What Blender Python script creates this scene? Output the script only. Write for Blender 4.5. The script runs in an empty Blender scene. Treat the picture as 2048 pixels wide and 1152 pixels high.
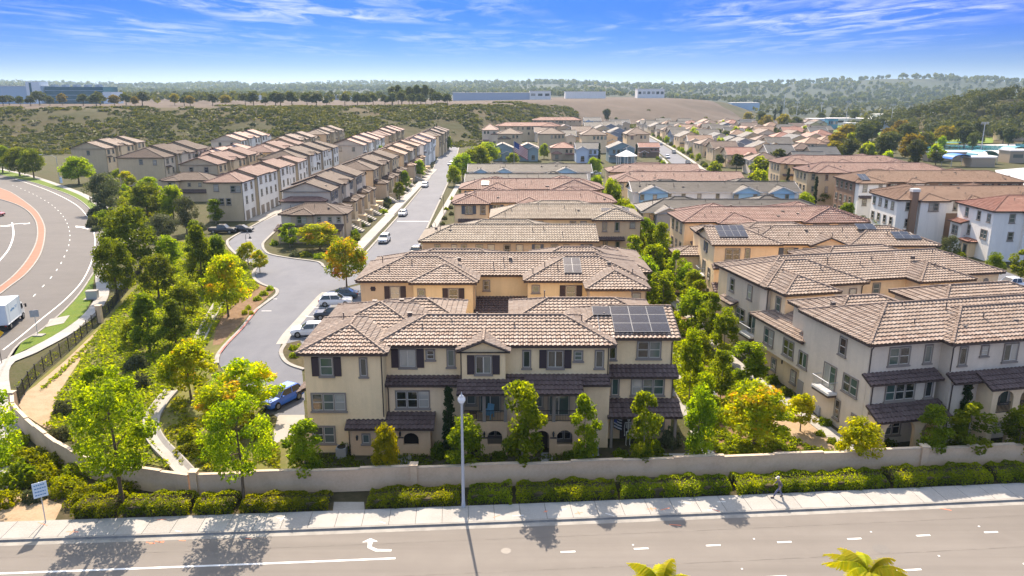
import bpy, math, random
import numpy as np
from mathutils import Vector, Matrix
R = math.radians
S = bpy.context.scene
COL = S.collection
# ---------------------------------------------------------------- camera
CAM_H = 30.0
PITCH = math.atan((576 - 183) / 1500.0)
cam_data = bpy.data.cameras.new('camera')
cam_data.sensor_width = 36.0
cam_data.lens = 1500.0 / 2048.0 * 36.0
cam_data.clip_start = 0.5
cam_data.clip_end = 30000
cam = bpy.data.objects.new('camera', cam_data)
cam.location = (0, 0, CAM_H)
cam.rotation_euler = (math.pi / 2 - PITCH, 0, 0)
COL.objects.link(cam)
S.camera = cam
# ---------------------------------------------------------------- world, sun, exposure
SUN_EL, SUN_AZ = R(44.0), math.atan2(-0.17, 1.0)      # sun stands ahead of the camera, slightly left
W = bpy.data.worlds.new('World'); S.world = W; W.use_nodes = True
nt = W.node_tree; nt.nodes.clear()
def wn(t, **k):
    n = nt.nodes.new(t)
    for a, b in k.items(): setattr(n, a, b)
    return n
out = wn('ShaderNodeOutputWorld'); bg = wn('ShaderNodeBackground'); bg.inputs[1].default_value = 0.15
sky = wn('ShaderNodeTexSky', sky_type='NISHITA', sun_disc=False, sun_elevation=SUN_EL, sun_rotation=SUN_AZ,
         altitude=20, air_density=1.0, dust_density=1.0, ozone_density=3.0)
tc = wn('ShaderNodeTexCoord'); sep = wn('ShaderNodeSeparateXYZ')
nt.links.new(tc.outputs['Generated'], sep.inputs[0])
# the deepening of the blue with height above the horizon (same all round)
rmp = wn('ShaderNodeValToRGB'); rmp.color_ramp.interpolation = 'B_SPLINE'
el = rmp.color_ramp.elements
el[0].position = 0.0; el[0].color = (0.105, 0.160, 0.30, 1)
el[1].position = 1.0; el[1].color = (1.0, 0.90, 0.74, 1)
for p, c in ((0.012, (0.088, 0.140, 0.27, 1)), (0.03, (0.038, 0.084, 0.225, 1)), (0.055, (0.011, 0.054, 0.212, 1)), (0.085, (0.003, 0.043, 0.232, 1)), (0.115, (0.001, 0.038, 0.25, 1)), (0.18, (0.02, 0.09, 0.28, 1)), (0.4, (0.72, 0.69, 0.64, 1))):
    e = el.new(p); e.color = c
nt.links.new(sep.outputs[2], rmp.inputs[0])
mul = wn('ShaderNodeMix', data_type='RGBA', blend_type='MULTIPLY'); mul.inputs[0].default_value = 1.0
nt.links.new(sky.outputs[0], mul.inputs[6]); nt.links.new(rmp.outputs[0], mul.inputs[7])
# cirrus: noise on a flat layer overhead
dv = wn('ShaderNodeMath', operation='MAXIMUM'); dv.inputs[1].default_value = 0.02
nt.links.new(sep.outputs[2], dv.inputs[0])
dx = wn('ShaderNodeMath', operation='DIVIDE'); dy = wn('ShaderNodeMath', operation='DIVIDE')
nt.links.new(sep.outputs[0], dx.inputs[0]); nt.links.new(dv.outputs[0], dx.inputs[1])
nt.links.new(sep.outputs[1], dy.inputs[0]); nt.links.new(dv.outputs[0], dy.inputs[1])
cmb = wn('ShaderNodeCombineXYZ'); nt.links.new(dx.outputs[0], cmb.inputs[0]); nt.links.new(dy.outputs[0], cmb.inputs[1])
CL = (1.4, 5.0, 0)
def cnoise(scale, rot, stretch, detail, loc=(0, 0, 0)):
    m = wn('ShaderNodeMapping'); m.inputs['Rotation'].default_value = (0, 0, R(rot)); m.inputs['Scale'].default_value = stretch; m.inputs['Location'].default_value = loc
    n = wn('ShaderNodeTexNoise'); n.inputs['Scale'].default_value = scale; n.inputs['Detail'].default_value = detail; n.inputs['Roughness'].default_value = 0.62; n.inputs['Distortion'].default_value = 0.6
    nt.links.new(cmb.outputs[0], m.inputs[0]); nt.links.new(m.outputs[0], n.inputs[0]); return n
n1 = cnoise(1.9, 16, (0.75, 0.34, 1), 11, (2.3, 0.4, 0)); n2 = cnoise(0.22, 0, (1, 0.45, 1), 3, CL)
r1 = wn('ShaderNodeMapRange'); r1.inputs[1].default_value = 0.44; r1.inputs[2].default_value = 0.80
r2 = wn('ShaderNodeMapRange'); r2.inputs[1].default_value = 0.42; r2.inputs[2].default_value = 0.60
nt.links.new(n1.outputs[0], r1.inputs[0]); nt.links.new(n2.outputs[0], r2.inputs[0])
r3 = wn('ShaderNodeMapRange'); r3.inputs[1].default_value = 0.035; r3.inputs[2].default_value = 0.085   # clouds thin out towards the horizon
nt.links.new(sep.outputs[2], r3.inputs[0])
m1 = wn('ShaderNodeMath', operation='MULTIPLY'); m2 = wn('ShaderNodeMath', operation='MULTIPLY')
nt.links.new(r1.outputs[0], m1.inputs[0]); nt.links.new(r2.outputs[0], m1.inputs[1])
nt.links.new(m1.outputs[0], m2.inputs[0]); nt.links.new(r3.outputs[0], m2.inputs[1])
mc = wn('ShaderNodeMix', data_type='RGBA'); mc.inputs[7].default_value = (1.6, 1.85, 2.5, 1)
nt.links.new(m2.outputs[0], mc.inputs[0]); nt.links.new(mul.outputs[2], mc.inputs[6])
nt.links.new(mc.outputs[2], bg.inputs[0]); nt.links.new(bg.outputs[0], out.inputs[0])
sl = bpy.data.lights.new('sun', 'SUN'); sl.energy = 2.2; sl.angle = R(0.53); sl.color = (1.0, 0.96, 0.90)
so = bpy.data.objects.new('sun', sl); COL.objects.link(so)
sd = Vector((math.sin(SUN_AZ) * math.cos(SUN_EL), math.cos(SUN_AZ) * math.cos(SUN_EL), math.sin(SUN_EL)))
so.rotation_euler = sd.to_track_quat('Z', 'Y').to_euler(); so.location = sd * 300
S.view_settings.view_transform = 'Standard'; S.view_settings.look = 'None'; S.view_settings.gamma = 1.0
S.view_settings.use_curve_mapping = False
S.view_settings.exposure = 2.22
S.view_settings.use_white_balance = True; S.view_settings.white_balance_temperature = 7900; S.view_settings.white_balance_tint = 14
S.render.engine = 'CYCLES'
S.cycles.max_bounces = 6; S.cycles.transparent_max_bounces = 6; S.cycles.volume_bounces = 0
# ---------------------------------------------------------------- survey: photograph measurements to metres on the ground
_c, _s = math.cos(PITCH), math.sin(PITCH)
def at(px, py, z=0.0):
    dx = (px - 1024) / 1500.0; dy = (py - 576) / 1500.0
    t = (z - CAM_H) / (-_s - dy * _c)
    return (dx * t, (_c - dy * _s) * t)
def height_at(py, Y):
    dy = (py - 576) / 1500.0
    return CAM_H + Y * (-_s - dy * _c) / (_c - dy * _s)
def depth(Y, z=0.0): return Y * _c - (z - CAM_H) * _s
def tag(o, label=None, cat=None, group=None, kind=None):
    if label: o['label'] = label
    if cat: o['category'] = cat
    if group: o['group'] = group
    if kind: o['kind'] = kind
    return o
def empty(name, loc=(0, 0, 0), rz=0.0, label=None, cat=None, group=None):
    o = bpy.data.objects.new(name, None); COL.objects.link(o)
    o.empty_display_size = 0.2
    o.location = loc; o.rotation_euler = (0, 0, rz)
    return tag(o, label, cat, group)
def put(name, mesh, parent=None, loc=(0, 0, 0), rot=(0, 0, 0), scale=None):
    o = bpy.data.objects.new(name, mesh); COL.objects.link(o)
    o.parent = parent; o.location = loc; o.rotation_euler = rot
    if scale is not None: o.scale = scale
    return o
class MB:
    """collects faces; build() links them as one mesh object"""
    def __init__(s): s.v = []; s.f = []; s.m = []; s.t = []; s.cm = 0; s.ct = 0.5
    def face(s, pts):
        n = len(s.v); s.v.extend([tuple(p) for p in pts]); s.f.append(tuple(range(n, n + len(pts)))); s.m.append(s.cm); s.t.append(s.ct)
    def box(s, x0, x1, y0, y1, z0, z1):
        n = len(s.v)
        s.v += [(x0, y0, z0), (x1, y0, z0), (x1, y1, z0), (x0, y1, z0), (x0, y0, z1), (x1, y0, z1), (x1, y1, z1), (x0, y1, z1)]
        q = ((0, 3, 2, 1), (4, 5, 6, 7), (0, 1, 5, 4), (1, 2, 6, 5), (2, 3, 7, 6), (3, 0, 4, 7))
        s.f += [tuple(n + i for i in a) for a in q]; s.m += [s.cm] * 6; s.t += [s.ct] * 6
    def hexa(s, b, t):
        """solid between bottom ring b and top ring t (same count)"""
        n = len(s.v); k = len(b); s.v += [tuple(p) for p in b] + [tuple(p) for p in t]
        s.f.append(tuple(n + i for i in range(k - 1, -1, -1))); s.f.append(tuple(n + k + i for i in range(k)))
        for i in range(k): j = (i + 1) % k; s.f.append((n + i, n + j, n + k + j, n + k + i))
        s.m += [s.cm] * (k + 2); s.t += [s.ct] * (k + 2)
    def tube(s, pts, rad, n=6, cap=True):
        pts = [Vector(p) for p in pts]; rad = rad if isinstance(rad, (list, tuple)) else [rad] * len(pts)
        base = len(s.v); up = Vector((0, 0, 1))
        for i, p in enumerate(pts):
            d = (pts[min(i + 1, len(pts) - 1)] - pts[max(i - 1, 0)]).normalized()
            a = d.cross(up if abs(d.z) < 0.9 else Vector((1, 0, 0))).normalized(); b = d.cross(a)
            for k in range(n):
                w = 2 * math.pi * k / n; s.v.append(tuple(p + (a * math.cos(w) + b * math.sin(w)) * rad[i]))
        for i in range(len(pts) - 1):
            for k in range(n):
                j = (k + 1) % n
                s.f.append((base + i * n + k, base + i * n + j, base + (i + 1) * n + j, base + (i + 1) * n + k)); s.m.append(s.cm); s.t.append(s.ct)
        if cap:
            s.f.append(tuple(base + k for k in range(n))); s.f.append(tuple(base + (len(pts) - 1) * n + k for k in range(n - 1, -1, -1))); s.m += [s.cm] * 2; s.t += [s.ct] * 2
    def mesh(s, name, mats, smooth=False, tint=False):
        me = bpy.data.meshes.new(name); me.from_pydata(s.v, [], s.f)
        mats = mats if isinstance(mats, (list, tuple)) else [mats]
        for m in mats: me.materials.append(m)
        if len(mats) > 1: me.polygons.foreach_set('material_index', s.m)
        if tint:
            a = me.attributes.new('tint', 'FLOAT', 'FACE'); a.data.foreach_set('value', s.t)
        if smooth: me.polygons.foreach_set('use_smooth', [True] * len(me.polygons))
        me.update(); return me
    def build(s, name, mats, parent=None, loc=(0, 0, 0), rot=(0, 0, 0), smooth=False, tint=False):
        return put(name, s.mesh(name, mats, smooth, tint), parent, loc, rot)
def np_mesh(name, verts, quads, mat, tint=None, smooth=False):
    """large quad meshes straight from numpy arrays"""
    me = bpy.data.meshes.new(name); nv, nf = len(verts), len(quads)
    me.vertices.add(nv); me.vertices.foreach_set('co', np.asarray(verts, np.float32).ravel())
    me.loops.add(nf * 4); me.polygons.add(nf)
    me.loops.foreach_set('vertex_index', np.asarray(quads, np.int32).ravel())
    me.polygons.foreach_set('loop_start', np.arange(0, nf * 4, 4, dtype=np.int32))
    me.polygons.foreach_set('loop_total', np.full(nf, 4, np.int32))
    me.polygons.foreach_set('use_smooth', np.full(nf, bool(smooth)))
    me.materials.append(mat); me.update(calc_edges=True)
    if tint is not None:
        a = me.attributes.new('tint', 'FLOAT', 'FACE'); a.data.foreach_set('value', np.asarray(tint, np.float32))
    me.validate()
    return me
# ---------------------------------------------------------------- materials
M = {}
def mat(name, col, rough=0.8, spec=0.3, metal=0.0, noise=None, bump=None, tint=None, rnd=None, alpha=None, coords='Object', emit=None):
    """noise=(scale, colour, amount, detail); a second noise may follow; bump=(scale, strength, distance); tint=(dark, light) from the face attribute; rnd=(a, b) by object"""
    m = bpy.data.materials.new(name); m.use_nodes = True; t = m.node_tree; L = t.links
    b = t.nodes['Principled BSDF']; b.inputs['Roughness'].default_value = rough; b.inputs['Metallic'].default_value = metal
    b.inputs['Specular IOR Level'].default_value = spec
    rgb = t.nodes.new('ShaderNodeRGB'); rgb.outputs[0].default_value = (*col, 1); cur = rgb.outputs[0]
    tcn = t.nodes.new('ShaderNodeTexCoord'); co = tcn.outputs['Object' if coords == 'World' else coords]
    if coords == 'World':
        g = t.nodes.new('ShaderNodeNewGeometry'); co = g.outputs['Position']
    def mix(fac, a, c2, bt='MIX'):
        x = t.nodes.new('ShaderNodeMix'); x.data_type = 'RGBA'; x.blend_type = bt
        if hasattr(fac, 'links'): L.new(fac, x.inputs[0])
        else: x.inputs[0].default_value = fac
        L.new(a, x.inputs[6])
        if hasattr(c2, 'links'): L.new(c2, x.inputs[7])
        else: x.inputs[7].default_value = (*c2, 1)
        return x.outputs[2]
    if tint:
        a = t.nodes.new('ShaderNodeAttribute'); a.attribute_name = 'tint'
        r = t.nodes.new('ShaderNodeValToRGB'); e = r.color_ramp.elements
        for i, cc in enumerate(tint):
            p = i / (len(tint) - 1)
            if i == 0: e[0].position = 0; e[0].color = (*cc, 1)
            elif i == len(tint) - 1: e[-1].position = 1; e[-1].color = (*cc, 1)
            else: q = e.new(p); q.color = (*cc, 1)
        L.new(a.outputs['Fac'], r.inputs[0]); cur = r.outputs[0]
    if rnd:
        oi = t.nodes.new('ShaderNodeObjectInfo'); r = t.nodes.new('ShaderNodeValToRGB'); e = r.color_ramp.elements
        r.color_ramp.interpolation = 'CONSTANT' if len(rnd) > 2 and rnd[-1] == 'c' else 'LINEAR'
        cs = [q for q in rnd if q != 'c']
        for i, cc in enumerate(cs):
            p = i / (len(cs) - 1) if r.color_ramp.interpolation == 'LINEAR' else i / len(cs)
            if i == 0: e[0].position = 0; e[0].color = (*cc, 1)
            elif i == 1: e[1].position = p; e[1].color = (*cc, 1)
            else: q = e.new(p); q.color = (*cc, 1)
        L.new(oi.outputs['Random'], r.inputs[0]); cur = r.outputs[0]
    ns = noise if isinstance(noise, list) else ([noise] if noise else [])
    for sc, c2, am, *rest in ns:
        n = t.nodes.new('ShaderNodeTexNoise'); n.inputs['Scale'].default_value = sc; n.inputs['Detail'].default_value = rest[0] if rest else 5; n.inputs['Roughness'].default_value = 0.6
        L.new(co, n.inputs['Vector'])
        mr = t.nodes.new('ShaderNodeMapRange'); mr.inputs[1].default_value = 0.42; mr.inputs[2].default_value = 0.62; mr.inputs[4].default_value = am
        L.new(n.outputs[0], mr.inputs[0]); cur = mix(mr.outputs[0], cur, c2)
    L.new(cur, b.inputs['Base Color'])
    if bump:
        n = t.nodes.new('ShaderNodeTexNoise'); n.inputs['Scale'].default_value = bump[0]; n.inputs['Detail'].default_value = 4
        L.new(co, n.inputs['Vector'])
        bp = t.nodes.new('ShaderNodeBump'); bp.inputs['Strength'].default_value = bump[1]; bp.inputs['Distance'].default_value = bump[2]
        L.new(n.outputs[0], bp.inputs['Height']); L.new(bp.outputs[0], b.inputs['Normal'])
    if emit:
        b.inputs['Emission Color'].default_value = (*emit[0], 1); b.inputs['Emission Strength'].default_value = emit[1]
    M[name] = m; return m
def leafmat(name, cols, trans=0.45, bright=1.0, tcol=None):
    """leaf: colour from the tint attribute, shifted a little per plant, lets light through"""
    m = bpy.data.materials.new(name); m.use_nodes = True; t = m.node_tree; L = t.links
    b = t.nodes['Principled BSDF']; b.inputs['Roughness'].default_value = 0.65; b.inputs['Specular IOR Level'].default_value = 0.12
    a = t.nodes.new('ShaderNodeAttribute'); a.attribute_name = 'tint'
    r = t.nodes.new('ShaderNodeValToRGB'); e = r.color_ramp.elements
    for i, cc in enumerate(cols):
        p = i / (len(cols) - 1)
        if i == 0: e[0].position = 0; e[0].color = (*cc, 1)
        elif i == len(cols) - 1: e[-1].position = 1; e[-1].color = (*cc, 1)
        else: q = e.new(p); q.color = (*cc, 1)
    L.new(a.outputs['Fac'], r.inputs[0])
    oi = t.nodes.new('ShaderNodeObjectInfo'); hs = t.nodes.new('ShaderNodeHueSaturation')
    mr = t.nodes.new('ShaderNodeMapRange'); mr.inputs[3].default_value = 0.485; mr.inputs[4].default_value = 0.515
    mv = t.nodes.new('ShaderNodeMapRange'); mv.inputs[3].default_value = 0.8 * bright; mv.inputs[4].default_value = 1.2 * bright
    L.new(oi.outputs['Random'], mr.inputs[0]); L.new(oi.outputs['Random'], mv.inputs[0])
    L.new(mr.outputs[0], hs.inputs['Hue']); L.new(mv.outputs[0], hs.inputs['Value']); L.new(r.outputs[0], hs.inputs['Color'])
    L.new(hs.outputs[0], b.inputs['Base Color'])
    tr = t.nodes.new('ShaderNodeBsdfTranslucent'); mx = t.nodes.new('ShaderNodeMixShader'); mx.inputs[0].default_value = trans
    g2 = t.nodes.new('ShaderNodeMix'); g2.data_type = 'RGBA'; g2.blend_type = 'MULTIPLY'; g2.inputs[0].default_value = 1; g2.inputs[7].default_value = (*(tcol or (2.3, 2.1, 0.55)), 1)
    L.new(hs.outputs[0], g2.inputs[6]); L.new(g2.outputs[2], tr.inputs[0])
    L.new(b.outputs[0], mx.inputs[1]); L.new(tr.outputs[0], mx.inputs[2]); L.new(mx.outputs[0], t.nodes['Material Output'].inputs[0])
    M[name] = m; return m
# surface materials (real-world base colours)
mat('soil', (0.052, 0.054, 0.020), 0.95, 0.1, noise=[(0.05, (0.038, 0.050, 0.012), 0.8), (0.35, (0.075, 0.066, 0.034), 0.6), (3.0, (0.10, 0.082, 0.05), 0.4)], bump=(4, 0.6, 0.05), coords='World')
mat('terrain', (0.050, 0.044, 0.016), 0.95, 0.1, noise=[(0.012, (0.095, 0.066, 0.036), 0.6, 8), (0.05, (0.034, 0.038, 0.009), 0.75, 8)], bump=(0.15, 0.5, 1.0), coords='World')
mat('dry_hill', (0.090, 0.066, 0.050), 0.95, 0.1, noise=[(0.012, (0.065, 0.050, 0.036), 0.7, 10), (0.06, (0.115, 0.085, 0.065), 0.5, 8)], bump=(0.3, 0.4, 0.5), coords='World')
mat('far_land', (0.032, 0.042, 0.026), 0.95, 0.1, noise=[(0.004, (0.06, 0.058, 0.042), 0.5, 8), (0.02, (0.026, 0.036, 0.022), 0.7, 8)], coords='World')
mat('mulch', (0.17, 0.105, 0.06), 0.95, 0.1, noise=[(1.2, (0.24, 0.16, 0.10), 0.7), (9, (0.10, 0.06, 0.035), 0.5)], bump=(14, 0.7, 0.03), coords='World')
mat('bare_dirt', (0.32, 0.235, 0.155), 0.95, 0.1, noise=[(0.8, (0.25, 0.17, 0.10), 0.7), (6, (0.38, 0.29, 0.2), 0.5)], bump=(8, 0.6, 0.03), coords='World')
mat('dark_bed', (0.055, 0.048, 0.025), 0.95, 0.1, noise=[(1.5, (0.09, 0.07, 0.04), 0.7)], bump=(8, 0.6, 0.03), coords='World')
def asphalt(name, base, dark, light):
    m = mat(name, base, 0.85, 0.25, noise=[(0.09, dark, 0.55, 6), (0.5, light, 0.30, 8), (30, dark, 0.25, 2)], coords='World')
    return m
asphalt('street_asphalt', (0.168, 0.152, 0.136), (0.146, 0.131, 0.117), (0.195, 0.177, 0.158))
asphalt('court_asphalt', (0.102, 0.110, 0.130), (0.084, 0.091, 0.110), (0.125, 0.134, 0.153))
asphalt('road_asphalt', (0.105, 0.098, 0.092), (0.085, 0.08, 0.077), (0.13, 0.12, 0.112))
mat('concrete', (0.30, 0.285, 0.26), 0.9, 0.2, noise=[(0.6, (0.24, 0.225, 0.20), 0.6), (6, (0.34, 0.32, 0.29), 0.4)], coords='World')
mat('sidewalk_slab', (0.32, 0.31, 0.29), 0.9, 0.2, noise=[(0.5, (0.25, 0.24, 0.22), 0.6), (8, (0.36, 0.345, 0.32), 0.5)], rnd=((0.27, 0.26, 0.245), (0.34, 0.33, 0.31)), coords='World')
mat('kerb_concrete', (0.29, 0.275, 0.25), 0.9, 0.2, noise=[(0.9, (0.20, 0.19, 0.175), 0.7)], coords='World')
mat('dark_joint', (0.07, 0.065, 0.06), 0.9)
mat('white_paint', (0.72, 0.72, 0.70), 0.7, 0.3, noise=[(3, (0.5, 0.49, 0.47), 0.6)], coords='World')
mat('red_kerb', (0.35, 0.06, 0.05), 0.8, 0.2, noise=[(3, (0.3, 0.22, 0.2), 0.6)], coords='World')
mat('orange_mark', (0.75, 0.22, 0.12), 0.8)
mat('median_brick', (0.26, 0.135, 0.09), 0.9, 0.2, noise=[(0.5, (0.21, 0.105, 0.07), 0.6), (8, (0.30, 0.17, 0.12), 0.5)], bump=(10, 0.4, 0.02), coords='World')
mat('turf', (0.09, 0.15, 0.015), 0.9, 0.15, noise=[(0.5, (0.13, 0.16, 0.02), 0.7), (6, (0.055, 0.10, 0.01), 0.6)], bump=(20, 0.8, 0.05), coords='World')
mat('wall_stucco', (0.66, 0.47, 0.31), 0.9, 0.15, noise=[(0.7, (0.54, 0.375, 0.24), 0.7), (0.25, (0.58, 0.40, 0.26), 0.5), (5, (0.70, 0.51, 0.35), 0.4)], bump=(30, 0.3, 0.01), coords='World')
mat('wall_cap', (0.56, 0.44, 0.32), 0.9, 0.15, noise=[(2, (0.40, 0.33, 0.26), 0.7)], coords='World')
def streaks(name, axis_scale, cols, amt):
    t = M[name].node_tree; L = t.links; b = t.nodes['Principled BSDF']; src = b.inputs['Base Color'].links[0].from_socket
    g = t.nodes.new('ShaderNodeNewGeometry'); mp = t.nodes.new('ShaderNodeMapping'); mp.inputs['Scale'].default_value = axis_scale; mp.inputs['Rotation'].default_value = (0, 0, -0.07)
    n = t.nodes.new('ShaderNodeTexNoise'); n.inputs['Scale'].default_value = 1.0; n.inputs['Detail'].default_value = 6; n.inputs['Roughness'].default_value = 0.65
    r = t.nodes.new('ShaderNodeMapRange'); r.inputs[1].default_value = 0.40; r.inputs[2].default_value = 0.68; r.inputs[4].default_value = amt
    x = t.nodes.new('ShaderNodeMix'); x.data_type = 'RGBA'; x.inputs[7].default_value = (*cols, 1)
    L.new(g.outputs['Position'], mp.inputs[0]); L.new(mp.outputs[0], n.inputs['Vector']); L.new(n.outputs[0], r.inputs[0]); L.new(r.outputs[0], x.inputs[0]); L.new(src, x.inputs[6]); L.new(x.outputs[2], b.inputs['Base Color'])
streaks('street_asphalt', (0.02, 0.75, 1), (0.125, 0.112, 0.10), 0.55); streaks('road_asphalt', (0.05, 0.35, 1), (0.085, 0.08, 0.075), 0.4); streaks('court_asphalt', (0.25, 0.10, 1), (0.135, 0.143, 0.162), 0.6)
def stucco(name, c, v=0.82):
    m = mat(name, c, 0.92, 0.12, noise=[(0.35, tuple(q * v for q in c), 0.55), (4, tuple(min(0.85, q * 1.07) for q in c), 0.35)], bump=(30, 0.12, 0.006), coords='World')
    streaks(name, (1.6, 1.6, 0.12), tuple(q * 0.80 for q in c), 0.45); return m
stucco('stucco_cream', (0.819, 0.608, 0.357)); stucco('stucco_sand', (0.819, 0.598, 0.374)); stucco('stucco_yellow', (0.74, 0.565, 0.33))
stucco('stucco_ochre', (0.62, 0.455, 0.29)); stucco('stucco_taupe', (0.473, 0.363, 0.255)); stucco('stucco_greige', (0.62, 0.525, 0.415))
stucco('stucco_white', (0.78, 0.75, 0.70), 0.93); stucco('stucco_brown', (0.26, 0.165, 0.115)); stucco('stucco_porch', (0.693, 0.461, 0.281))
stucco('stucco_tan', (0.588, 0.451, 0.289)); stucco('stucco_stone', (0.578, 0.490, 0.365))
mat('siding_blue', (0.26, 0.46, 0.62), 0.8, 0.2); mat('siding_teal', (0.22, 0.30, 0.32), 0.8, 0.2); mat('siding_pale_blue', (0.46, 0.54, 0.64), 0.8, 0.2); mat('siding_slate', (0.22, 0.25, 0.30), 0.8, 0.2)
def tiles(name, a, b, c):  # a: dark end, mostly shade painted on the tile risers
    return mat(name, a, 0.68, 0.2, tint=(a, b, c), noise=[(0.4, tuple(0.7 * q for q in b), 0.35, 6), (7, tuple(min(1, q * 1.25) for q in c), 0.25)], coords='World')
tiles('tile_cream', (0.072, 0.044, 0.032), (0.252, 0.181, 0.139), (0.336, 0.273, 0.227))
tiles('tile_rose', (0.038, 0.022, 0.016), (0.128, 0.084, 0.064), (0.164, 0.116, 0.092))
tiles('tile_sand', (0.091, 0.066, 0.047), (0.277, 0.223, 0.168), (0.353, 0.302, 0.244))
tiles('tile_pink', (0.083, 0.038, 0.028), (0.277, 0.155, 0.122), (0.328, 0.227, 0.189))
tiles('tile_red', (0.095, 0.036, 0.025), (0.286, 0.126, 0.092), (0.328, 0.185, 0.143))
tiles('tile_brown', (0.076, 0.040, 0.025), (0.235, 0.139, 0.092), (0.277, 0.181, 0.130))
tiles('tile_shaded', (0.034, 0.022, 0.021), (0.112, 0.074, 0.068), (0.145, 0.102, 0.093))  # darker copy of the roof tile, shade of the lean-to roofs in its colour
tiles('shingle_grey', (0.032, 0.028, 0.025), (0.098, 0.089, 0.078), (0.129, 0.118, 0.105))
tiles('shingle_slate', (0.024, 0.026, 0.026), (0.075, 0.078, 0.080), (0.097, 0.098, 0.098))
mat('roof_tile_single', (0.3, 0.2, 0.15), 0.62, 0.35, rnd=((0.15, 0.09, 0.065), (0.24, 0.165, 0.125), (0.29, 0.22, 0.18), (0.33, 0.265, 0.22)), noise=[(7, (0.25, 0.15, 0.11), 0.4)], coords='World')
mat('fascia_brown', (0.075, 0.05, 0.04), 0.7, 0.3)
mat('trim_white', (0.62, 0.60, 0.57), 0.7, 0.3)
mat('trim_taupe', (0.23, 0.195, 0.165), 0.8, 0.2)
mat('vinyl_frame', (0.50, 0.46, 0.39), 0.6, 0.3)
mat('shutter_brown', (0.055, 0.038, 0.040), 0.7, 0.25); mat('shutter_slate', (0.085, 0.10, 0.125), 0.7, 0.25)
mat('garage_door', (0.27, 0.225, 0.18), 0.7, 0.25); mat('door_dark', (0.04, 0.025, 0.02), 0.6, 0.3); mat('door_grey', (0.22, 0.21, 0.2), 0.7, 0.3)
mat('pipe_brown', (0.06, 0.042, 0.036), 0.6, 0.3)
# panes: dark rooms, drawn blinds, curtains behind the glass
g = mat('window_glass', (0.03, 0.035, 0.035), 0.08, 0.9, rnd=((0.012, 0.016, 0.016), (0.035, 0.045, 0.04), (0.05, 0.085, 0.075), (0.10, 0.12, 0.11), (0.32, 0.31, 0.27), (0.020, 0.025, 0.028), 'c'))
mat('solar_glass', (0.008, 0.012, 0.026), 0.22, 0.35, noise=[(0.9, (0.02, 0.028, 0.05), 0.6)]); mat('solar_frame', (0.22, 0.23, 0.24), 0.5, 0.4, metal=0.4)
mat('vent_metal', (0.10, 0.08, 0.07), 0.6, 0.4)
mat('dark_metal', (0.02, 0.02, 0.02), 0.5, 0.4, metal=0.3); mat('galvanised', (0.42, 0.44, 0.46), 0.45, 0.5, metal=0.5)
mat('lamp_post_white', (0.40, 0.42, 0.44), 0.5, 0.4); mat('lamp_glass', (0.7, 0.72, 0.72), 0.25, 0.6)
mat('rail_white', (0.62, 0.62, 0.6), 0.6, 0.3); mat('porch_shade', (0.03, 0.025, 0.022), 0.9)
mat('bark', (0.13, 0.095, 0.065), 0.95, 0.1, noise=[(5, (0.07, 0.05, 0.035), 0.7)], bump=(12, 0.6, 0.03))
mat('bark_pale', (0.24, 0.20, 0.155), 0.95, 0.1, noise=[(5, (0.15, 0.12, 0.09), 0.7)], bump=(12, 0.6, 0.03))
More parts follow.
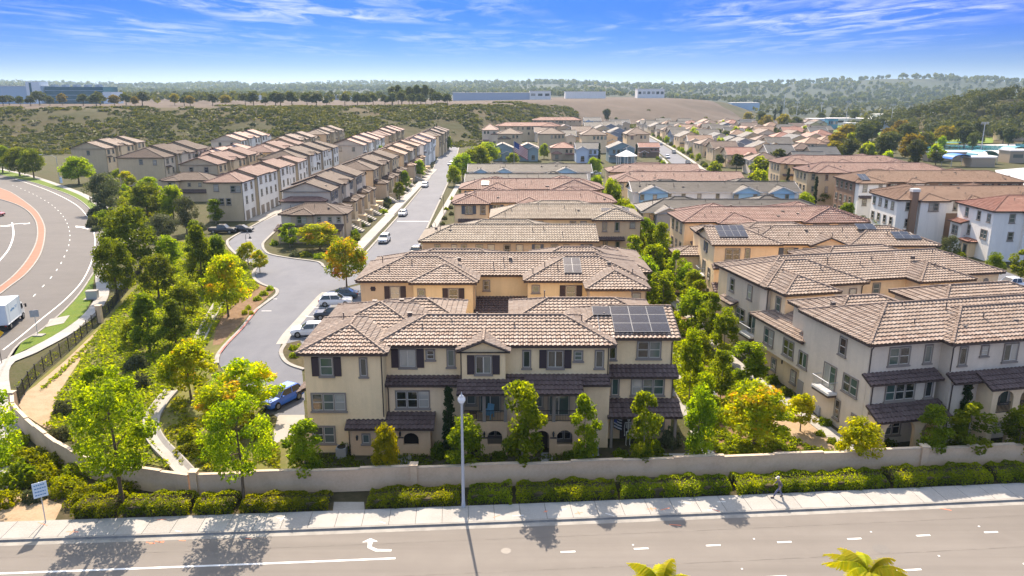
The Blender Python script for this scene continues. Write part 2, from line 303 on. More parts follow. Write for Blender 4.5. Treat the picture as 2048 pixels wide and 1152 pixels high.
# ---------------------------------------------------------------- roofs
TW, TC = 0.40, 0.50           # roof tile width and course
PROF5 = [(0.0, 0.0), (0.22, 0.0), (0.40, 0.055), (0.62, 0.08), (0.84, 0.055)]
PROF3 = [(0.0, 0.0), (0.35, 0.02), (0.65, 0.075)]
class Roof:
    """tile courses of one building, gathered plane by plane"""
    def __init__(s): s.V = []; s.Q = []; s.T = []; s.n = 0; s.single = []
    def plane(s, pts, lod=1, singles=0, rng=None, tw=TW, course=TC):
        """convex plane, pts[0]->pts[1] is the eave"""
        rng = rng or random.Random(1)
        P = [Vector(p) for p in pts]; o = P[0]; u = (P[1] - P[0]).normalized()
        n = Vector((0, 0, 0))
        for i in range(1, len(P) - 1): n += (P[i] - o).cross(P[i + 1] - o)
        n.normalize()
        if n.z < 0: n = -n
        v = n.cross(u)
        if v.z < 0: v = -v
        ab = [((p - o).dot(u), (p - o).dot(v)) for p in P]; bmax = max(b for a, b in ab)
        def span(b):
            xs = []
            for i in range(len(ab)):
                a0, b0 = ab[i]; a1, b1 = ab[(i + 1) % len(ab)]
                if abs(b1 - b0) < 1e-9:
                    if abs(b - b0) < 1e-6: xs += [a0, a1]
                    continue
                t = (b - b0) / (b1 - b0)
                if -1e-6 <= t <= 1 + 1e-6: xs.append(a0 + (a1 - a0) * t)
            return (min(xs), max(xs)) if xs else (0, 0)
        prof = {0: PROF5, 1: PROF3}.get(lod)
        nr = max(1, int(round(bmax / course))); ch = bmax / nr
        un, vn, nn, on = (np.array(q) for q in (u, v, n, o))
        for r in range(nr):
            b0, b1 = r * ch, (r + 1) * ch
            l0, r0 = span(b0 + 1e-5); l1, r1 = span(b1 - 1e-5)
            lo, hi = min(l0, l1), max(r0, r1)
            k0, k1 = math.floor(lo / tw), math.ceil(hi / tw)
            if lod >= 2:
                A = np.array([lo, hi]); Hh = np.zeros(2); tid = np.zeros(1, int); prof_n = 1
                w = 1.2; kk = np.arange(math.floor(lo / w), math.ceil(hi / w) + 1); A = kk * w; Hh = np.zeros(len(A)); tid = np.arange(len(A) - 1)
            else:
                A = np.array([(k + f) * tw for k in range(k0, k1) for f, h in prof] + [k1 * tw]); Hh = np.array([h for k in range(k0, k1) for f, h in prof] + [prof[0][1]])
                tid = np.repeat(np.arange(k1 - k0), len(prof))
            if len(A) < 2: continue
            th = 0.075 if lod < 2 else 0.06
            A0 = np.clip(A, l0, r0); A1 = np.clip(A, l1, r1)
            def pos(a, b, h): return on + a[:, None] * un + b * vn + h[:, None] * nn
            ln = len(A)
            V = np.concatenate([pos(A0, b0, Hh * 0.85 - 0.02), pos(A0, b0 - 0.03, Hh + th), pos(A1, b1, Hh * 0.9)])
            i = np.arange(ln - 1)
            keep = (np.abs(A0[1:] - A0[:-1]) + np.abs(A1[1:] - A1[:-1])) > 0.01
            tint = np.array([min(1, max(0.3, rng.gauss(0.6, 0.14))) for _ in range(tid.max() + 1)])
            if singles and lod == 0:
                for j, k in enumerate(range(k0, k1)):
                    if len(s.single) >= singles: break
                    if k * tw >= max(l0, l1) and (k + 1) * tw <= min(r0, r1):
                        s.single.append((o + u * (k * tw) + v * b0, u.copy(), v.copy(), n.copy(), ch)); keep &= (tid != j)
            i = i[keep]; tt = tint[tid[keep]]
            s.V.append(V)
            s.Q.append(np.stack([i, i + 1, ln + i + 1, ln + i], 1) + s.n); s.T.append(tt * 0.0)  # riser tint zero: shade of the open tile mouths put into the colour
            s.Q.append(np.stack([ln + i, ln + i + 1, 2 * ln + i + 1, 2 * ln + i], 1) + s.n); s.T.append(tt)
            s.n += len(V)
    def build(s, name, material, parent):
        me = np_mesh(name, np.concatenate(s.V), np.concatenate(s.Q), material, np.concatenate(s.T))
        return put(name, me, parent)
_single = None
def single_tile_mesh(ch):
    global _single
    if _single is None:
        b = MB(); pr = PROF5 + [(1.0, 0.0)]
        for (f0, h0), (f1, h1) in zip(pr[:-1], pr[1:]):
            a0, a1 = f0 * TW + 0.004, f1 * TW - 0.0
            b.face([(a0, -0.03, h0 + 0.077), (a1, -0.03, h1 + 0.077), (a1, ch, h1 * 0.9 + 0.002), (a0, ch, h0 * 0.9 + 0.002)])
            b.cm = 1  # dark second slot paints the shade of the tile mouth on the riser
            b.face([(a0, -0.03, h0 * 0.85 - 0.02), (a1, -0.03, h1 * 0.85 - 0.02), (a1, -0.03, h1 + 0.077), (a0, -0.03, h0 + 0.077)]); b.cm = 0
        _single = b.mesh('roof_tile', [M['roof_tile_single'], M['fascia_brown']])
    return _single
def caps(b, p, q, r=0.14, step=0.45):
    """row of barrel caps along a hip or ridge"""
    p, q = Vector(p), Vector(q); L = (q - p).length
    if L < 0.3: return
    n = max(1, int(L / step)); d = (q - p) / n; up = Vector((0, 0, 1)); s = d.cross(up)
    if s.length < 1e-4: return
    s.normalize(); w = s.cross(d).normalized()
    for i in range(n):
        a, c = p + d * i, p + d * (i + 1.06)
        ra, rc = r * 1.15, r * 0.9
        A = [a + s * ra, a + s * ra * 0.6 + w * ra * 0.8, a - s * ra * 0.6 + w * ra * 0.8, a - s * ra]
        C = [c + s * rc, c + s * rc * 0.6 + w * rc * 0.8, c - s * rc * 0.6 + w * rc * 0.8, c - s * rc]
        b.ct = 0.10 + 0.30 * ((i * 7919) % 10) / 10  # caps toned dark: the shade on their near side is in the colour
        for k in range(3): b.face([A[k], A[k + 1], C[k + 1], C[k]])
        b.face(A[::-1])
class Building:
    """a thing: walls, roofs, windows, pipes as parts under one Empty"""
    def __init__(s, name, label, loc, rz=0.0, group=None, cat='building', wall='stucco_cream', tile='tile_cream', fascia='fascia_brown', lod=1, pitch=0.34, singles=0, seed=1, course=TC):
        s.root = empty(name, (loc[0], loc[1], loc[2] if len(loc) > 2 else 0), rz, label, cat, group); s.wall = wall; s.tile = tile; s.fascia = fascia; s.lod = lod; s.pitch = pitch
        s.rng = random.Random(seed); s.roofs = []; s.fasl = []; s.singles = singles; s.course = course
        s.wmb = {}
    def R(s, tile=None, name='roof'):
        r = Roof(); r.cap = MB(); s.roofs.append((name, tile or s.tile, r)); return r
    def walls(s, x0, x1, y0, y1, z0, z1, m=None):
        s.wmb.setdefault(m or s.wall, []).append((x0, x1, y0, y1, z0, z1))
    def hip(s, x0, x1, y0, y1, z, axis=None, oh=0.5, gl=False, gr=False, tile=None, pitch=None, wall=None, z0=0.0, lod=None, body=True, sgl=0):
        """walls plus hip roof; gl/gr make the low/high end of the ridge a gable"""
        p = pitch or s.pitch; lod = s.lod if lod is None else lod
        if body: s.walls(x0, x1, y0, y1, z0, z, wall)
        a0, a1, b0, b1 = x0 - oh, x1 + oh, y0 - oh, y1 + oh
        axis = axis or ('x' if (a1 - a0) >= (b1 - b0) else 'y')
        Rf = s.R(tile); k = dict(lod=lod, rng=s.rng, course=s.course); zc = z - 0.02
        if axis == 'x':
            h = (b1 - b0) / 2; rz = zc + h * p; m = (b0 + b1) / 2
            l = a0 if gl else min(a0 + h, (a0 + a1) / 2); r = a1 if gr else max(a1 - h, (a0 + a1) / 2)
            A, B, C, D = (a0, b0, zc), (a1, b0, zc), (a1, b1, zc), (a0, b1, zc); E, F = (l, m, rz), (r, m, rz)
            Rf.plane([A, B, F, E], singles=sgl, **k); Rf.plane([C, D, E, F], **k)
            if not gl: Rf.plane([D, A, E], **k)
            if not gr: Rf.plane([B, C, F], **k)
        else:
            h = (a1 - a0) / 2; rz = zc + h * p; m = (a0 + a1) / 2
            l = b0 if gl else min(b0 + h, (b0 + b1) / 2); r = b1 if gr else max(b1 - h, (b0 + b1) / 2)
            A, B, C, D = (a0, b0, zc), (a1, b0, zc), (a1, b1, zc), (a0, b1, zc); E, F = (m, l, rz), (m, r, rz)
            Rf.plane([B, C, F, E], **k); Rf.plane([D, A, E, F], **k)
            if not gl: Rf.plane([A, B, E], singles=sgl, **k)
            if not gr: Rf.plane([C, D, F], **k)
        up = Vector((0, 0, 0.05)); ends = {}
        if lod < 3:
            V = lambda q: Vector(q) + up
            if (Vector(E) - Vector(F)).length > 0.3: caps(Rf.cap, V(E), V(F))
            lowc = (A, D) if axis == 'x' else (A, B); hic = (B, C) if axis == 'x' else (D, C)
            if not gl: caps(Rf.cap, V(lowc[0]), V(E)); caps(Rf.cap, V(lowc[1]), V(E))
            if not gr: caps(Rf.cap, V(hic[0]), V(F)); caps(Rf.cap, V(hic[1]), V(F))
        # fascia ring and soffit
        ft = 0.05; zt, zb = zc - 0.02, zc - 0.22
        f = MB(); s.fasl.append(f)
        f.box(a0 + 0.02, a1 - 0.02, b0 + 0.02, b0 + ft, zb, zt) if not (axis == 'y' and gl) else None
        f.box(a0 + 0.02, a1 - 0.02, b1 - ft, b1 - 0.02, zb, zt) if not (axis == 'y' and gr) else None
        f.box(a0 + 0.02, a0 + ft, b0 + ft, b1 - ft, zb, zt) if not (axis == 'x' and gl) else None
        f.box(a1 - ft, a1 - 0.02, b0 + ft, b1 - ft, zb, zt) if not (axis == 'x' and gr) else None
        f.face([(a0 + ft, b0 + ft, zb + 0.06), (a0 + ft, b1 - ft, zb + 0.06), (a1 - ft, b1 - ft, zb + 0.06), (a1 - ft, b0 + ft, zb + 0.06)])
        for g_, end, wx in ((gl, 0, None), (gr, 1, None)):
            if not g_: continue
            w = s.wmb.setdefault('tri:' + (wall or s.wall), [])
            if axis == 'x':
                xx = x0 if end == 0 else x1; ap = zc + (h - oh) * p + oh * p
                w.append(((xx, b0 + oh, z), (xx, b1 - oh, z), (xx, m, zc + h * p - 0.06)))
                xe = a0 if end == 0 else a1
                for yy in (b0, b1): f.tube([(xe, yy, zc - 0.06), (xe, m, rz - 0.02)], 0.1, 4)
            else:
                yy = y0 if end == 0 else y1
                w.append(((a0 + oh, yy, z), (a1 - oh, yy, z), (m, yy, zc + h * p - 0.06)))
                ye = b0 if end == 0 else b1
                for xx in (a0, a1): f.tube([(xx, ye, zc - 0.06), (m, ye, rz - 0.02)], 0.1, 4)
        return rz
    def shed(s, x0, x1, y0, y1, zlo, zhi, side='S', tile=None, oh=0.25):
        """lean-to roof; side is the way it falls"""
        k = dict(lod=s.lod, rng=s.rng, course=s.course); Rf = s.R(tile, 'lean_to_roof')
        if side == 'S': q = [(x0 - oh, y0, zlo), (x1 + oh, y0, zlo), (x1 + oh, y1, zhi), (x0 - oh, y1, zhi)]
        elif side == 'W': q = [(x0, y1 + oh, zlo), (x0, y0 - oh, zlo), (x1, y0 - oh, zhi), (x1, y1 + oh, zhi)]
        elif side == 'E': q = [(x1, y0 - oh, zlo), (x1, y1 + oh, zlo), (x0, y1 + oh, zhi), (x0, y0 - oh, zhi)]
        else: q = [(x1 + oh, y1, zlo), (x0 - oh, y1, zlo), (x0 - oh, y0, zhi), (x1 + oh, y0, zhi)]
        Rf.plane(q, **k)
        dn = Vector((0, 0, -0.10)); b = [Vector(p) + Vector((0, 0, -0.16)) for p in q]; t = [Vector(p) - Vector((0, 0, 0.03)) for p in q]
        f = MB(); f.hexa(b, t); s.fasl.append(f)
    def finish(s):
        for m, L in s.wmb.items():
            for t in L:
                b = MB()
                if m.startswith('tri:'): b.face(t); b.build('gable_wall', M[m[4:]], s.root)
                else: b.box(*t); b.build('wall', M[m], s.root)
        for name, tname, Rf in s.roofs:
            if not Rf.V: continue
            o = Rf.build(name, M[tname], s.root)
            if Rf.single: o['kind'] = 'stuff'
            for (p, u, v, n, ch) in Rf.single:
                mm = Matrix((u, v, n)).transposed().to_4x4(); mm.translation = p
                t = put('roof_tile', single_tile_mesh(ch), s.root); t.matrix_local = mm
            if Rf.cap.f: Rf.cap.build('ridge_cap', M[tname], o, tint=True)
        for f in s.fasl: f.build('fascia', M[s.fascia], s.root)
        return s.root
    # ---- openings. face: side of the house; c: coordinate along the wall; p: plane of that wall
    def at_face(s, face, c, p, z):
        return {'S': ((c, p, z), 0.0), 'E': ((p, c, z), math.pi / 2), 'N': ((c, p, z), math.pi), 'W': ((p, c, z), -math.pi / 2)}[face]
    def win(s, face, c, p, z, w, h, style='sh', shut=None, sill=True, lod=None):
        loc, rz = s.at_face(face, c, p, z); lod = s.lod if lod is None else lod
        make_window(s.root, loc, rz, w, h, style, shut, sill, lod)
    def part(s, name, mb, m, **k): return mb.build(name, M[m], s.root, **k)
    def pipe(s, pts, r=0.05):
        b = MB(); b.tube(pts, r, 5); return b.build('downpipe', M['pipe_brown'], s.root)
    def vents(s, spots):
        for i, (x, y, z) in enumerate(spots):
            b = MB()
            if i % 3 == 2: b.box(-0.2, 0.2, -0.15, 0.15, -0.25, 0.12); b.box(-0.24, 0.24, -0.19, 0.19, 0.12, 0.15)
            else: b.tube([(0, 0, -0.3), (0, 0, 0.45)], 0.055, 6); b.tube([(0, 0, 0.42), (0, 0, 0.5)], 0.09, 6)
            b.build('roof_vent', M['vent_metal'], s.root, (x, y, z))
_wcache = {}
def _ring(b, w, h, t, y0, y1):
    b.box(-w / 2 - t, w / 2 + t, y0, y1, h, h + t); b.box(-w / 2 - t, w / 2 + t, y0, y1, -t, 0)
    b.box(-w / 2 - t, -w / 2, y0, y1, 0, h); b.box(w / 2, w / 2 + t, y0, y1, 0, h)
def make_window(parent, loc, rz, w, h, style='sh', shut=None, sill=True, lod=1):
    key = (round(w, 2), round(h, 2), style, sill, lod)
    if key not in _wcache:
        n = {'sh': 1, 'fix': 1, 'dbl': 2, 'tri': 3, 'slide': 2, 'door': 2}[style]
        tr = MB()
        t = 0.11
        _ring(tr, w, h, t, -0.09, 0.03)
        gap = 0.10 if style in ('dbl', 'tri') else 0.0
        pw = (w - gap * (n - 1)) / n
        for i in range(n - 1):
            if gap: x = -w / 2 + (i + 1) * pw + i * gap; tr.box(x, x + gap, -0.085, 0.03, 0, h)
        if sill: tr.box(-w / 2 - t - 0.08, w / 2 + t + 0.08, -0.16, 0.03, -t - 0.12, -t + 0.001)
        sash = MB(); f = 0.045
        for i in range(n):
            x0 = -w / 2 + i * (pw + gap); x1 = x0 + pw
            sash.box(x0, x0 + f, -0.05, 0.02, 0, h); sash.box(x1 - f, x1, -0.05, 0.02, 0, h)
            sash.box(x0 + f, x1 - f, -0.05, 0.02, 0, f); sash.box(x0 + f, x1 - f, -0.05, 0.02, h - f, h)
            if style in ('sh', 'dbl', 'tri'): sash.box(x0 + f, x1 - f, -0.06, 0.02, h * 0.5 - 0.03, h * 0.5 + 0.03)
        pane = []
        for i in range(n):
            x0 = -w / 2 + i * (pw + gap); b = MB()
            b.box(x0 + 0.02, x0 + pw - 0.02, -0.022, -0.006, 0.02, h - 0.02)
            pane.append(b.mesh('pane', M['window_glass']))
        if lod >= 2:
            al = MB(); al.v, al.f, al.m, al.t = tr.v, tr.f, tr.m, tr.t
            pb = MB(); pb.box(-w / 2 + 0.01, w / 2 - 0.01, -0.022, -0.006, 0.01, h - 0.01); pane = [pb.mesh('pane', M['window_glass'])]
        _wcache[key] = (tr.mesh('window', M['trim_taupe']), sash.mesh('sash', M['vinyl_frame']), pane)
    tm, sm, pm = _wcache[key]
    o = put('window', tm, parent, loc, (0, 0, rz))
    if lod <= 1: put('sash', sm, o)
    for m in pm: put('pane', m, o)
    if shut:
        sw = min(0.62, w * 0.5 + 0.1); k2 = ('shut', round(h, 2), round(sw, 2), shut)
        if k2 not in _wcache:
            b = MB(); b.box(-sw / 2, sw / 2, -0.07, 0.02, -0.1, h + 0.1)
            for i in range(4): x = -sw / 2 + sw * (i + 0.5) / 4; b.box(x - sw * 0.105, x + sw * 0.105, -0.09, -0.068, -0.07, h + 0.07)
            for zz in (0.12, h - 0.2): b.box(-sw / 2 + 0.03, sw / 2 - 0.03, -0.11, -0.088, zz, zz + 0.09)
            _wcache[k2] = b.mesh('shutter', M[shut])
        for sg in (-1, 1): put('shutter', _wcache[k2], o, (sg * (w / 2 + 0.13 + sw / 2), 0, 0))
    return o
mat('bank_soil', (0.10, 0.105, 0.03), 0.95, 0.1, noise=[(0.25, (0.15, 0.15, 0.03), 0.7), (1.5, (0.17, 0.13, 0.07), 0.45)], coords='World')
# ---------------------------------------------------------------- ground sheet with the mesa, the wooded hill and the far ridges
BASE = [(-2000, 330), (-400, 360), (-260, 385), (-160, 405), (-100, 432), (-30, 440), (0, 500), (35, 590), (80, 650), (150, 680), (230, 740), (300, 900), (420, 1300), (900, 1500), (4000, 1700)]
bx_, by_ = np.array([b[0] for b in BASE], float), np.array([b[1] for b in BASE], float)
_rs = np.random.RandomState(7)
_ph = _rs.rand(40, 3) * 6.28
def wob(x, y, f, k):
    return np.sin(x * f + _ph[k, 0]) * np.cos(y * f * 1.13 + _ph[k, 1]) + 0.5 * np.sin(x * f * 2.3 + y * f * 1.7 + _ph[k, 2])
def sst(a, b, v):
    t = np.clip((v - a) / (b - a), 0, 1); return t * t * (3 - 2 * t)
def hgt(x, y):
    x = np.asarray(x, float); y = np.asarray(y, float)
    yb = np.interp(x, bx_, by_)
    d = y - yb
    slope = np.interp(x, [-2000, -50, 80, 250, 400], [125, 125, 190, 200, 300])
    top = np.interp(x, [-2000, -100, 60, 200, 330, 600, 4000], [19.5, 19.5, 21.5, 22.0, 14.0, 6.0, 4.0])
    m = sst(0, 1, d / slope)
    h = top * m + m * (1 - m) * 4 * (1.6 * wob(x, y, 0.021, 0) + 0.9 * wob(x, y, 0.055, 1))
    # the wooded hill at the right
    r = np.hypot((x - 410) / 125.0, (y - 605) / 110.0)
    h = h + 24 * sst(1.05, 0.1, r)
    # far ridges
    far = sst(1500, 3300, y)
    rid = 30 + 10 * wob(x, y, 0.0011, 2) + 7 * wob(x, y, 0.0031, 3) + 3 * wob(x, y, 0.009, 4)
    h = h + far * np.clip(rid, 8, 80)
    r2 = np.exp(-(((x - 1450) / 850.0) ** 2 + ((y - 2500) / 420.0) ** 2))
    h = h + r2 * (34 + 7 * wob(x, y, 0.006, 5))
    return h
def hz(x, y): return float(hgt(x, y))
xs = np.unique(np.concatenate([np.linspace(-9000, -500, 45), np.arange(-500, 620, 9.0), np.linspace(620, 9000, 45)]))
ys = np.unique(np.concatenate([np.linspace(-400, 330, 40), np.arange(330, 1000, 9.0), np.arange(1000, 1600, 30), np.linspace(1600, 4200, 60), np.linspace(4200, 9000, 14)]))
GX, GY = np.meshgrid(xs, ys); GZ = hgt(GX, GY) - 0.03
nx, ny = len(xs), len(ys)
vv = np.stack([GX.ravel(), GY.ravel(), GZ.ravel()], 1)
ii, jj = np.meshgrid(np.arange(nx - 1), np.arange(ny - 1)); q0 = (jj * nx + ii).ravel()
me = np_mesh('ground', vv, np.stack([q0, q0 + 1, q0 + nx + 1, q0 + nx], 1), M['soil'], smooth=True)
for k in ('terrain', 'dry_hill', 'far_land'): me.materials.append(M[k])
cx = (GX[:-1, :-1] + GX[1:, 1:]).ravel() / 2; cy = (GY[:-1, :-1] + GY[1:, 1:]).ravel() / 2
ybc = np.interp(cx, bx_, by_); mi = np.zeros(len(cx), np.int32)
mi[cy > ybc - 25] = 1; mi[(cy > ybc - 5) & (cx > 62 + 0.02 * wob(cx, cy, 0.05, 6)) & (cx < 330)] = 2
mi[(cy > ybc + 130) & (cx <= 62)] = 2; mi[cy > 1150] = 3; mi[(cx > 250) & (cy > 330)] = 1; mi[(cx > 340) & (cy > 800)] = 3
me.polygons.foreach_set('material_index', mi)
tag(put('ground', me), kind='structure')
# ---------------------------------------------------------------- sheets, kerbs, lines
def sheet(name, pts, z, m, kind='structure', parent=None):
    b = MB(); P = [tuple(p) for p in pts]
    ar = sum(P[i][0] * P[(i + 1) % len(P)][1] - P[(i + 1) % len(P)][0] * P[i][1] for i in range(len(P)))
    if ar < 0: P = P[::-1]
    b.face([(p[0], p[1], z) for p in P])
    o = b.build(name, M[m], parent)
    if kind and parent is None: o['kind'] = kind
    return o
def smooth_line(pts, n=6):
    """Catmull-Rom through 2D points"""
    P = [np.array(p, float) for p in pts]; o = []
    for i in range(len(P) - 1):
        a, b, c, d = P[max(i - 1, 0)], P[i], P[i + 1], P[min(i + 2, len(P) - 1)]
        for k in range(n):
            t = k / n; o.append(0.5 * ((2 * b) + (c - a) * t + (2 * a - 5 * b + 4 * c - d) * t * t + (3 * b - a - 3 * c + d) * t ** 3))
    o.append(P[-1]); return [tuple(p) for p in o]
def offs(line, d):
    """line shifted to its left by d"""
    L = [np.array(p, float) for p in line]; o = []
    for i in range(len(L)):
        t = L[min(i + 1, len(L) - 1)] - L[max(i - 1, 0)]; t /= max(1e-9, np.hypot(*t))
        o.append(tuple(L[i] + d * np.array([-t[1], t[0]])))
    return o
def ribbon(name, line, d0, d1, z, m, top=None, parent=None, kind='structure'):
    """strip between two offsets of a line; top makes it a solid of that height"""
    A, B = offs(line, d0), offs(line, d1); b = MB()
    for i in range(len(line) - 1):
        q = [A[i], A[i + 1], B[i + 1], B[i]]
        if top is None:
            if (q[1][0] - q[0][0]) * (q[3][1] - q[0][1]) - (q[1][1] - q[0][1]) * (q[3][0] - q[0][0]) < 0: q = q[::-1]
            b.face([(p[0], p[1], z) for p in q])
        else:
            b.face([(p[0], p[1], top) for p in q]); b.face([(*A[i], z), (*A[i + 1], z), (*A[i + 1], top), (*A[i], top)]); b.face([(*B[i], z), (*B[i + 1], z), (*B[i + 1], top), (*B[i], top)])
    o = b.build(name, M[m], parent)
    if parent is None and kind: o['kind'] = kind
    return o
def resample(line, step):
    L = [np.array(p, float) for p in line]; o = [tuple(L[0])]; acc = 0.0
    for a, b in zip(L[:-1], L[1:]):
        d = np.hypot(*(b - a)); t = step - acc
        while t <= d:
            o.append(tuple(a + (b - a) * t / d)); t += step
        acc = (acc + d) % step if d >= step - acc else acc + d
    return o
def slabs(root, line, d0, d1, step, z, m='sidewalk_slab', gap=0.03, th=0.10):
    """each slab of a walk is a piece of its own"""
    L = resample(line, step); A, B = offs(L, d0), offs(L, d1)
    for i in range(len(L) - 1):
        b = MB(); k = gap / step / 2
        def mixp(p, q, t): return (p[0] + (q[0] - p[0]) * t, p[1] + (q[1] - p[1]) * t)
        q = [mixp(A[i], A[i + 1], k), mixp(A[i], A[i + 1], 1 - k), mixp(B[i], B[i + 1], 1 - k), mixp(B[i], B[i + 1], k)]
        b.hexa([(p[0], p[1], z - th) for p in q], [(p[0], p[1], z) for p in q])
        b.build('slab', M[m], root)
def px_line(pts, z=0.0): return [at(a, b, z) for a, b in pts]
# -- front street
def kerb_y(x): return 47.86 + 0.0716 * x + 0.00017 * x * x
front = [(x, kerb_y(x)) for x in range(-130, 131, 4)]
sheet('front_street', [(-130, -60), (130, -60)] + [(x, y) for x, y in front[::-1]], 0.0, 'street_asphalt')
ribbon('gutter', front, -0.55, 0.0, 0.006, 'kerb_concrete')
ribbon('kerb', front, 0.0, 0.16, 0.0, 'kerb_concrete', top=0.14)
wk = tag(ribbon('sidewalk', front, 0.17, 2.34, 0.10, 'dark_joint', kind=None), kind='structure')
slabs(wk, [(x, kerb_y(x)) for x in np.arange(-60, 66, 1.0)], 0.18, 2.33, 1.9, 0.14)
def dashes(name, line, d, w, on, off, start=0.0, z=0.008, m='white_paint'):
    L = resample(line, 0.25); n = len(L); i = int(start / 0.25); b = MB(); o = None
    A, B = offs(L, d - w / 2), offs(L, d + w / 2); k, t = int(on / 0.25), int((on + off) / 0.25)
    root = None
    while i + k < n:
        b = MB()
        for j in range(i, i + k): b.face([(*A[j], z), (*A[j + 1], z), (*B[j + 1], z), (*B[j], z)])
        if root is None: root = tag(b.build(name, M[m]), kind='structure')
        else: b.build('dash', M[m], root)
        i += t
    return root
fl = [(x, kerb_y(x)) for x in np.arange(-60, 70, 1.0)]
dashes('lane_dashes', [p for p in fl if p[0] > 2], -3.75, 0.16, 1.1, 4.1, 0.0)
ribbon('lane_line', [p for p in fl if -60 <= p[0] < -7.6], -3.75, -3.57, 0.008, 'white_paint')
dashes('lane_dashes', [p for p in fl if p[0] > 14], -7.4, 0.16, 2.0, 7.0, 0.0)
def arrow(cx, cy, rz, sc=1.0, z=0.010, bend=True):
    b = MB()
    if bend: P = [(0.0, 1.1), (0.75, 0.5), (0.25, 0.5), (0.2, -0.3), (0.75, -0.75), (2.1, -0.95), (2.1, -1.25), (0.6, -1.1), (-0.15, -0.45), (-0.2, 0.5), (-0.75, 0.5)]
    else: P = [(0, 1.7), (0.5, 0.3), (0.14, 0.3), (0.14, -1.7), (-0.14, -1.7), (-0.14, 0.3), (-0.5, 0.3)]
    b.face([(x * sc, y * sc, 0) for x, y in P][::-1]); o = b.build('arrow_marking', M['white_paint'], None, (cx, cy, z), (0, 0, rz)); o['kind'] = 'structure'; return o
ax_, ay_ = at(748, 1090); arrow(ax_ - 0.3, ay_, R(6), 0.72)
# survey marks sprayed on the walk
for k in range(26):
    rr = random.Random(k * 13); x = rr.choice([rr.uniform(-34, 4), rr.uniform(-36, 10), rr.uniform(10, 34)]); d = rr.choice([rr.uniform(0.5, 2.1), rr.uniform(0.3, 1.2), rr.uniform(-1.2, -0.6)])
    b = MB(); a = rr.uniform(-0.6, 0.6); l = rr.uniform(0.15, 0.5); w = 0.035
    b.face([(-l, -w, 0), (l, -w, 0), (l, w, 0), (-l, w, 0)])
    if rr.random() < 0.4: b.face([(-w, -l * .7, 0.001), (w, -l * .7, 0.001), (w, l * .7, 0.001), (-w, l * .7, 0.001)])
    o = b.build('spray_mark', M['orange_mark' if rr.random() < 0.65 else 'white_paint'], None, (x, kerb_y(x) + d, 0.146 if d > 0.2 else 0.012), (0, 0, a)); o['kind'] = 'structure'
# patches and stains of the asphalt
mat('asphalt_patch', (0.13, 0.116, 0.103), 0.85, 0.25, noise=[(0.7, (0.19, 0.17, 0.15), 0.9)], coords='World')
mat('manhole_iron', (0.12, 0.11, 0.10), 0.6, 0.4, noise=[(8, (0.16, 0.145, 0.13), 0.6)])
for (a, c_, rr) in ((1762, 1098, 0.55), (1012, 1102, 0.35)):
    X, Y = at(a, c_); b = MB(); n = 24
    b.face([(rr * math.cos(i * 6.2832 / n), rr * math.sin(i * 6.2832 / n), 0) for i in range(n)]); o = b.build('manhole_cover', M['manhole_iron'], None, (X, Y, 0.010)); o['kind'] = 'structure'
for (x0, x1, d0, d1) in ((-60, 60, -5.62, -5.55), (-60, 60, -1.95, -1.90)):
    ribbon('asphalt_seam', [p for p in fl if x0 <= p[0] <= x1], d0, d1, 0.006, 'asphalt_patch')
# raised reflectors on the lane line
for (a, c_) in ((1266, 1090), (1508, 1078), (1742, 1064), (1958, 1053), (1484, 1138), (1878, 1112)):
    X, Y = at(a, c_); b = MB(); b.box(-0.06, 0.06, -0.06, 0.06, 0, 0.02); o = b.build('road_reflector', M['white_paint'], None, (X, Y, 0.001)); o['kind'] = 'structure'
# -- yard beds between wall and houses, walks
def wall_y(x): return kerb_y(x) + 5.35
sheet('yard_bed', [(x, wall_y(x)) for x in range(-24, 60, 3)] + [(60, 74), (24, 66), (20, 60.8), (-19, 60.8), (-24, 58)], 0.004, 'dark_bed')
sheet('hedge_bed', [(x, kerb_y(x) + 2.35) for x in range(-60, 63, 3)] + [(x, wall_y(x)) for x in range(60, -26, -3)] + [at(0, 900)], 0.006, 'dark_bed')
sheet('dirt_corner', px_line([(-60, 1075), (105, 1052), (125, 1010), (60, 985), (-60, 1000)]), 0.012, 'bare_dirt')
for (a, c0, c1) in ((808, 905, 938), (1097, 905, 932)):
    p0 = at(a - 14, c0); p1 = at(a + 14, c0); p2 = at(a + 16, c1); p3 = at(a - 16, c1)
    sheet('yard_path', [p0, p1, p2, p3], 0.014, 'concrete')
sheet('yard_path', px_line([(1310, 907), (1400, 907), (1440, 925), (1290, 925)]), 0.014, 'concrete')
sheet('yard_path', px_line([(668, 1004), (728, 1004), (730, 1028), (665, 1028)]), 0.012, 'concrete')
# -- greenbelt between the two rows
gpath = smooth_line(px_line([(1745, 935), (1715, 910), (1600, 820), (1520, 765), (1440, 700), (1400, 650)]) + [(24.0, 104), (23.6, 128), (24, 150)])
gb = tag(ribbon('greenbelt_path', gpath, -0.75, 0.75, 0.012, 'dark_joint', kind=None), kind='structure')
slabs(gb, gpath, -0.74, 0.74, 1.5, 0.06, gap=0.03, th=0.05)
p2path = smooth_line(px_line([(1440, 930), (1412, 900), (1385, 850), (1362, 790), (1345, 700)]) + [(15.9, 108), (15.9, 128)])
gb2 = tag(ribbon('house_path', p2path, -0.5, 0.5, 0.012, 'dark_joint', kind=None), kind='structure')
slabs(gb2, p2path, -0.49, 0.49, 1.5, 0.06, gap=0.03, th=0.05)
sheet('greenbelt_ground', [(16.5, 58), (29, 58), (26, 76), (24.0, 104), (23.5, 150), (18, 150), (16.4, 104)], 0.006, 'mulch')
sheet('bare_patch', px_line([(1590, 800), (1520, 790), (1540, 850), (1620, 895), (1700, 915), (1640, 850)]), 0.011, 'bare_dirt')
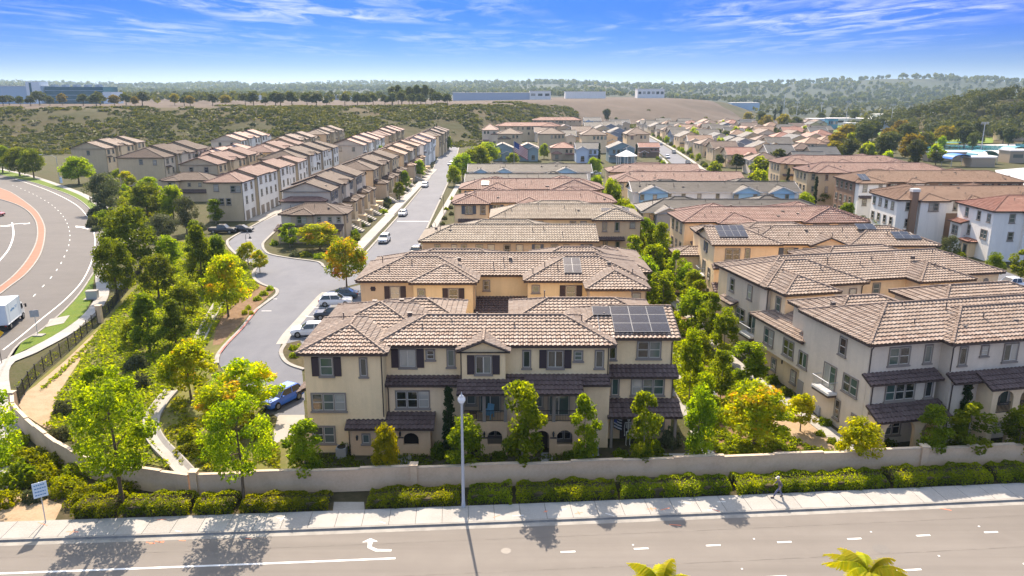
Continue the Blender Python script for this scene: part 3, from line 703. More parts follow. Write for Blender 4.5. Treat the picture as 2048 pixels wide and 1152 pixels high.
# -- private loop road
L_left = px_line([(560, 838), (505, 800), (452, 752), (438, 728), (441, 710), (458, 688), (486, 659), (506, 633), (517, 620), (538, 604), (556, 590), (557, 580), (546, 575), (526, 568), (511, 556), (511, 543), (516, 535), (506, 528), (480, 512), (464, 498), (457, 484), (470, 473), (530, 440), (552, 428)])
alley_far_l = [(-63.0, 190), (-60.0, 232), (-60.0, 300)]; alley_far_r = [(-52.5, 300), (-52.5, 232), (-53.0, 190)]
L_isl = px_line([(560, 452), (528, 482), (523, 492), (527, 502), (540, 510), (584, 518), (635, 525)]) + [(-33.0, 128.5), (-29.5, 130), (-28.0, 134), (-27.9, 141)]
st_l = [(-28.0, 186), (-28.6, 230), (-29.3, 270), (-33, 330), (-38, 430)]; st_r = [(-30, 430), (-25, 330), (-22.9, 289), (-20.6, 210), (-18.7, 141)]
L_east = [(-18.8, 128), (-19.2, 112)] + px_line([(719, 566), (660, 582), (641, 594), (600, 640), (575, 668), (562, 688), (557, 705), (564, 722), (580, 733), (604, 741), (610, 800)])
road_pts = L_left + alley_far_l + alley_far_r + L_isl + st_l + st_r + L_east
sheet('private_road', road_pts, 0.010, 'court_asphalt')
def kerb(name, line, w=0.45, flip=1, m='kerb_concrete', h=0.14):
    return ribbon(name, line, 0.0, flip * w, 0.004, m, top=h)
kl = L_left[3:]; kerb('kerb', smooth_line(kl, 3), 0.5, 1)
ribbon('red_kerb', smooth_line(L_left[4:9], 4), 0.02, 0.2, 0.15, 'red_kerb')
kerb('kerb', smooth_line(L_isl, 3), 0.5, -1 if False else 1)
kerb('kerb', L_isl[-1:] + st_l, 0.4, 1); kerb('kerb', st_r, 0.4, 1)
ribbon('valley_gutter', smooth_line(px_line([(652, 585), (641, 594), (600, 640), (575, 668), (562, 688)]), 3), -0.6, 0.6, 0.016, 'concrete')
kerb('kerb', smooth_line(px_line([(566, 690), (558, 705), (565, 722), (581, 733), (606, 741)]), 4), 0.45, 1)
sheet('planter_bed', px_line([(566, 690), (558, 705), (565, 722), (581, 733), (606, 741), (618, 715), (600, 682)]), 0.10, 'dark_bed')
sheet('parking_bay', px_line([(652, 586), (720, 570), (730, 640), (640, 690), (566, 690)]), 0.014, 'court_asphalt')
for (a0, c0, a1, c1) in ((640, 598, 700, 602), (625, 614, 690, 620), (611, 632, 672, 640), (596, 650, 655, 658), (580, 670, 640, 680)):
    p, q = at(a0, c0), at(a1, c1); ribbon('stall_line', [p, q], -0.06, 0.06, 0.020, 'white_paint')
sheet('parking_bay', px_line([(545, 790), (604, 770), (610, 830), (528, 830)]), 0.016, 'court_asphalt')
sheet('walk_apron', px_line([(556, 832), (606, 800), (612, 860), (540, 892)]), 0.014, 'concrete')
sheet('court_paving', [(-19, 71), (21, 71), (21, 80), (-19, 80)], 0.008, 'court_asphalt'); sheet('court_paving', [(-19, 93), (21, 93), (21, 103.5), (-19, 103.5)], 0.008, 'court_asphalt')
sheet('court_paving', [(-19, 115), (22, 115), (22, 123), (-19, 123)], 0.008, 'court_asphalt'); sheet('court_paving', [(61, 62), (85, 62), (85, 128), (61, 128)], 0.008, 'court_asphalt')
for (x0, x1, y0, y1) in ((-31.8, -29.2, 141, 300), (-18.2, -16.6, 112, 250)):
    o = tag(ribbon('sidewalk', [(x0 + 0.2, y0), (x0 - 0.6, y1)], -(x1 - x0), 0, 0.02, 'dark_joint', kind=None), kind='structure')
    for k in range(24):
        yy = y0 + k * 1.9
        b = MB(); b.box(x0 + 0.15, x1 - 0.1, yy + 0.015, yy + 1.885, 0.02, 0.13); b.build('slab', M['sidewalk_slab'], o)
    b = MB(); b.box(x0 - 0.35, x1 - 0.5, y0 + 24 * 1.9, y1, 0.025, 0.12); b.build('far_slabs', M['sidewalk_slab'], o)
ribbon('driveway', [(-62.4, 178), (-59.7, 232)], -3.0, 2.2, 0.014, 'concrete')
# markings of the street
for (a, c_) in ((968 - 120, 440),): pass
sheet('stop_bar', [(-27.4, 177), (-19.9, 177), (-19.9, 177.5), (-27.4, 177.5)], 0.018, 'white_paint')
for (a, c_) in ((545, 598), (533, 622), (497, 480)):
    X, Y = at(a, c_); sheet('stall_mark', [(X - 0.7, Y - 0.08), (X + 0.7, Y - 0.08), (X + 0.7, Y + 0.08), (X - 0.7, Y + 0.08)], 0.018, 'white_paint')
# -- boulevard at the left
rk = smooth_line([(-46, 52), (-51, 66)] + px_line([(26, 700), (78, 663), (122, 626), (155, 591), (178, 558), (199, 522), (206, 490), (204, 462), (196, 442), (180, 420), (155, 399), (119, 383), (60, 364), (0, 350)]) + [(-300, 380)], 5)
far_l = [(-420, 380), (-300, 200), (-220, 60), (-150, -20), (-60, 20)]
sheet('boulevard', rk + far_l, 0.006, 'road_asphalt')
ribbon('gutter', rk, -0.05, -0.6, 0.012, 'kerb_concrete'); kerb('kerb', rk, 0.25, -1)
ribbon('edge_line', smooth_line(px_line([(6, 700), (42, 672), (83, 638), (133, 597), (167, 558), (186, 515), (190, 485), (187, 460), (178, 438), (150, 408), (94, 380), (30, 358)]), 5), -0.09, 0.09, 0.014, 'white_paint')
medR = smooth_line(px_line([(-40, 615), (0, 590), (21, 574), (50, 552), (72, 527), (85, 502), (91, 472), (89, 449), (75, 424), (53, 405), (28, 388), (11, 380), (-30, 366)]), 5)
medL = smooth_line(px_line([(-40, 598), (0, 573), (31, 547), (56, 516), (71, 486), (74, 461), (69, 440), (54, 422), (31, 409), (0, 399), (-30, 390)]), 5)
b = MB(); n_ = min(len(medR), len(medL)); A = resample(medR, 1.0); B = medL[::-1]
sheet('brick_median', medR + medL[::-1], 0.13, 'median_brick')
kerb('median_kerb', medR, 0.25, 1, h=0.15); kerb('median_kerb', medL, 0.25, -1, h=0.15)
dl = smooth_line(px_line([(62, 598), (79, 580), (103, 554), (120, 530), (131, 508), (138, 489), (140, 473), (138, 458), (133, 444), (125, 431), (113, 418), (95, 404), (60, 385), (20, 368)]), 5)
dashes('lane_dashes', dl, 0, 0.14, 1.5, 4.5, 1.5, z=0.014)
ribbon('turn_line', smooth_line(px_line([(24, 445), (27, 469), (18, 497), (0, 520), (-20, 540)]), 5), -0.15, 0.15, 0.014, 'white_paint')
X, Y = at(164, 455); arrow(X, Y, R(52), 2.0, 0.016, bend=False); X, Y = at(46, 447); arrow(X, Y, R(-95), 1.6, 0.016, bend=True)
X, Y = at(2, 452); arrow(X, Y, R(-95), 1.6, 0.016, bend=False)
# grass verge, walk and fence line of the boulevard
verge_out = smooth_line([(-43, 53), (-46, 62)] + px_line([(0, 722), (40, 700), (100, 672), (150, 640), (178, 606), (186, 590), (178, 574), (165, 582)]), 4)
sheet('verge', [p for p in offs(rk, -0.3) if p[1] < 128] + [at(186, 575), at(184, 600)] + px_line([(170, 628), (150, 645), (100, 678), (40, 706), (0, 730)]) + [(-44.5, 60)], 0.10, 'turf')
walk = smooth_line([(-40, 52), (-44, 60)] + px_line([(0, 742), (60, 706), (120, 674), (170, 640), (196, 610), (206, 585), (203, 560), (205, 535), (222, 500)]) + [(-84, 168)] + px_line([(215, 420), (170, 392), (120, 372), (60, 352), (0, 338)]), 5)
wk2 = tag(ribbon('boulevard_walk', walk, -0.9, 0.9, 0.09, 'dark_joint', kind=None), kind='structure')
slabs(wk2, [p for p in walk if p[1] < 150], -0.88, 0.88, 1.8, 0.125, gap=0.03, th=0.03)
ribbon('walk_beyond', [p for p in walk if p[1] > 149], -0.9, 0.9, 0.12, 'sidewalk_slab')
sheet('walk_pad', px_line([(100, 640), (140, 632), (128, 648), (92, 656)]), 0.135, 'concrete')
sheet('verge', [p for p in offs(rk, -0.3) if p[1] > 150 and p[1] < 300] + [p for p in offs(walk, 0.9) if p[1] > 150 and p[1] < 300][::-1], 0.10, 'turf')
sheet('bank_ground', px_line([(30, 800), (60, 775), (200, 650), (262, 575), (300, 500), (400, 470), (455, 490), (500, 525), (510, 560), (545, 585), (500, 628), (440, 700), (436, 735), (545, 840), (600, 900), (590, 945), (350, 940), (200, 905), (80, 850)]), 0.008, 'bank_soil')
sheet('shrub_bed', px_line([(520, 566), (550, 580), (500, 628), (440, 690), (425, 690), (440, 620), (470, 580)]), 0.016, 'mulch')
sheet('bare_strip', px_line([(30, 800), (70, 772), (130, 722), (195, 660), (190, 680), (150, 735), (115, 790), (105, 840), (125, 875), (80, 850), (50, 830)]), 0.014, 'bare_dirt')
# concrete brow ditch
def ditch(pts):
    L = smooth_line(px_line(pts), 4); A, B, C, D = offs(L, 0.62), offs(L, 0.3), offs(L, -0.3), offs(L, -0.62); b = MB()
    for i in range(len(L) - 1):
        for P0, P1, z0, z1 in ((A, B, 0.30, 0.06), (B, C, 0.06, 0.06), (C, D, 0.06, 0.30)):
            b.face([(*P0[i], z0), (*P0[i + 1], z0), (*P1[i + 1], z1), (*P1[i], z1)])
        for P0, q in ((A, 0.1), (D, -0.1)):
            E_ = offs(L, (0.62 + 0.1) * (1 if q > 0 else -1)); b.face([(*P0[i], 0.30), (*P0[i + 1], 0.30), (*E_[i + 1], 0.30), (*E_[i], 0.30)]); b.face([(*E_[i], 0.30), (*E_[i + 1], 0.30), (*E_[i + 1], 0), (*E_[i], 0)])
    o = b.build('drainage_ditch', M['concrete']); o['kind'] = 'structure'
ditch([(372, 948), (345, 918), (318, 890), (303, 862), (306, 835), (325, 805), (345, 782)]); ditch([(398, 684), (412, 655), (428, 625), (444, 598)])
# ---------------------------------------------------------------- garden wall along the street, each panel, cap and post a piece
def garden_wall(label, line, step, tops, posts, h0=1.8):
    root = empty('garden_wall', (line[0][0], line[0][1], 0), 0, label, 'wall'); ox, oy = line[0]
    L = resample(line, step)
    for i in range(len(L) - 1):
        (xa, ya), (xb, yb) = L[i], L[i + 1]; t = np.array([xb - xa, yb - ya]); ln = np.hypot(*t); t /= ln; nrm = np.array([-t[1], t[0]]) * 0.1
        zt = h0 + tops[i % len(tops)]; b = MB()
        q = [(xa - nrm[0] - ox, ya - nrm[1] - oy), (xb - nrm[0] - ox, yb - nrm[1] - oy), (xb + nrm[0] - ox, yb + nrm[1] - oy), (xa + nrm[0] - ox, ya + nrm[1] - oy)]
        b.hexa([(*p, 0) for p in q], [(*p, zt) for p in q]); b.build('panel', M['wall_stucco'], root)
        e = 1.6; q = [(xa - nrm[0] * e - ox, ya - nrm[1] * e - oy), (xb - nrm[0] * e - ox, yb - nrm[1] * e - oy), (xb + nrm[0] * e - ox, yb + nrm[1] * e - oy), (xa + nrm[0] * e - ox, ya + nrm[1] * e - oy)]
        b = MB(); b.hexa([(*p, zt + 0.002) for p in q], [(*p, zt + 0.075) for p in q]); b.build('cap', M['wall_cap'], root)
    for (px, py) in posts:
        b = MB(); b.box(-0.26, 0.26, -0.26, 0.26, 0, h0 + 0.28); b.build('post', M['wall_stucco'], root, (px - ox, py - oy, 0))
        b = MB(); b.box(-0.33, 0.33, -0.33, 0.33, h0 + 0.282, h0 + 0.37); b.build('cap', M['wall_cap'], root, (px - ox, py - oy, 0))
    return root
wl = [(x, wall_y(x)) for x in np.arange(-24.0, 62, 1.0)]
garden_wall('long tan stucco garden wall with stepped caps along the front street', wl, 4.1, [0.0, 0.12, 0.04, 0.14, 0.02, 0.10], [(x, wall_y(x)) for x in (-24.2, -7.6, 33.6, 50.0)])
wc = smooth_line([(-24.6, wall_y(-24.4) - 0.05)] + px_line([(250, 933), (180, 916), (125, 893), (80, 861), (50, 836), (24, 806), (24, 790)], 1.8), 5)
garden_wall('curved tan garden wall turning the corner to the boulevard fence', wc, 2.4, [0.0, 0.08, 0.02, 0.1], [wc[-1]])
# ---------------------------------------------------------------- iron fence
fpts = smooth_line([wc[-1]] + px_line([(62, 771), (106, 728), (146, 696), (196, 646), (220, 626), (240, 600), (262, 572), (285, 540)]) + [(-76, 150), (-84, 175), (-100, 205), (-130, 240)], 5)
def iron_fence(line, step, h, label):
    root = empty('iron_fence', (line[0][0], line[0][1], 0), 0, label, 'fence'); ox, oy = line[0]; L = resample(line, step)
    for i, (x, y) in enumerate(L):
        b = MB(); b.box(-0.04, 0.04, -0.04, 0.04, 0, h + 0.1); b.box(-0.055, 0.055, -0.055, 0.055, h + 0.1, h + 0.14); b.build('post', M['dark_metal'], root, (x - ox, y - oy, 0))
        if i + 1 < len(L):
            x2, y2 = L[i + 1]
            for zz in (0.18, h - 0.05):
                b = MB(); b.tube([(x - ox, y - oy, zz), (x2 - ox, y2 - oy, zz)], 0.025, 4); b.build('rail', M['dark_metal'], root)
            b = MB()
            if y < 130:
                for k in range(1, 19):
                    t = k / 19; b.box(x + (x2 - x) * t - ox - 0.008, x + (x2 - x) * t - ox + 0.008, y + (y2 - y) * t - oy - 0.008, y + (y2 - y) * t - oy + 0.008, 0.1, h)
                o = b.build('pickets', M['dark_metal'], root); o['kind'] = 'stuff'
    return root
iron_fence(fpts, 2.3, 1.65, 'black iron picket fence along the boulevard walk')
X, Y = at(201, 645); rp = empty('stucco_pillar', (X, Y, 0), 0, 'square tan stucco pillar standing in the iron fence line', 'pillar')
b = MB(); b.box(-0.3, 0.3, -0.3, 0.3, 0, 2.3); b.build('shaft', M['wall_stucco'], rp); b = MB(); b.box(-0.38, 0.38, -0.38, 0.38, 2.302, 2.42); b.build('cap', M['wall_cap'], rp)
# ---------------------------------------------------------------- the townhouse row facing the street
def arch_wall(mb, x0, x1, y, th, z0, z1, ops):
    """wall with openings; ops = (xc, w, zbase, zspring, arched)"""
    cur = x0
    for xc, w, zb, zs, ar in sorted(ops):
        a, c = xc - w / 2, xc + w / 2
        mb.box(cur, a, y, y + th, z0, z1)
        if zb > z0: mb.box(a, c, y, y + th, z0, zb)
        if ar:
            n = 8; r = w / 2
            P = [(xc - r * math.cos(math.pi * i / n), zs + r * 0.9 * math.sin(math.pi * i / n)) for i in range(n + 1)]
            for (xa, za), (xb, zb2) in zip(P[:-1], P[1:]):
                mb.hexa([(xa, y, za), (xb, y, zb2), (xb, y + th, zb2), (xa, y + th, za)], [(xa, y, z1), (xb, y, z1), (xb, y + th, z1), (xa, y + th, z1)])
        else: mb.box(a, c, y, y + th, zs, z1)
        cur = c
    mb.box(cur, x1, y, y + th, z0, z1)
def sconce(parent, x, y, z):
    b = MB(); b.box(-0.05, 0.05, -0.05, 0.0, -0.1, 0.3); b.tube([(0, -0.13, -0.12), (0, -0.13, 0.2)], [0.07, 0.1], 6); b.tube([(0, -0.13, 0.2), (0, -0.13, 0.32)], [0.12, 0.02], 6)
    return b.build('wall_lantern', M['dark_metal'], parent, (x, y, z))
def plaque(parent, x, y, z):
    b = MB(); b.box(-0.28, 0.28, -0.03, 0.0, 0, 0.13); return b.build('house_number_plaque', M['fascia_brown'], parent, (x, y, z))
def balcony_rail(parent, x0, x1, y, z, h=1.0, m='dark_metal'):
    b = MB(); b.box(x0, x1, y - 0.03, y + 0.03, z + h - 0.05, z + h); b.box(x0, x1, y - 0.02, y + 0.02, z + 0.08, z + 0.12)
    n = int((x1 - x0) / 0.13)
    for i in range(n + 1): x = x0 + (x1 - x0) * i / n; b.box(x - 0.012, x + 0.012, y - 0.012, y + 0.012, z + 0.1, z + h - 0.05)
    return b.build('railing', M[m], parent)
def porch_unit(B, x0, x1, yf, yb, wallm='stucco_porch', rail=True):
    """two-storey loggia: arched porch below, covered balcony above"""
    w = x1 - x0; b = MB()
    arch_wall(b, x0, x1, yf, 0.35, 0.0, 3.1, [(x0 + w * 0.27, w * 0.30, 0.0, 1.75, True), (x0 + w * 0.73, w * 0.32, 0.95, 1.75, True)])
    b.box(x0, x0 + 0.3, yf + 0.352, yb, 0, 3.1); b.box(x1 - 0.3, x1, yf + 0.352, yb, 0, 3.1)
    b.box(x0 + 0.302, x1 - 0.302, yf + 0.352, yb, 2.85, 3.1)
    B.part('porch_wall', b, wallm)
    b = MB()
    for x in (x0, (x0 + x1) / 2 - 0.13, x1 - 0.28): b.box(x, x + 0.28, yf + 0.02, yf + 0.28, 3.102, 5.72)
    b.box(x0 + 0.002, x1 - 0.002, yf + 0.022, yf + 0.282, 5.722, 5.95); B.part('balcony_post', b, 'trim_taupe')
    b = MB(); b.box(x0 + 0.02, x1 - 0.02, yb - 0.05, yb + 0.02, 0, 6.1); B.part('recess_wall', b, 'stucco_taupe')  # darker stucco than the porch: loggia shade put into the wall colour
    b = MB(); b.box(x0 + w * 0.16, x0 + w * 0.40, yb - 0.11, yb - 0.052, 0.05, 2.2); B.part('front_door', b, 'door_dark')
    B.win('S', x0 + w * 0.73, yb - 0.05, 0.9, 1.2, 1.3, 'dbl', lod=1)
    B.win('S', x0 + w * 0.62, yb - 0.05, 3.15, 1.7, 2.1, 'slide', sill=False, lod=1); B.win('S', x0 + w * 0.2, yb - 0.05, 3.9, 0.7, 1.3, 'fix', lod=1)
    if rail: balcony_rail(B.root, x0 + 0.3, x1 - 0.3, yf + 0.14, 3.1)
    sconce(B.root, (x0 + x1) / 2, yf, 1.95); plaque(B.root, (x0 + x1) / 2, yf, 1.6)
B = Building('townhouse_row', 'cream townhouse row with brown shutters and solar panels behind the street wall', (-17.3, 58.75), 0, 'townhouse rows', 'house', wall='stucco_cream', tile='tile_cream', lod=0, singles=300, seed=11)
B.hip(0, 6.55, 0, 9.0, 9.15, axis='y', sgl=70)
B.hip(0.35, 9.6, 4.2, 13.4, 9.2, axis='x')
B.hip(6.0, 25.6, 1.6, 9.0, 9.3, axis='x', sgl=150)
B.hip(22.0, 31.4, 3.45, 11.6, 9.34, axis='x', gr=True, sgl=80)
B.hip(17.5, 30.6, 8.8, 15.4, 9.1, axis='x', lod=1); B.hip(4.5, 12.2, 9.4, 16.0, 8.9, axis='x', lod=1)
B.hip(13.05, 16.75, 0.55, 6.0, 9.12, axis='y', oh=0.4, gl=True, z0=6.3, pitch=0.40)
# second storey bay, lean-to roofs
B.walls(6.56, 13.0, 0.9, 1.62, 0, 6.0, 'stucco_sand'); B.walls(16.9, 25.62, 0.9, 1.62, 0, 6.05, 'stucco_sand'); B.walls(25.63, 31.42, 2.7, 3.47, 0, 6.1, 'stucco_sand')
B.shed(6.6, 13.0, 0.45, 1.6, 5.95, 6.45, 'S', 'tile_shaded'); B.shed(16.9, 25.4, 0.4, 1.6, 6.0, 6.55, 'S', 'tile_shaded')
B.shed(12.95, 16.95, -1.05, 0.55, 5.78, 6.5, 'S', 'tile_shaded'); B.shed(18.6, 23.0, -1.05, 1.0, 5.78, 6.6, 'S', 'tile_shaded')
B.shed(25.75, 31.5, 2.1, 3.45, 6.05, 6.75, 'S', 'tile_shaded'); B.shed(25.75, 31.7, 0.65, 2.7, 2.95, 3.85, 'S', 'tile_shaded')
porch_unit(B, 13.0, 16.9, -0.6, 1.5); porch_unit(B, 18.7, 22.9, -0.6, 0.86)
# lower porch of the end unit
b = MB(); arch_wall(b, 3.6, 10.4, -0.55, 0.3, 0, 2.55, [(7.0, 1.15, 0, 1.55, True), (8.75, 1.3, 0.95, 1.5, True)]); b.box(3.6, 3.9, -0.248, -0.002, 0, 2.55); b.box(10.1, 10.4, -0.248, 0.898, 0, 2.55); B.part('porch_wall', b, 'stucco_porch')
b = MB(); b.box(4.0, 10.0, 0.75, 0.86, 0, 2.5); B.part('recess_wall', b, 'porch_shade')  # near-black wall: the shade inside the porch is in its colour
B.shed(3.5, 10.5, -0.95, 0.95, 2.62, 3.38, 'S', 'tile_shaded')
B.win('S', 4.95, -0.55, 1.2, 0.55, 0.75, 'fix'); sconce(B.root, 4.2, -0.55, 1.6); plaque(B.root, 7.85, -0.55, 1.6); sconce(B.root, 7.85, -0.55, 1.95)
# porch of the right end unit
b = MB()
for x in (25.8, 28.7, 31.3): b.box(x, x + 0.22, 0.85, 1.07, 0, 2.9)
B.part('porch_post', b, 'trim_taupe'); b = MB(); b.box(26.9, 27.9, 2.6, 2.68, 0.05, 2.2); B.part('front_door', b, 'door_dark'); B.win('S', 30.2, 2.7, 0.9, 1.1, 1.4, 'dbl')
for (x, p, z, w, h, st, sh) in ((1.85, 0, 7.1, 1.0, 1.5, 'sh', 'shutter_brown'), (4.93, 0, 7.05, 0.5, 1.5, 'fix', None), (1.85, 0, 3.95, 2.75, 1.45, 'tri', None), (1.25, 0, 0.95, 1.8, 1.45, 'dbl', None),
        (8.4, 1.6, 7.25, 1.3, 1.5, 'slide', 'shutter_brown'), (10.35, 1.6, 7.95, 0.6, 0.75, 'sh', None), (12.1, 1.6, 7.3, 0.55, 1.45, 'fix', None), (8.8, 0.9, 3.8, 2.75, 1.45, 'tri', None),
        (14.9, 0.55, 7.05, 1.25, 1.5, 'slide', 'shutter_brown'), (18.55, 1.6, 7.2, 0.55, 1.45, 'fix', None), (21.0, 1.6, 7.2, 1.25, 1.45, 'slide', 'shutter_brown'), (22.95, 1.6, 7.85, 0.62, 0.75, 'sh', None),
        (24.75, 1.6, 7.2, 0.6, 1.45, 'fix', None), (26.1, 3.45, 7.3, 0.55, 1.5, 'fix', None), (29.3, 3.45, 7.4, 1.95, 1.45, 'dbl', None), (26.35, 2.7, 4.2, 0.55, 1.5, 'fix', None), (29.2, 2.7, 4.25, 2.75, 1.4, 'tri', None)):
    B.win('S', x, p, z, w, h, st, sh)
for yy in (3.0, 6.0): B.win('W', yy, 0, 7.1, 0.9, 1.4); B.win('W', yy, 0, 4.0, 0.9, 1.4)
for yy in (6.0, 9.0): B.win('E', yy, 31.4, 7.1, 0.9, 1.4); B.win('E', yy, 31.4, 4.0, 0.9, 1.4)
B.shed(-0.95, 0.0, 0.6, 2.9, 5.2, 5.75, 'W', 'tile_cream', oh=0.15)
B.pipe([(6.5, -0.4, 9.0), (6.45, -0.07, 8.6), (6.45, -0.07, 3.35)]); B.pipe([(6.75, 0.5, 5.9), (6.75, 0.84, 5.5), (6.75, 0.84, 3.3)]); B.pipe([(25.5, 1.5, 9.1), (25.5, 1.53, 6.4)])
B.pipe([(31.3, 3.0, 9.1), (31.3, 3.38, 8.7), (31.3, 3.38, 6.6)]); B.pipe([(31.35, 2.3, 6.0), (31.35, 2.63, 5.6), (31.35, 2.63, 3.7)]); B.pipe([(3.55, -0.7, 2.6), (3.55, -0.62, 2.3), (3.55, -0.62, 0.1)]); B.pipe([(13.1, 1.2, 9.1), (13.02, 0.5, 8.9), (13.02, 0.5, 6.5)])
B.vents([(9.5, 3.6, 10.0), (12.0, 4.4, 10.25), (8.0, 6.8, 10.4), (14.2, 5.1, 10.55), (17.5, 3.9, 10.1), (20.5, 4.6, 10.4), (23.5, 5.2, 10.3), (2.0, 6.5, 10.1), (4.2, 10.2, 10.6), (25.6, 6.2, 10.2), (26.5, 8.2, 10.6), (6.5, 12.0, 10.2), (29.2, 13.1, 10.7), (20.5, 12.5, 10.6)])
B.finish(); C1 = B
def solar(label, parent_b, x0, y0, cols, rows, skip=(), pw=1.66, ph=1.0, z0=0.0, pitch=0.34, zeave=9.34, yeave=2.95, dz=0.2):
    """array lying on a roof slope that rises to the back; x0, y0 in house coordinates"""
    M4 = parent_b.root.matrix_basis if False else None
    rb = parent_b.root; a = rb.rotation_euler[2]; lx, ly, lz = rb.location
    X, Y = lx + x0 * math.cos(a) - y0 * math.sin(a), ly + x0 * math.sin(a) + y0 * math.cos(a); z = zeave + (y0 - yeave) * pitch + dz
    r = empty('solar_array', (X, Y, z + lz), a, label, 'solar panels', 'solar arrays on the roofs'); ang = math.atan(pitch); r.rotation_euler = (0, 0, a)
    for i in range(cols):
        for j in range(rows):
            if (i, j) in skip: continue
            k = ('solar', pw, ph)
            if k not in _wcache:
                b = MB(); b.box(0.02, pw - 0.02, 0.02, ph - 0.02, 0, 0.03); b.cm = 1
                b.box(0, pw, 0, 0.02, -0.02, 0.035); b.box(0, pw, ph - 0.02, ph, -0.02, 0.035); b.box(0, 0.02, 0.02, ph - 0.02, -0.02, 0.035); b.box(pw - 0.02, pw, 0.02, ph - 0.02, -0.02, 0.035)
                _wcache[k] = b.mesh('solar_panel', [M['solar_glass'], M['solar_frame']])
            c, s_ = math.cos(ang), math.sin(ang)
            put('solar_panel', _wcache[k], r, (i * (pw + 0.02), j * (ph + 0.02) * c, j * (ph + 0.02) * s_), (ang, 0, 0))
    b = MB()
    for i in range(cols): b.tube([(i * (pw + 0.02) + 0.4, 0, -0.06), (i * (pw + 0.02) + 0.4, rows * ph * math.cos(ang), rows * ph * math.sin(ang) - 0.06)], 0.04, 4); b.tube([(i * (pw + 0.02) + 0.4, 0.2, -dz), (i * (pw + 0.02) + 0.4, 0.2, -0.02)], 0.03, 4)
    b.build('mounting_rail', M['solar_frame'], r); return r
solar('ten-panel solar array on the roof above the cream row beside the street wall', C1, 24.6, 3.5, 4, 3, skip=((0, 0), (0, 1)), pw=1.62, ph=1.28)
# ---------------------------------------------------------------- right row by the greenbelt (front)
ANG = R(11.5)
B = Building('townhouse_row', 'pale townhouse row with side balcony and arched loggias at the street wall', (30.6, 60.6), ANG, 'townhouse rows', 'house', wall='stucco_greige', tile='tile_cream', lod=0, singles=300, seed=21)
B.hip(0, 30, 0, 9.8, 9.3, axis='x', sgl=130); B.hip(7.0, 30.5, -1.2, 7.4, 9.3, axis='x', sgl=170); B.hip(0.9, 11, 6.2, 13.2, 9.2, axis='x'); B.hip(14, 28, 8, 15, 9.2, axis='x', lod=1)
B.walls(0.02, 6.4, -0.65, 0.1, 0, 6.0); B.shed(-0.3, 6.4, -1.3, 0.0, 5.95, 6.55, 'S', 'tile_shaded'); B.shed(0.0, 6.6, -2.5, -0.65, 3.0, 3.9, 'S', 'tile_shaded', oh=0.3)
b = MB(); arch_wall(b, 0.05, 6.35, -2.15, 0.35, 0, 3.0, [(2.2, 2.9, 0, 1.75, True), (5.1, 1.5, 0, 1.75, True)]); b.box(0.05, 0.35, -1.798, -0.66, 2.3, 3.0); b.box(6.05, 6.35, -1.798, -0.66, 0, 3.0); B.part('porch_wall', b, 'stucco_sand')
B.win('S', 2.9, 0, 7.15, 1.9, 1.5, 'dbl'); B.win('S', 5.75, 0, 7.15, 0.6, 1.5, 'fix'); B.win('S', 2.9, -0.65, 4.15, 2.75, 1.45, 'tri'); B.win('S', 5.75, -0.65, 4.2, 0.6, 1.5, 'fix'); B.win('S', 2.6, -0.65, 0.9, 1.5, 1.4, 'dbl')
B.walls(7.02, 30, -1.6, -1.1, 0, 6.1); B.shed(7.0, 30, -2.4, -1.2, 5.95, 6.5, 'S', 'tile_shaded'); B.shed(9.6, 15.0, -3.6, -1.7, 5.65, 6.55, 'S', 'tile_shaded'); B.shed(18, 24, -3.6, -1.7, 5.65, 6.55, 'S', 'tile_shaded')
for x0 in (9.8, 18.2):
    b = MB(); arch_wall(b, x0, x0 + 5.0, -3.3, 0.35, 3.2, 5.7, [(x0 + 1.35, 1.6, 3.2, 4.6, True), (x0 + 3.65, 1.6, 3.2, 4.6, True)]); arch_wall(b, x0, x0 + 5.0, -3.3, 0.35, 0, 3.198, [(x0 + 1.35, 1.6, 0, 2.5, False), (x0 + 3.65, 1.6, 0, 2.5, False)])
    b.box(x0, x0 + 0.3, -2.948, -1.602, 0, 5.7); b.box(x0 + 4.7, x0 + 5.0, -2.948, -1.602, 0, 5.7); b.box(x0 + 0.302, x0 + 4.698, -2.948, -1.602, 2.95, 3.2); B.part('porch_wall', b, 'stucco_sand')
    B.win('S', x0 + 3.3, -1.6, 3.3, 1.6, 2.1, 'slide', sill=False); b = MB(); b.box(x0 + 0.9, x0 + 1.8, -1.68, -1.605, 0.05, 2.2); B.part('front_door', b, 'door_dark')
    balcony_rail(B.root, x0 + 0.5, x0 + 4.5, -3.1, 3.2); sconce(B.root, x0 + 2.5, -3.3, 2.1)
for x in (8.2, 10.3, 13.0, 15.6, 18.2, 21.0, 24.0): B.win('S', x, -1.2, 7.2 + (0.7 if x == 10.3 else 0), 1.3 if x in (13.0, 21.0) else 0.62, 0.8 if x == 10.3 else 1.5, 'slide' if x in (13.0, 21.0) else ('sh' if x == 10.3 else 'fix'))
B.win('W', 3.6, 0, 7.0, 0.85, 1.5); B.win('W', 8.0, 0.9, 7.0, 0.95, 1.5); B.win('W', 2.0, 0, 3.9, 1.9, 1.5, 'dbl'); B.win('W', 5.0, 0, 3.2, 1.7, 2.2, 'slide', sill=False); B.win('W', 3.4, 0, 0.9, 0.6, 1.7, 'sh'); B.win('W', 0.9, 0, 1.2, 0.7, 1.0, 'sh'); B.win('W', 9.4, 0, 3.7, 1.3, 1.4, 'slide')
b = MB(); b.box(-0.05, 0.02, 8.9, 9.9, 0.05, 2.2); B.part('side_door', b, 'door_grey')
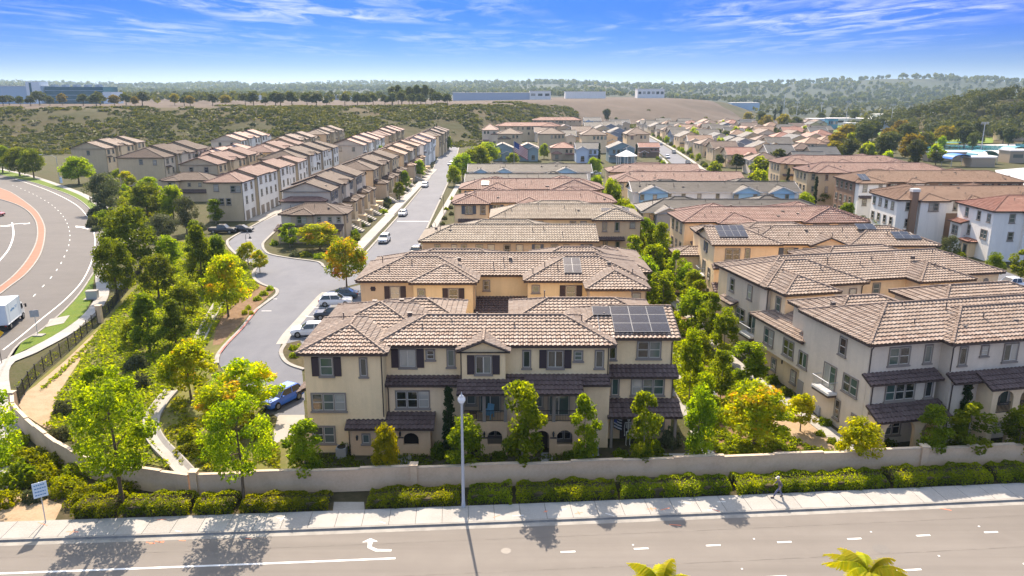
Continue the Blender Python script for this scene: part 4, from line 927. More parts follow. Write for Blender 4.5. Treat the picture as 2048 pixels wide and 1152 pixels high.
def juliet(Bd, yc, x, z, w=2.6):
    b = MB(); b.box(x - 0.95, x, yc - w / 2, yc + w / 2, z - 0.2, z); Bd.part('balcony_floor', b, 'rail_white'); b = MB(); b.box(x - 0.9, x, yc - w / 2 + 0.04, yc + w / 2 - 0.04, z - 0.42, z - 0.202); Bd.part('balcony_beam', b, 'fascia_brown')
    b = MB(); h = 1.05
    for (xa, ya, xb, yb) in ((x - 0.92, yc - w / 2 + 0.03, x - 0.92, yc + w / 2 - 0.03), (x - 0.92, yc - w / 2 + 0.03, x, yc - w / 2 + 0.03), (x - 0.92, yc + w / 2 - 0.03, x, yc + w / 2 - 0.03)):
        b.tube([(xa, ya, z + h), (xb, yb, z + h)], 0.035, 4); b.tube([(xa, ya, z + 0.1), (xb, yb, z + 0.1)], 0.02, 4); n = max(2, int(math.hypot(xb - xa, yb - ya) / 0.13))
        for i in range(n + 1): t = i / n; b.tube([(xa + (xb - xa) * t, ya + (yb - ya) * t, z), (xa + (xb - xa) * t, ya + (yb - ya) * t, z + h)], 0.012, 4, cap=False)
    Bd.part('railing', b, 'galvanised')
juliet(B, 5.0, 0, 3.15)
B.pipe([(0.1, -0.4, 9.1), (0.1, -0.07, 8.7), (0.1, -0.07, 6.6)]); B.pipe([(0.2, -1.2, 5.9), (0.15, -0.72, 5.5), (0.15, -0.72, 3.9)]); B.pipe([(7.1, -1.6, 9.1), (7.1, -1.27, 8.8), (7.1, -1.27, 6.6)]); B.pipe([(7.2, -2.2, 5.9), (7.2, -1.67, 5.5), (7.2, -1.67, 0.2)]); B.pipe([(0.15, -2.3, 3.0), (0.15, -2.22, 2.6), (0.15, -2.22, 0.1)])
B.vents([(3.5, 3.2, 10.5), (5.5, 1.8, 10.1), (9.5, 0.5, 10.0), (12.2, 1.4, 10.3), (6.2, 4.4, 10.9), (15, 0.8, 10.1), (10, 3.4, 10.9), (18, 1.5, 10.3), (2, 8.5, 10.3)])
B.finish(); R1b = B
# ---------------------------------------------------------------- second right row with the low tiled wing
B = Building('townhouse_row', 'beige townhouse row with a low tiled wing reaching towards the greenbelt path', (27.9, 79.8), ANG, 'townhouse rows', 'house', wall='stucco_sand', tile='tile_cream', lod=0, seed=22)
B.hip(0, 31, 1.0, 11, 9.3, axis='x'); B.hip(0.0, 11.8, -0.35, 8.8, 9.32, axis='x', wall='stucco_greige'); B.hip(0.5, 6.3, -3.3, 5, 9.3, axis='y'); B.hip(18.4, 24.8, -1.4, 6, 9.3, axis='y'); B.hip(13, 27, 9, 16, 9.2, axis='x', lod=1)
B.hip(-1.0, 7.0, -9.4, -0.2, 6.2, axis='y', pitch=0.38, z0=3.0, wall='stucco_greige'); B.walls(-0.3, 7.4, -9.3, -0.3, 0, 3.1, 'stucco_tan'); B.hip(-0.2, 3, -11.0, -9.0, 6.0, axis='x', z0=0, wall='stucco_greige')
B.shed(11.8, 18.4, -3.2, 1.0, 5.3, 6.5, 'S', 'tile_shaded'); B.walls(11.8, 18.4, -2.9, 1.0, 0, 5.3); B.shed(25.4, 31.2, -1.2, 1.0, 5.4, 6.1, 'S', 'tile_shaded'); B.walls(25.4, 31, -0.9, 1.0, 0, 5.4)
B.win('W', 3.2, 0, 7.0, 0.85, 1.5); B.win('W', -2.0, 0.5, 7.0, 0.8, 1.5); B.win('S', 2.2, -3.3, 7.3, 0.8, 1.0); B.win('S', 7.0, -0.35, 7.0, 0.9, 1.7); B.win('S', 10.6, -0.35, 7.6, 0.75, 0.9); B.win('S', 14.6, 1.0, 7.4, 0.8, 1.2); B.win('S', 20.2, -1.4, 7.1, 0.95, 1.6); B.win('S', 24.1, -1.4, 8.0, 0.7, 0.7, 'fix'); B.win('S', 25.6, 1.0, 7.1, 0.9, 1.6); B.win('S', 26.8, -0.9, 3.7, 1.6, 1.2, 'dbl'); B.win('S', 22.5, -1.4, 3.9, 1.6, 1.2, 'dbl')
for yy in (-3.2, -7.0): B.win('W', yy, -1.0, 3.75, 1.75, 1.6, 'dbl'); B.win('W', yy - 0.3, -0.3, 0.9, 0.8, 1.2)
B.win('W', -10.0, -0.2, 3.7, 1.2, 1.5, 'slide'); sconce(B.root, -0.3, -4.9, 2.2)
B.win('W', 5.0, 0, 3.9, 1.9, 1.4, 'dbl'); B.win('W', 2.2, 0, 3.2, 1.6, 2.1, 'slide', sill=False); juliet(B, 2.2, 0, 3.15); B.win('W', 2.2, 0, 0.9, 0.8, 1.4); B.win('W', 7.4, 0, 6.9, 0.8, 1.4)
b = MB(); b.tube([(0, 0, 0), (0, -0.06, 0)], 0.35, 10); b.build('round_vent', M['trim_taupe'], B.root, (29.3, 1.0, 8.2)); B.shed(-1.0, 0, 5.9, 9, 5.6, 6.0, 'W')
B.vents([(3, 1.8, 10.2), (8, 2.2, 10.2), (6, 3.8, 10.8), (14, 3.5, 10.3), (16, 4.2, 10.5), (21, 3.5, 10.9), (27, 4.2, 10.6), (25, 5.1, 10.9), (3.2, -1, 10.1), (22, 1, 10.2), (10, 4, 10.8)])
B.pipe([(0.1, -0.7, 9.1), (0.1, -0.42, 8.8), (0.1, -0.42, 6.6)]); B.pipe([(11.7, -0.8, 9.1), (11.7, -0.42, 8.8), (11.7, -0.42, 6.6)]); B.finish(); R2b = B
# ---------------------------------------------------------------- rows seen mostly over the roofs
def row(label, loc, W, D=9.0, rz=0.0, z=9.3, bays=(), wall='stucco_sand', tile='tile_cream', lod=1, shut='shutter_brown', seed=1, wins=None, sides='', gables=False, rear=True, bay_wall=None, gl=False, gr=False, low=True, fascia='fascia_brown', pitch=0.34, name='townhouse_row', group='townhouse rows', gable_bays=False, single=True):
    B = Building(name, label, loc, rz, group, 'house', wall=wall, tile=tile, lod=lod, seed=seed, fascia=fascia, pitch=pitch); rg = random.Random(seed)
    B.hip(0, W, 0, D, z, axis='x', gl=gl, gr=gr)
    for i, (x0, x1, p) in enumerate(bays):
        B.hip(x0, x1, -p, D * 0.55, z - 0.12 - 0.03 * i, axis='y', gl=gable_bays, wall=bay_wall or wall, oh=0.4 if gable_bays else 0.5, pitch=0.42 if gable_bays else None)
    if rear:
        n = max(1, int(W / 14))
        for i in range(n): B.hip(W * (i + 0.15) / n, W * (i + 0.8) / n, D * 0.4, D + 4.2 + i % 2, z - 0.1, axis='x')
    def plane(x):
        for (x0, x1, p) in bays:
            if x0 - 0.3 < x < x1 + 0.3: return -p
        return 0.0
    if wins is None:
        wins = []; x = 1.6
        while x < W - 1:
            k = rg.random(); wins.append((x, 'slide' if k < 0.25 else ('sh' if k < 0.7 else 'fix'), k < 0.38)); x += 2.6 + 1.6 * rg.random()
    for x, st, sh in wins:
        p = plane(x); edge = any(min(abs(x - a), abs(x - b)) < 1.3 for a, b, _ in bays)
        if edge: st, sh = 'sh', False
        w = {'slide': 1.3, 'sh': 0.85, 'fix': 0.62, 'dbl': 1.8, 'tri': 2.6}[st]; small = st == 'sh' and rg.random() < 0.4
        B.win('S', x, p, z - 2.05 + (0.6 if small else 0), w * (0.8 if small else 1), 0.85 if small else 1.45, st, shut if sh else None)
        if rg.random() < 0.8: B.win('S', x + 0.2, p, z - 5.3, w, 1.4, st)
    if low:
        x = rg.uniform(0.5, 2)
        while x < W - 4:
            w = rg.uniform(3.5, 6); p = plane(x + w / 2); q = max([pp for a, c_, pp in bays if not (c_ < x or a > x + w)] + [0])
            B.shed(x, x + w, -q - 0.9, -q + 0.02, z - 3.5, z - 3.05, 'S', 'tile_shaded' if tile.startswith('tile') else tile); x += w + rg.uniform(1, 4)
    for sd in sides:
        px = 0 if sd == 'W' else W
        for yy in np.arange(1.8, D - 0.8, 2.6): 
            for zz in (z - 2.1, z - 5.2, z - 8.2): 
                if zz > 0: B.win(sd, yy, px, zz, 0.9, 1.4, 'sh')
    sp = []
    for k in range(int(W / 3.2)):
        x = rg.uniform(1, W - 1); y = rg.uniform(0.6, D * 0.42); sp.append((x, y, z + (y + 0.5) * pitch + 0.02))
    B.vents(sp); B.finish(); return B
# yellow row
B = Building('townhouse_row', 'yellow townhouse row with brown shutters next behind the cream street row', (-17.2, 82.5), 0, 'townhouse rows', 'house', wall='stucco_yellow', tile='tile_cream', lod=0, seed=31)
B.hip(0.4, 31.6, 2.9, 11.5, 9.3, axis='x'); B.hip(0, 13.0, 0, 9, 9.32, axis='x', wall='stucco_ochre'); B.hip(6.1, 12.8, -0.9, 6, 9.3, axis='y'); B.hip(19.0, 32, 0, 9, 9.32, axis='x'); B.hip(25.7, 31.8, -3.2, 5, 9.2, axis='y', wall='stucco_ochre'); B.hip(4, 16, 9, 15, 9.2, axis='x'); B.hip(20, 31, 9, 16, 9.2, axis='x')
B.shed(13.0, 19.0, -1.6, 2.9, 5.3, 6.6, 'S', 'tile_shaded'); B.walls(13.0, 19.0, -1.2, 2.9, 0, 5.3); B.shed(0.4, 6.0, -1.4, 0, 5.4, 5.95, 'S', 'tile_shaded'); B.walls(0.4, 6.0, -1.1, 0.0, 0, 5.4)
B.shed(19.2, 25.6, -1.3, 0, 5.4, 5.95, 'S', 'tile_shaded')
for (x, p, z, w, h, st, sh) in ((3.9, 0, 7.0, 1.0, 1.5, 'sh', 1), (7.0, -0.9, 7.75, 0.7, 0.7, 'fix', 0), (10.6, -0.9, 7.0, 1.0, 1.5, 'sh', 1), (14.2, 2.9, 7.4, 0.65, 1.1, 'sh', 0), (19.9, 0, 7.9, 0.75, 0.75, 'fix', 0), (23.9, 0, 7.1, 1.05, 1.5, 'sh', 1), (30.8, -3.2, 8.0, 0.75, 0.6, 'fix', 0), (14.5, -1.2, 3.9, 1.1, 1.1, 'slide', 0), (17.4, -1.2, 3.9, 1.6, 1.1, 'slide', 0), (9.5, -0.9, 3.9, 1.6, 1.3, 'dbl', 0)):
    B.win('S', x, p, z, w, h, st, 'shutter_brown' if sh else None)
b = MB(); b.box(-0.25, 0.25, -0.06, 0, -0.25, 0.25); b.box(-0.33, -0.25, -0.07, 0, -0.04, 0.04); b.box(0.25, 0.33, -0.07, 0, -0.04, 0.04); b.build('wall_vent', M['shutter_brown'], B.root, (1.4, 0, 8.3))
B.vents([(3, 2, 10.2), (5.5, 3.1, 10.6), (8.6, 2.5, 10.3), (15, 4.2, 10.1), (16.2, 5, 10.4), (17, 5.6, 10.6), (21, 2.6, 10.4), (22.5, 2, 10.2), (28.5, 3, 10.6), (29, -1, 10.1), (2, 3.6, 10.8), (11, 4, 10.9), (19.6, 1.2, 9.9), (31, 1, 9.9)])
B.finish(); C2b = B
solar('four-panel solar array on the yellow row roof', C2b, 23.2, 0.9, 2, 2, pw=0.98, ph=1.62, zeave=9.3, yeave=-0.5)
# taupe row and those behind it
W1 = [(2.2, 'sh', 0), (4.6, 'fix', 0), (6.0, 'fix', 0), (8.2, 'sh', 0), (9.9, 'sh', 0), (12.2, 'sh', 0), (14.0, 'sh', 0), (16.6, 'fix', 1), (19.0, 'sh', 0), (20.7, 'sh', 0), (23.6, 'fix', 1)]
C3b = row('taupe brown townhouse row with plain paired windows and sand tile roof', (-12.9, 105.7), 24.8, 8.6, wall='stucco_taupe', tile='tile_sand', lod=0, wins=W1, seed=41, shut='shutter_slate', gr=True, low=False)
B = Building('roof_annexe', 'low tile-roofed annexe between the taupe row and the greenbelt', (12.6, 100.5), 0, None, 'house', wall='stucco_taupe', tile='tile_cream', lod=1, seed=42); B.hip(0, 5.4, -3.6, 9, 6.9, axis='y'); B.hip(-1.6, 3, 1, 8, 7.3, axis='x'); B.win('S', 2.6, -3.6, 4.6, 1.0, 1.4); B.win('E', 0, 5.4, 4.6, 1.0, 1.4); B.finish()
C4b = row('yellow and tan townhouse row with small square windows at its right end', (-3.3, 125.7), 24.9, 9, wall='stucco_yellow', tile='tile_sand', lod=0, seed=43, bays=((17.2, 24.9, 0.8),), bay_wall='stucco_ochre', wins=[(1.5, 'sh', 0), (8.2, 'sh', 0), (13.6, 'sh', 0), (15.4, 'sh', 0), (18.9, 'fix', 0), (21.0, 'fix', 0), (23.6, 'fix', 0)], shut='shutter_slate', sides='E')
solar('small solar array on the hip of the yellow and tan row', C4b, 18.6, 1.0, 3, 2, skip=((0, 0),), zeave=9.2, yeave=-0.5, pw=1.6, ph=1.0)
C5b = row('cream townhouse row under a pink tile roof with slate shutters on its street corner', (-11.2, 144.6), 31.0, 9, wall='stucco_sand', tile='tile_pink', lod=1, seed=44, bays=((0.3, 6.6, 1.2), (12.5, 16.5, 0.5)), shut='shutter_slate', wins=[(2.9, 'slide', 1), (5.6, 'sh', 0), (8.2, 'slide', 1), (11, 'sh', 0), (14.5, 'sh', 0), (19, 'sh', 0), (23, 'slide', 0), (27, 'slide', 0)])
C6b = row('cream townhouse row under a pink tile roof carrying two small solar panels', (-11.2, 165.3), 31.0, 9, wall='stucco_sand', tile='tile_pink', lod=1, seed=45, bays=((5, 11, 0.9), (20, 30, 0.9)), shut='shutter_slate')
solar('pale pair of solar panels on the pink roof beside the private street', C6b, 4.4, 1.0, 1, 2, zeave=9.3, yeave=-0.5, pw=1.7, ph=1.0); solar('pale pair of solar panels on the pink roof hip beside the small tree', C6b, 24.2, 1.3, 2, 2, zeave=9.2, yeave=-0.5, pw=1.3, ph=1.0)
row('grey shingle row with one pale blue gable beyond the pink roofs', (-11.4, 188), 30, 9, z=8.0, wall='stucco_stone', tile='shingle_grey', lod=2, seed=46, bays=((3, 6, .5), (12, 15, .5), (21, 27, 1.2)), gable_bays=True, bay_wall='siding_pale_blue', low=False, fascia='trim_white', gl=True, gr=True)
row('grey shingle row with bright blue gables in front of the blue cottages', (-12.0, 211), 34, 9, z=8.4, wall='stucco_white', tile='shingle_grey', lod=2, seed=47, bays=((1.5, 5, .6), (7.5, 12, .6), (24, 30, 1.2)), gable_bays=True, bay_wall='siding_blue', low=False, fascia='trim_white', gl=True, gr=True)
# right of the greenbelt, further back
B = Building('townhouse_row', 'pale townhouse row with three solar arrays and dark shutters', (28.4, 103.2), 0, 'townhouse rows', 'house', wall='stucco_sand', tile='tile_cream', lod=0, seed=51)
B.hip(0, 9, 0, 9, 9.32, axis='x', gl=True); B.hip(5.2, 31, 0.5, 9.5, 9.3, axis='x'); B.hip(19.0, 30.8, -0.4, 7, 9.28, axis='x'); B.hip(13.6, 18.4, -0.3, 5, 9.2, axis='y', gl=True, oh=0.4, pitch=0.4); B.hip(6, 18, 8, 14.5, 9.2, axis='x'); B.hip(0.5, 4.5, 8.8, 14.6, 9.0, axis='y')
B.shed(0, 5.2, -0.9, 0, 6.0, 6.5, 'S', 'tile_shaded'); B.walls(0.02, 5.2, -0.5, 0, 0, 6.0); B.shed(0, 5.4, -2.3, -0.5, 3.0, 3.9, 'S', 'tile_shaded'); B.shed(5.4, 13.4, -0.6, 0.5, 6.1, 6.6, 'S', 'tile_shaded'); B.hip(-3.2, 3.0, 8.5, 12.5, 6.0, axis='x')
for (x, p, z, w, h, st, sh) in ((2.6, 0, 7.1, 1.9, 1.5, 'dbl', 0), (4.7, 0, 7.1, 0.55, 1.5, 'fix', 0), (6.2, 0.5, 7.1, 0.6, 1.5, 'fix', 0), (8.2, 0.5, 7.6, 0.8, 0.95, 'sh', 0), (10.6, 0.5, 7.2, 1.25, 1.4, 'slide', 1), (13.0, 0.5, 7.2, 0.6, 1.4, 'fix', 0), (16.0, -0.3, 7.2, 1.25, 1.4, 'slide', 1), (20.1, -0.4, 7.5, 0.9, 1.1, 'sh', 0), (22.7, -0.4, 7.2, 1.4, 1.4, 'slide', 1), (26.6, -0.4, 7.4, 0.8, 1.2, 'sh', 0), (29.2, -0.4, 7.3, 1.4, 1.3, 'slide', 1), (2.8, -0.5, 4.0, 2.6, 1.4, 'tri', 0), (9, 0.5, 3.9, 1.9, 1.4, 'dbl', 0)): B.win('S', x, p, z, w, h, st, 'shutter_slate' if sh else None)
for zz in (3.9, 0.9): B.win('W', 2.0, 0, zz, 1.0, 1.5); B.win('W', 5.0, 0, zz, 1.4, 2.0, 'slide', sill=False)
B.win('W', 4.5, 0, 7.4, 0.8, 1.5, 'fix', 'shutter_slate'); juliet(B, 5.0, 0, 3.85, 2.2); B.vents([(7, 3, 10.4), (11, 2, 10.1), (14, 3.5, 10.6), (19, 3, 10.7), (25, 2, 10.3), (28, 3.2, 10.7), (17, 1.5, 10.1), (9, 4, 10.8)]); B.finish(); R3b = B
solar('wide solar array on the gabled end of the pale row', R3b, 1.0, 1.3, 4, 2, zeave=9.32, yeave=-0.5, pw=1.0, ph=1.66); solar('small solar array high on the pale row roof', R3b, 21.4, 3.2, 2, 1, zeave=9.28, yeave=-0.9, pw=1.3, ph=1.6); solar('solar array with a missing corner low on the pale row roof', R3b, 25.6, 0.6, 3, 2, skip=((2, 1),), zeave=9.28, yeave=-0.9, pw=1.2, ph=1.0)
R4b = row('tan townhouse row with dark shuttered windows behind the solar-roofed pale row', (28.4, 122), 30.5, 9, rz=R(3), wall='stucco_sand', tile='tile_pink', lod=0, seed=52, bays=((5.6, 11.8, 1.2), (20.0, 30.2, 0.8)), sides='W', shut='shutter_slate', wins=[(3, 'sh', 0), (8, 'slide', 1), (14.5, 'sh', 0), (19.0, 'sh', 0), (22.6, 'slide', 1), (26.0, 'sh', 0), (28.0, 'slide', 1)])
row('grey shingle row with a slate blue gabled end by the greenbelt', (25.5, 144), 36, 9, z=7.6, wall='stucco_stone', tile='shingle_grey', lod=2, seed=53, bays=((2.2, 6.8, 1.6), (11, 14.5, .5), (19, 22.5, .5)), gable_bays=True, bay_wall='siding_slate', low=False, fascia='trim_white', sides='W')
row('grey shingle row with sky blue gables facing the greenbelt', (27.0, 166), 36.5, 9, z=8.6, wall='stucco_white', tile='shingle_grey', lod=2, seed=54, bays=((1.2, 7.3, 1.4), (22.0, 27.6, 1.2), (29.8, 35.2, 1.2)), gable_bays=True, bay_wall='siding_blue', low=False, fascia='trim_white', gl=True, gr=True)
row('tan row with broad pink tile roof short of the far avenue', (25.5, 187), 32, 9, z=8.6, wall='stucco_tan', tile='tile_pink', lod=1, seed=55, bays=((0.5, 6, 1),), low=False, gr=True)
row('tan row with plain pink tile roof in front of the gazebo', (27, 208), 24.5, 9, z=8.6, wall='stucco_tan', tile='tile_pink', lod=1, seed=56, low=False, gr=True)
# rows along the right edge
RRb = row('white townhouse row under a red tile roof with an arched window', (86.4, 133.4), 34, 11, wall='stucco_white', tile='tile_red', lod=1, seed=61, bays=((5.5, 34, 0.6),), sides='', low=False, rear=False, wins=[(3.4, 'sh', 0), (8.5, 'sh', 0), (12.5, 'dbl', 0)])
B = RRb
for yy, zz, w, h in ((1.2, 7.2, .8, 1.3), (4.2, 7.1, .8, 1.5), (8.0, 7.1, .8, 1.6), (2.0, 4.0, 1.7, 1.5), (7.0, 4.0, 1.5, 1.6), (7.5, 0.8, 0.9, 1.7)): make_window(B.root, (0, yy, zz), -math.pi / 2, w, h, 'dbl' if w > 1 else 'sh', None, True, 1)
B2 = Building('entry_porch', 'small tile-roofed entry bay on the side of the white red-roofed row', (85.2, 137.2), 0, None, 'porch', wall='stucco_sand', tile='tile_red', lod=1, seed=62); B2.hip(0, 1.2, 0, 2.4, 3.0, axis='y'); B2.walls(0, 1.2, 3.2, 7, 0, 6.0, 'stucco_white'); B2.shed(-0.5, 1.2, 3.2, 7, 5.9, 6.4, 'W'); B2.win('W', 5.2, 0, 3.6, 1.7, 1.5, 'dbl'); B2.win('W', 1.2, 0, 0.2, 1.0, 2.0, 'fix', sill=False); B2.finish()
RR2b = row('white and brown townhouse row with a stone chimney under a brown tile roof', (76.4, 148), 42, 11, wall='stucco_white', tile='tile_brown', lod=1, seed=63, bays=((4.2, 9.4, 0.8), (13, 17, 1.0), (26, 30, 1.0)), sides='W', low=False, bay_wall='stucco_white', wins=[(2.2, 'sh', 0), (6.8, 'dbl', 0), (11.5, 'fix', 0), (15, 'dbl', 0), (19, 'sh', 0), (23, 'dbl', 0), (28, 'dbl', 0)])
RR2b.part('brown_panel', (lambda b: (b.box(9.6, 12.9, -0.12, 0.02, 0, 6.6), b)[1])(MB()), 'stucco_brown')
b = MB(); b.box(2.4, 3.7, -0.7, 0.4, 0, 10.9); RR2b.part('chimney', b, 'stucco_brown'); b = MB(); b.box(2.3, 3.8, -0.8, 0.5, 10.902, 11.5); RR2b.part('chimney_cap', b, 'trim_white')
RR3b = row('white and chocolate townhouse row with solar panels at its near corner', (81.4, 178.5), 40, 11, wall='stucco_brown', tile='tile_brown', lod=1, seed=64, bays=((0.2, 6.5, 2.0), (12, 16, 1)), sides='W', low=True, bay_wall='stucco_white')
solar('tilted solar array on the corner of the white and chocolate row', RR3b, 1.0, -1.2, 2, 2, zeave=9.2, yeave=-2.5, pw=1.0, ph=1.66)
row('tan townhouse row with pink roof and a cypress at its corner', (79, 201.5), 38, 10, wall='stucco_tan', tile='tile_pink', lod=1, seed=65, bays=((2.0, 10, 1.2), (20, 25, 1)), sides='W', low=False)
row('tan townhouse row with an arched window at the end of the right rows', (80, 225.5), 38, 10, wall='stucco_tan', tile='tile_pink', lod=1, seed=66, bays=((2.0, 9, 1.2), (16, 22, 1)), sides='W', low=True)
# ---------------------------------------------------------------- rows left of the private street: ridge runs away from the camera
def lrow(label, x0, x1, y0, y1, z=9.3, unit=8.5, wall='stucco_greige', east='stucco_white', tile='tile_sand', garages=False, lod=1, seed=1, front='hip', shut=None, porches=False, south=((0.3, 7), (0.7, 7))):
    B = Building('townhouse_row', label, ((x0 + x1) / 2, y0), 0, 'townhouse rows', 'house', wall=wall, tile=tile, lod=lod, seed=seed); rg = random.Random(seed)
    w = x1 - x0; D = y1 - y0; n = max(1, round(D / unit)); u = D / n; h = w / 2
    for i in range(n):
        dz = (0.0, 0.55, 0.15, 0.75)[i % 4] if n > 1 else 0; dx = (0.0, 0.7, 0.2, 0.9)[i % 4]
        B.hip(-h + dx * 0.3, h + dx, i * u + (0.02 if i else 0), (i + 1) * u, z + dz, axis='y', gl=(i > 0 or front == 'gable'), gr=(i < n - 1), oh=0.42, wall=wall)
        if i % 3 == 1 and not garages: B.hip(h - 2.6, h + dx + 0.7, i * u + u * 0.22, i * u + u * 0.74, z + dz - 0.12, axis='x', gr=True, z0=5.6, wall=east, oh=0.35)
        b = MB(); b.box(h + dx, h + dx + 0.06, i * u + 0.15, (i + 1) * u - 0.15, 0.02, z + dz - 0.15); B.part('side_wall', b, east)
        for k in range(2):
            yy = i * u + u * (0.28 + 0.44 * k)
            B.win('E', yy, h + dx + 0.06, z + dz - 2.1, 1.0 if k else 1.5, 1.45, 'sh' if k else 'dbl', shut, lod=lod); B.win('E', yy, h + dx + 0.06, z + dz - 5.2, 0.95, 1.5, 'sh', None, lod=lod)
            if garages:
                b = MB(); b.box(h + dx + 0.05, h + dx + 0.1, yy - 1.2, yy + 1.2, 0.05, 2.3)
                for q in range(1, 4): b.box(h + dx + 0.1, h + dx + 0.12, yy - 1.18, yy + 1.18, 0.07 + q * 0.56 - 0.5, 0.05 + q * 0.56 - 0.03)
                B.part('garage_door', b, 'garage_door')
        B.pipe([(h + dx + 0.1, i * u + 0.1, z), (h + dx + 0.1, i * u + 0.1, 0.2)])
        B.shed(h + dx, h + dx + 0.9, i * u + 0.8, i * u + u * 0.45, z - 3.2, z - 2.85, 'E', 'tile_shaded', oh=0.1) if (not garages and i % 2 == 0) else None
        if porches:
            B.hip(h + 0.2, h + 3.4, i * u + 0.6, i * u + u * 0.55, 5.6 + 0.3 * (i % 2), axis='y', wall='stucco_tan' if i % 2 else 'stucco_taupe', oh=0.35); B.win('E', i * u + u * 0.33, h + 3.4, 3.6, 1.1, 1.4, 'dbl'); B.walls(h + 0.2, h + 5.0, i * u + u * 0.6, i * u + u * 0.9, 0, 2.0, 'stucco_tan'); B.shed(h + 0.3, h + 1.9, i * u + u * 0.6, i * u + u * 0.95, 4.6, 5.1, 'E')
            b = MB()
            for q in range(6): b.box(h + 3.4 + q * 0.5, h + 3.9 + q * 0.5, i * u + u * 0.15, i * u + u * 0.45, 0, 1.6 - q * 0.26)
            B.part('porch_steps', b, 'concrete')
    for fx, zz in south: B.win('S', -h + w * fx, 0, zz, 1.0, 1.4, 'sh', None, lod=lod)
    sp = [(rg.uniform(0.4, h - 0.6), rg.uniform(2, D - 2), 0) for _ in range(int(D / 4))]
    B.vents([(x, y, z + (h + 0.42 - x) * 0.34 + 0.1) for x, y, _ in sp]); B.finish(); return B
lrow('taupe and white end row with garages beside the court alley and two roof solar arrays', -72.3, -63.9, 177.5, 232, tile='tile_pink', garages=True, seed=71, wall='stucco_tan', south=((0.28, 7.3), (0.75, 7.0), (0.9, 7.0), (0.2, 4.0), (0.4, 4.0), (0.6, 4.0)))
_l2 = [o for o in bpy.data.objects if o.get('label', '').startswith('taupe and white end row')][0]
for (yy, nn, lab) in ((190.5, 3, 'pale solar array on the taupe and white garage row'), (204.5, 3, 'second pale solar array further along the garage row')):
    r = empty('solar_array', (-67.0, yy, 10.55), 0, lab, 'solar panels', 'solar arrays on the roofs')
    for i in range(nn):
        for j in range(2):
            b = MB(); b.box(0, 1.5, 0, 2.2, 0, 0.04); b.build('solar_panel', M['solar_glass'], r, (j * 1.45, i * 2.25, -j * 1.45 * 0.34), (0, math.atan(0.34), 0))
    b = MB(); b.box(0.1, 0.2, 0, nn * 2.2, -0.2, -0.02); b.build('mounting_rail', M['solar_frame'], r)
B = Building('townhouse_row', 'two-storey taupe end house with wide low tile roof beside the private street corner', (-41, 150), 0, 'townhouse rows', 'house', wall='stucco_taupe', tile='tile_rose', lod=0, seed=72)
B.hip(-6.4, 6.2, 2.6, 11, 5.7, axis='x', wall='stucco_greige'); B.hip(-4.2, 0.2, 1.9, 7, 5.65, axis='y', z0=3); B.hip(2.5, 6.6, 3.6, 9, 5.6, axis='y'); B.walls(-6.6, 6.0, 0.6, 2.6, 0, 2.9); B.shed(-7.0, 6.2, -0.2, 2.6, 2.75, 3.6, 'S', 'tile_shaded')
B.shed(-7.4, -6.4, 0.6, 9, 2.75, 3.2, 'W'); B.win('S', -2.0, 1.9, 3.9, 1.9, 1.5, 'dbl'); [B.win('S', x, 2.6, 4.2, 0.6, 0.8, 'sh') for x in (1.4, 3.6, 5.4)]; B.win('S', -4.6, 0.6, 0.9, 1.2, 1.3, 'dbl'); B.win('S', 2, 0.6, 0.9, 1.6, 1.3, 'dbl'); B.win('E', 5, 6.6, 3.8, 1.0, 1.4)
B.vents([(-5, 5, 6.8), (0, 5, 6.9), (3, 4.5, 6.7)]); B.finish()
lrow('greige gabled row stepping up behind the two-storey end house', -49.4, -39.2, 161.5, 200, tile='tile_rose', seed=73, front='gable', wall='stucco_greige', east='stucco_greige', porches=True, south=(), shut='shutter_slate')
B = Building('gable_skirt_roof', 'lean-to tile roof on the blank gable of the greige row', (-44.3, 161.4), 0, None, 'roof', tile='tile_pink', wall='stucco_greige', lod=1); B.hip(-4.9, 4.2, -2.2, 1.0, 7.4, axis='x', oh=0.4); B.finish()
lrow('ochre row with hipped end and porches along the private street', -48.6, -38.0, 206, 252, tile='tile_rose', seed=74, wall='stucco_ochre', east='stucco_tan', porches=True)
lrow('brown gabled row with a chimney halfway up the private street', -48.2, -36.8, 258, 296, tile='tile_brown', seed=75, wall='stucco_tan', east='stucco_greige', front='gable', lod=2, porches=True)
lrow('white row at the far end of the private street', -46.8, -35.6, 306, 352, tile='tile_pink', seed=76, wall='stucco_white', east='stucco_white', lod=2, front='gable', south=((0.4, 7),))
lrow('last tan row of the private street below the slope', -45.4, -34.4, 360, 408, z=9.8, tile='tile_rose', seed=176, wall='stucco_tan', east='stucco_tan', lod=2)
lrow('grey beige row with many roof steps behind the garage row', -80.0, -67.0, 240, 290, tile='tile_rose', seed=77, wall='stucco_taupe', east='stucco_white', lod=1)
lrow('taupe row with hipped end high below the scrub slope', -70.5, -58.5, 362, 410, z=9.9, tile='tile_pink', seed=178, wall='stucco_taupe', east='stucco_tan', lod=2)
lrow('pale row with stepped roofs below the scrub slope', -72.5, -59.5, 304, 352, tile='tile_pink', seed=78, wall='stucco_greige', east='stucco_white', lod=2, front='gable')
lrow('taupe hip-ended row beside the boulevard trees', -128, -113, 246, 288, tile='tile_rose', seed=79, wall='stucco_tan', east='stucco_greige', lod=1, south=((0.5, 7.2), (0.8, 7)))
B = Building('townhouse_row', 'two-storey beige house with low tile roof between boulevard row and garage row', (-92, 212), 0, 'townhouse rows', 'house', wall='stucco_tan', tile='tile_rose', lod=1, seed=80)
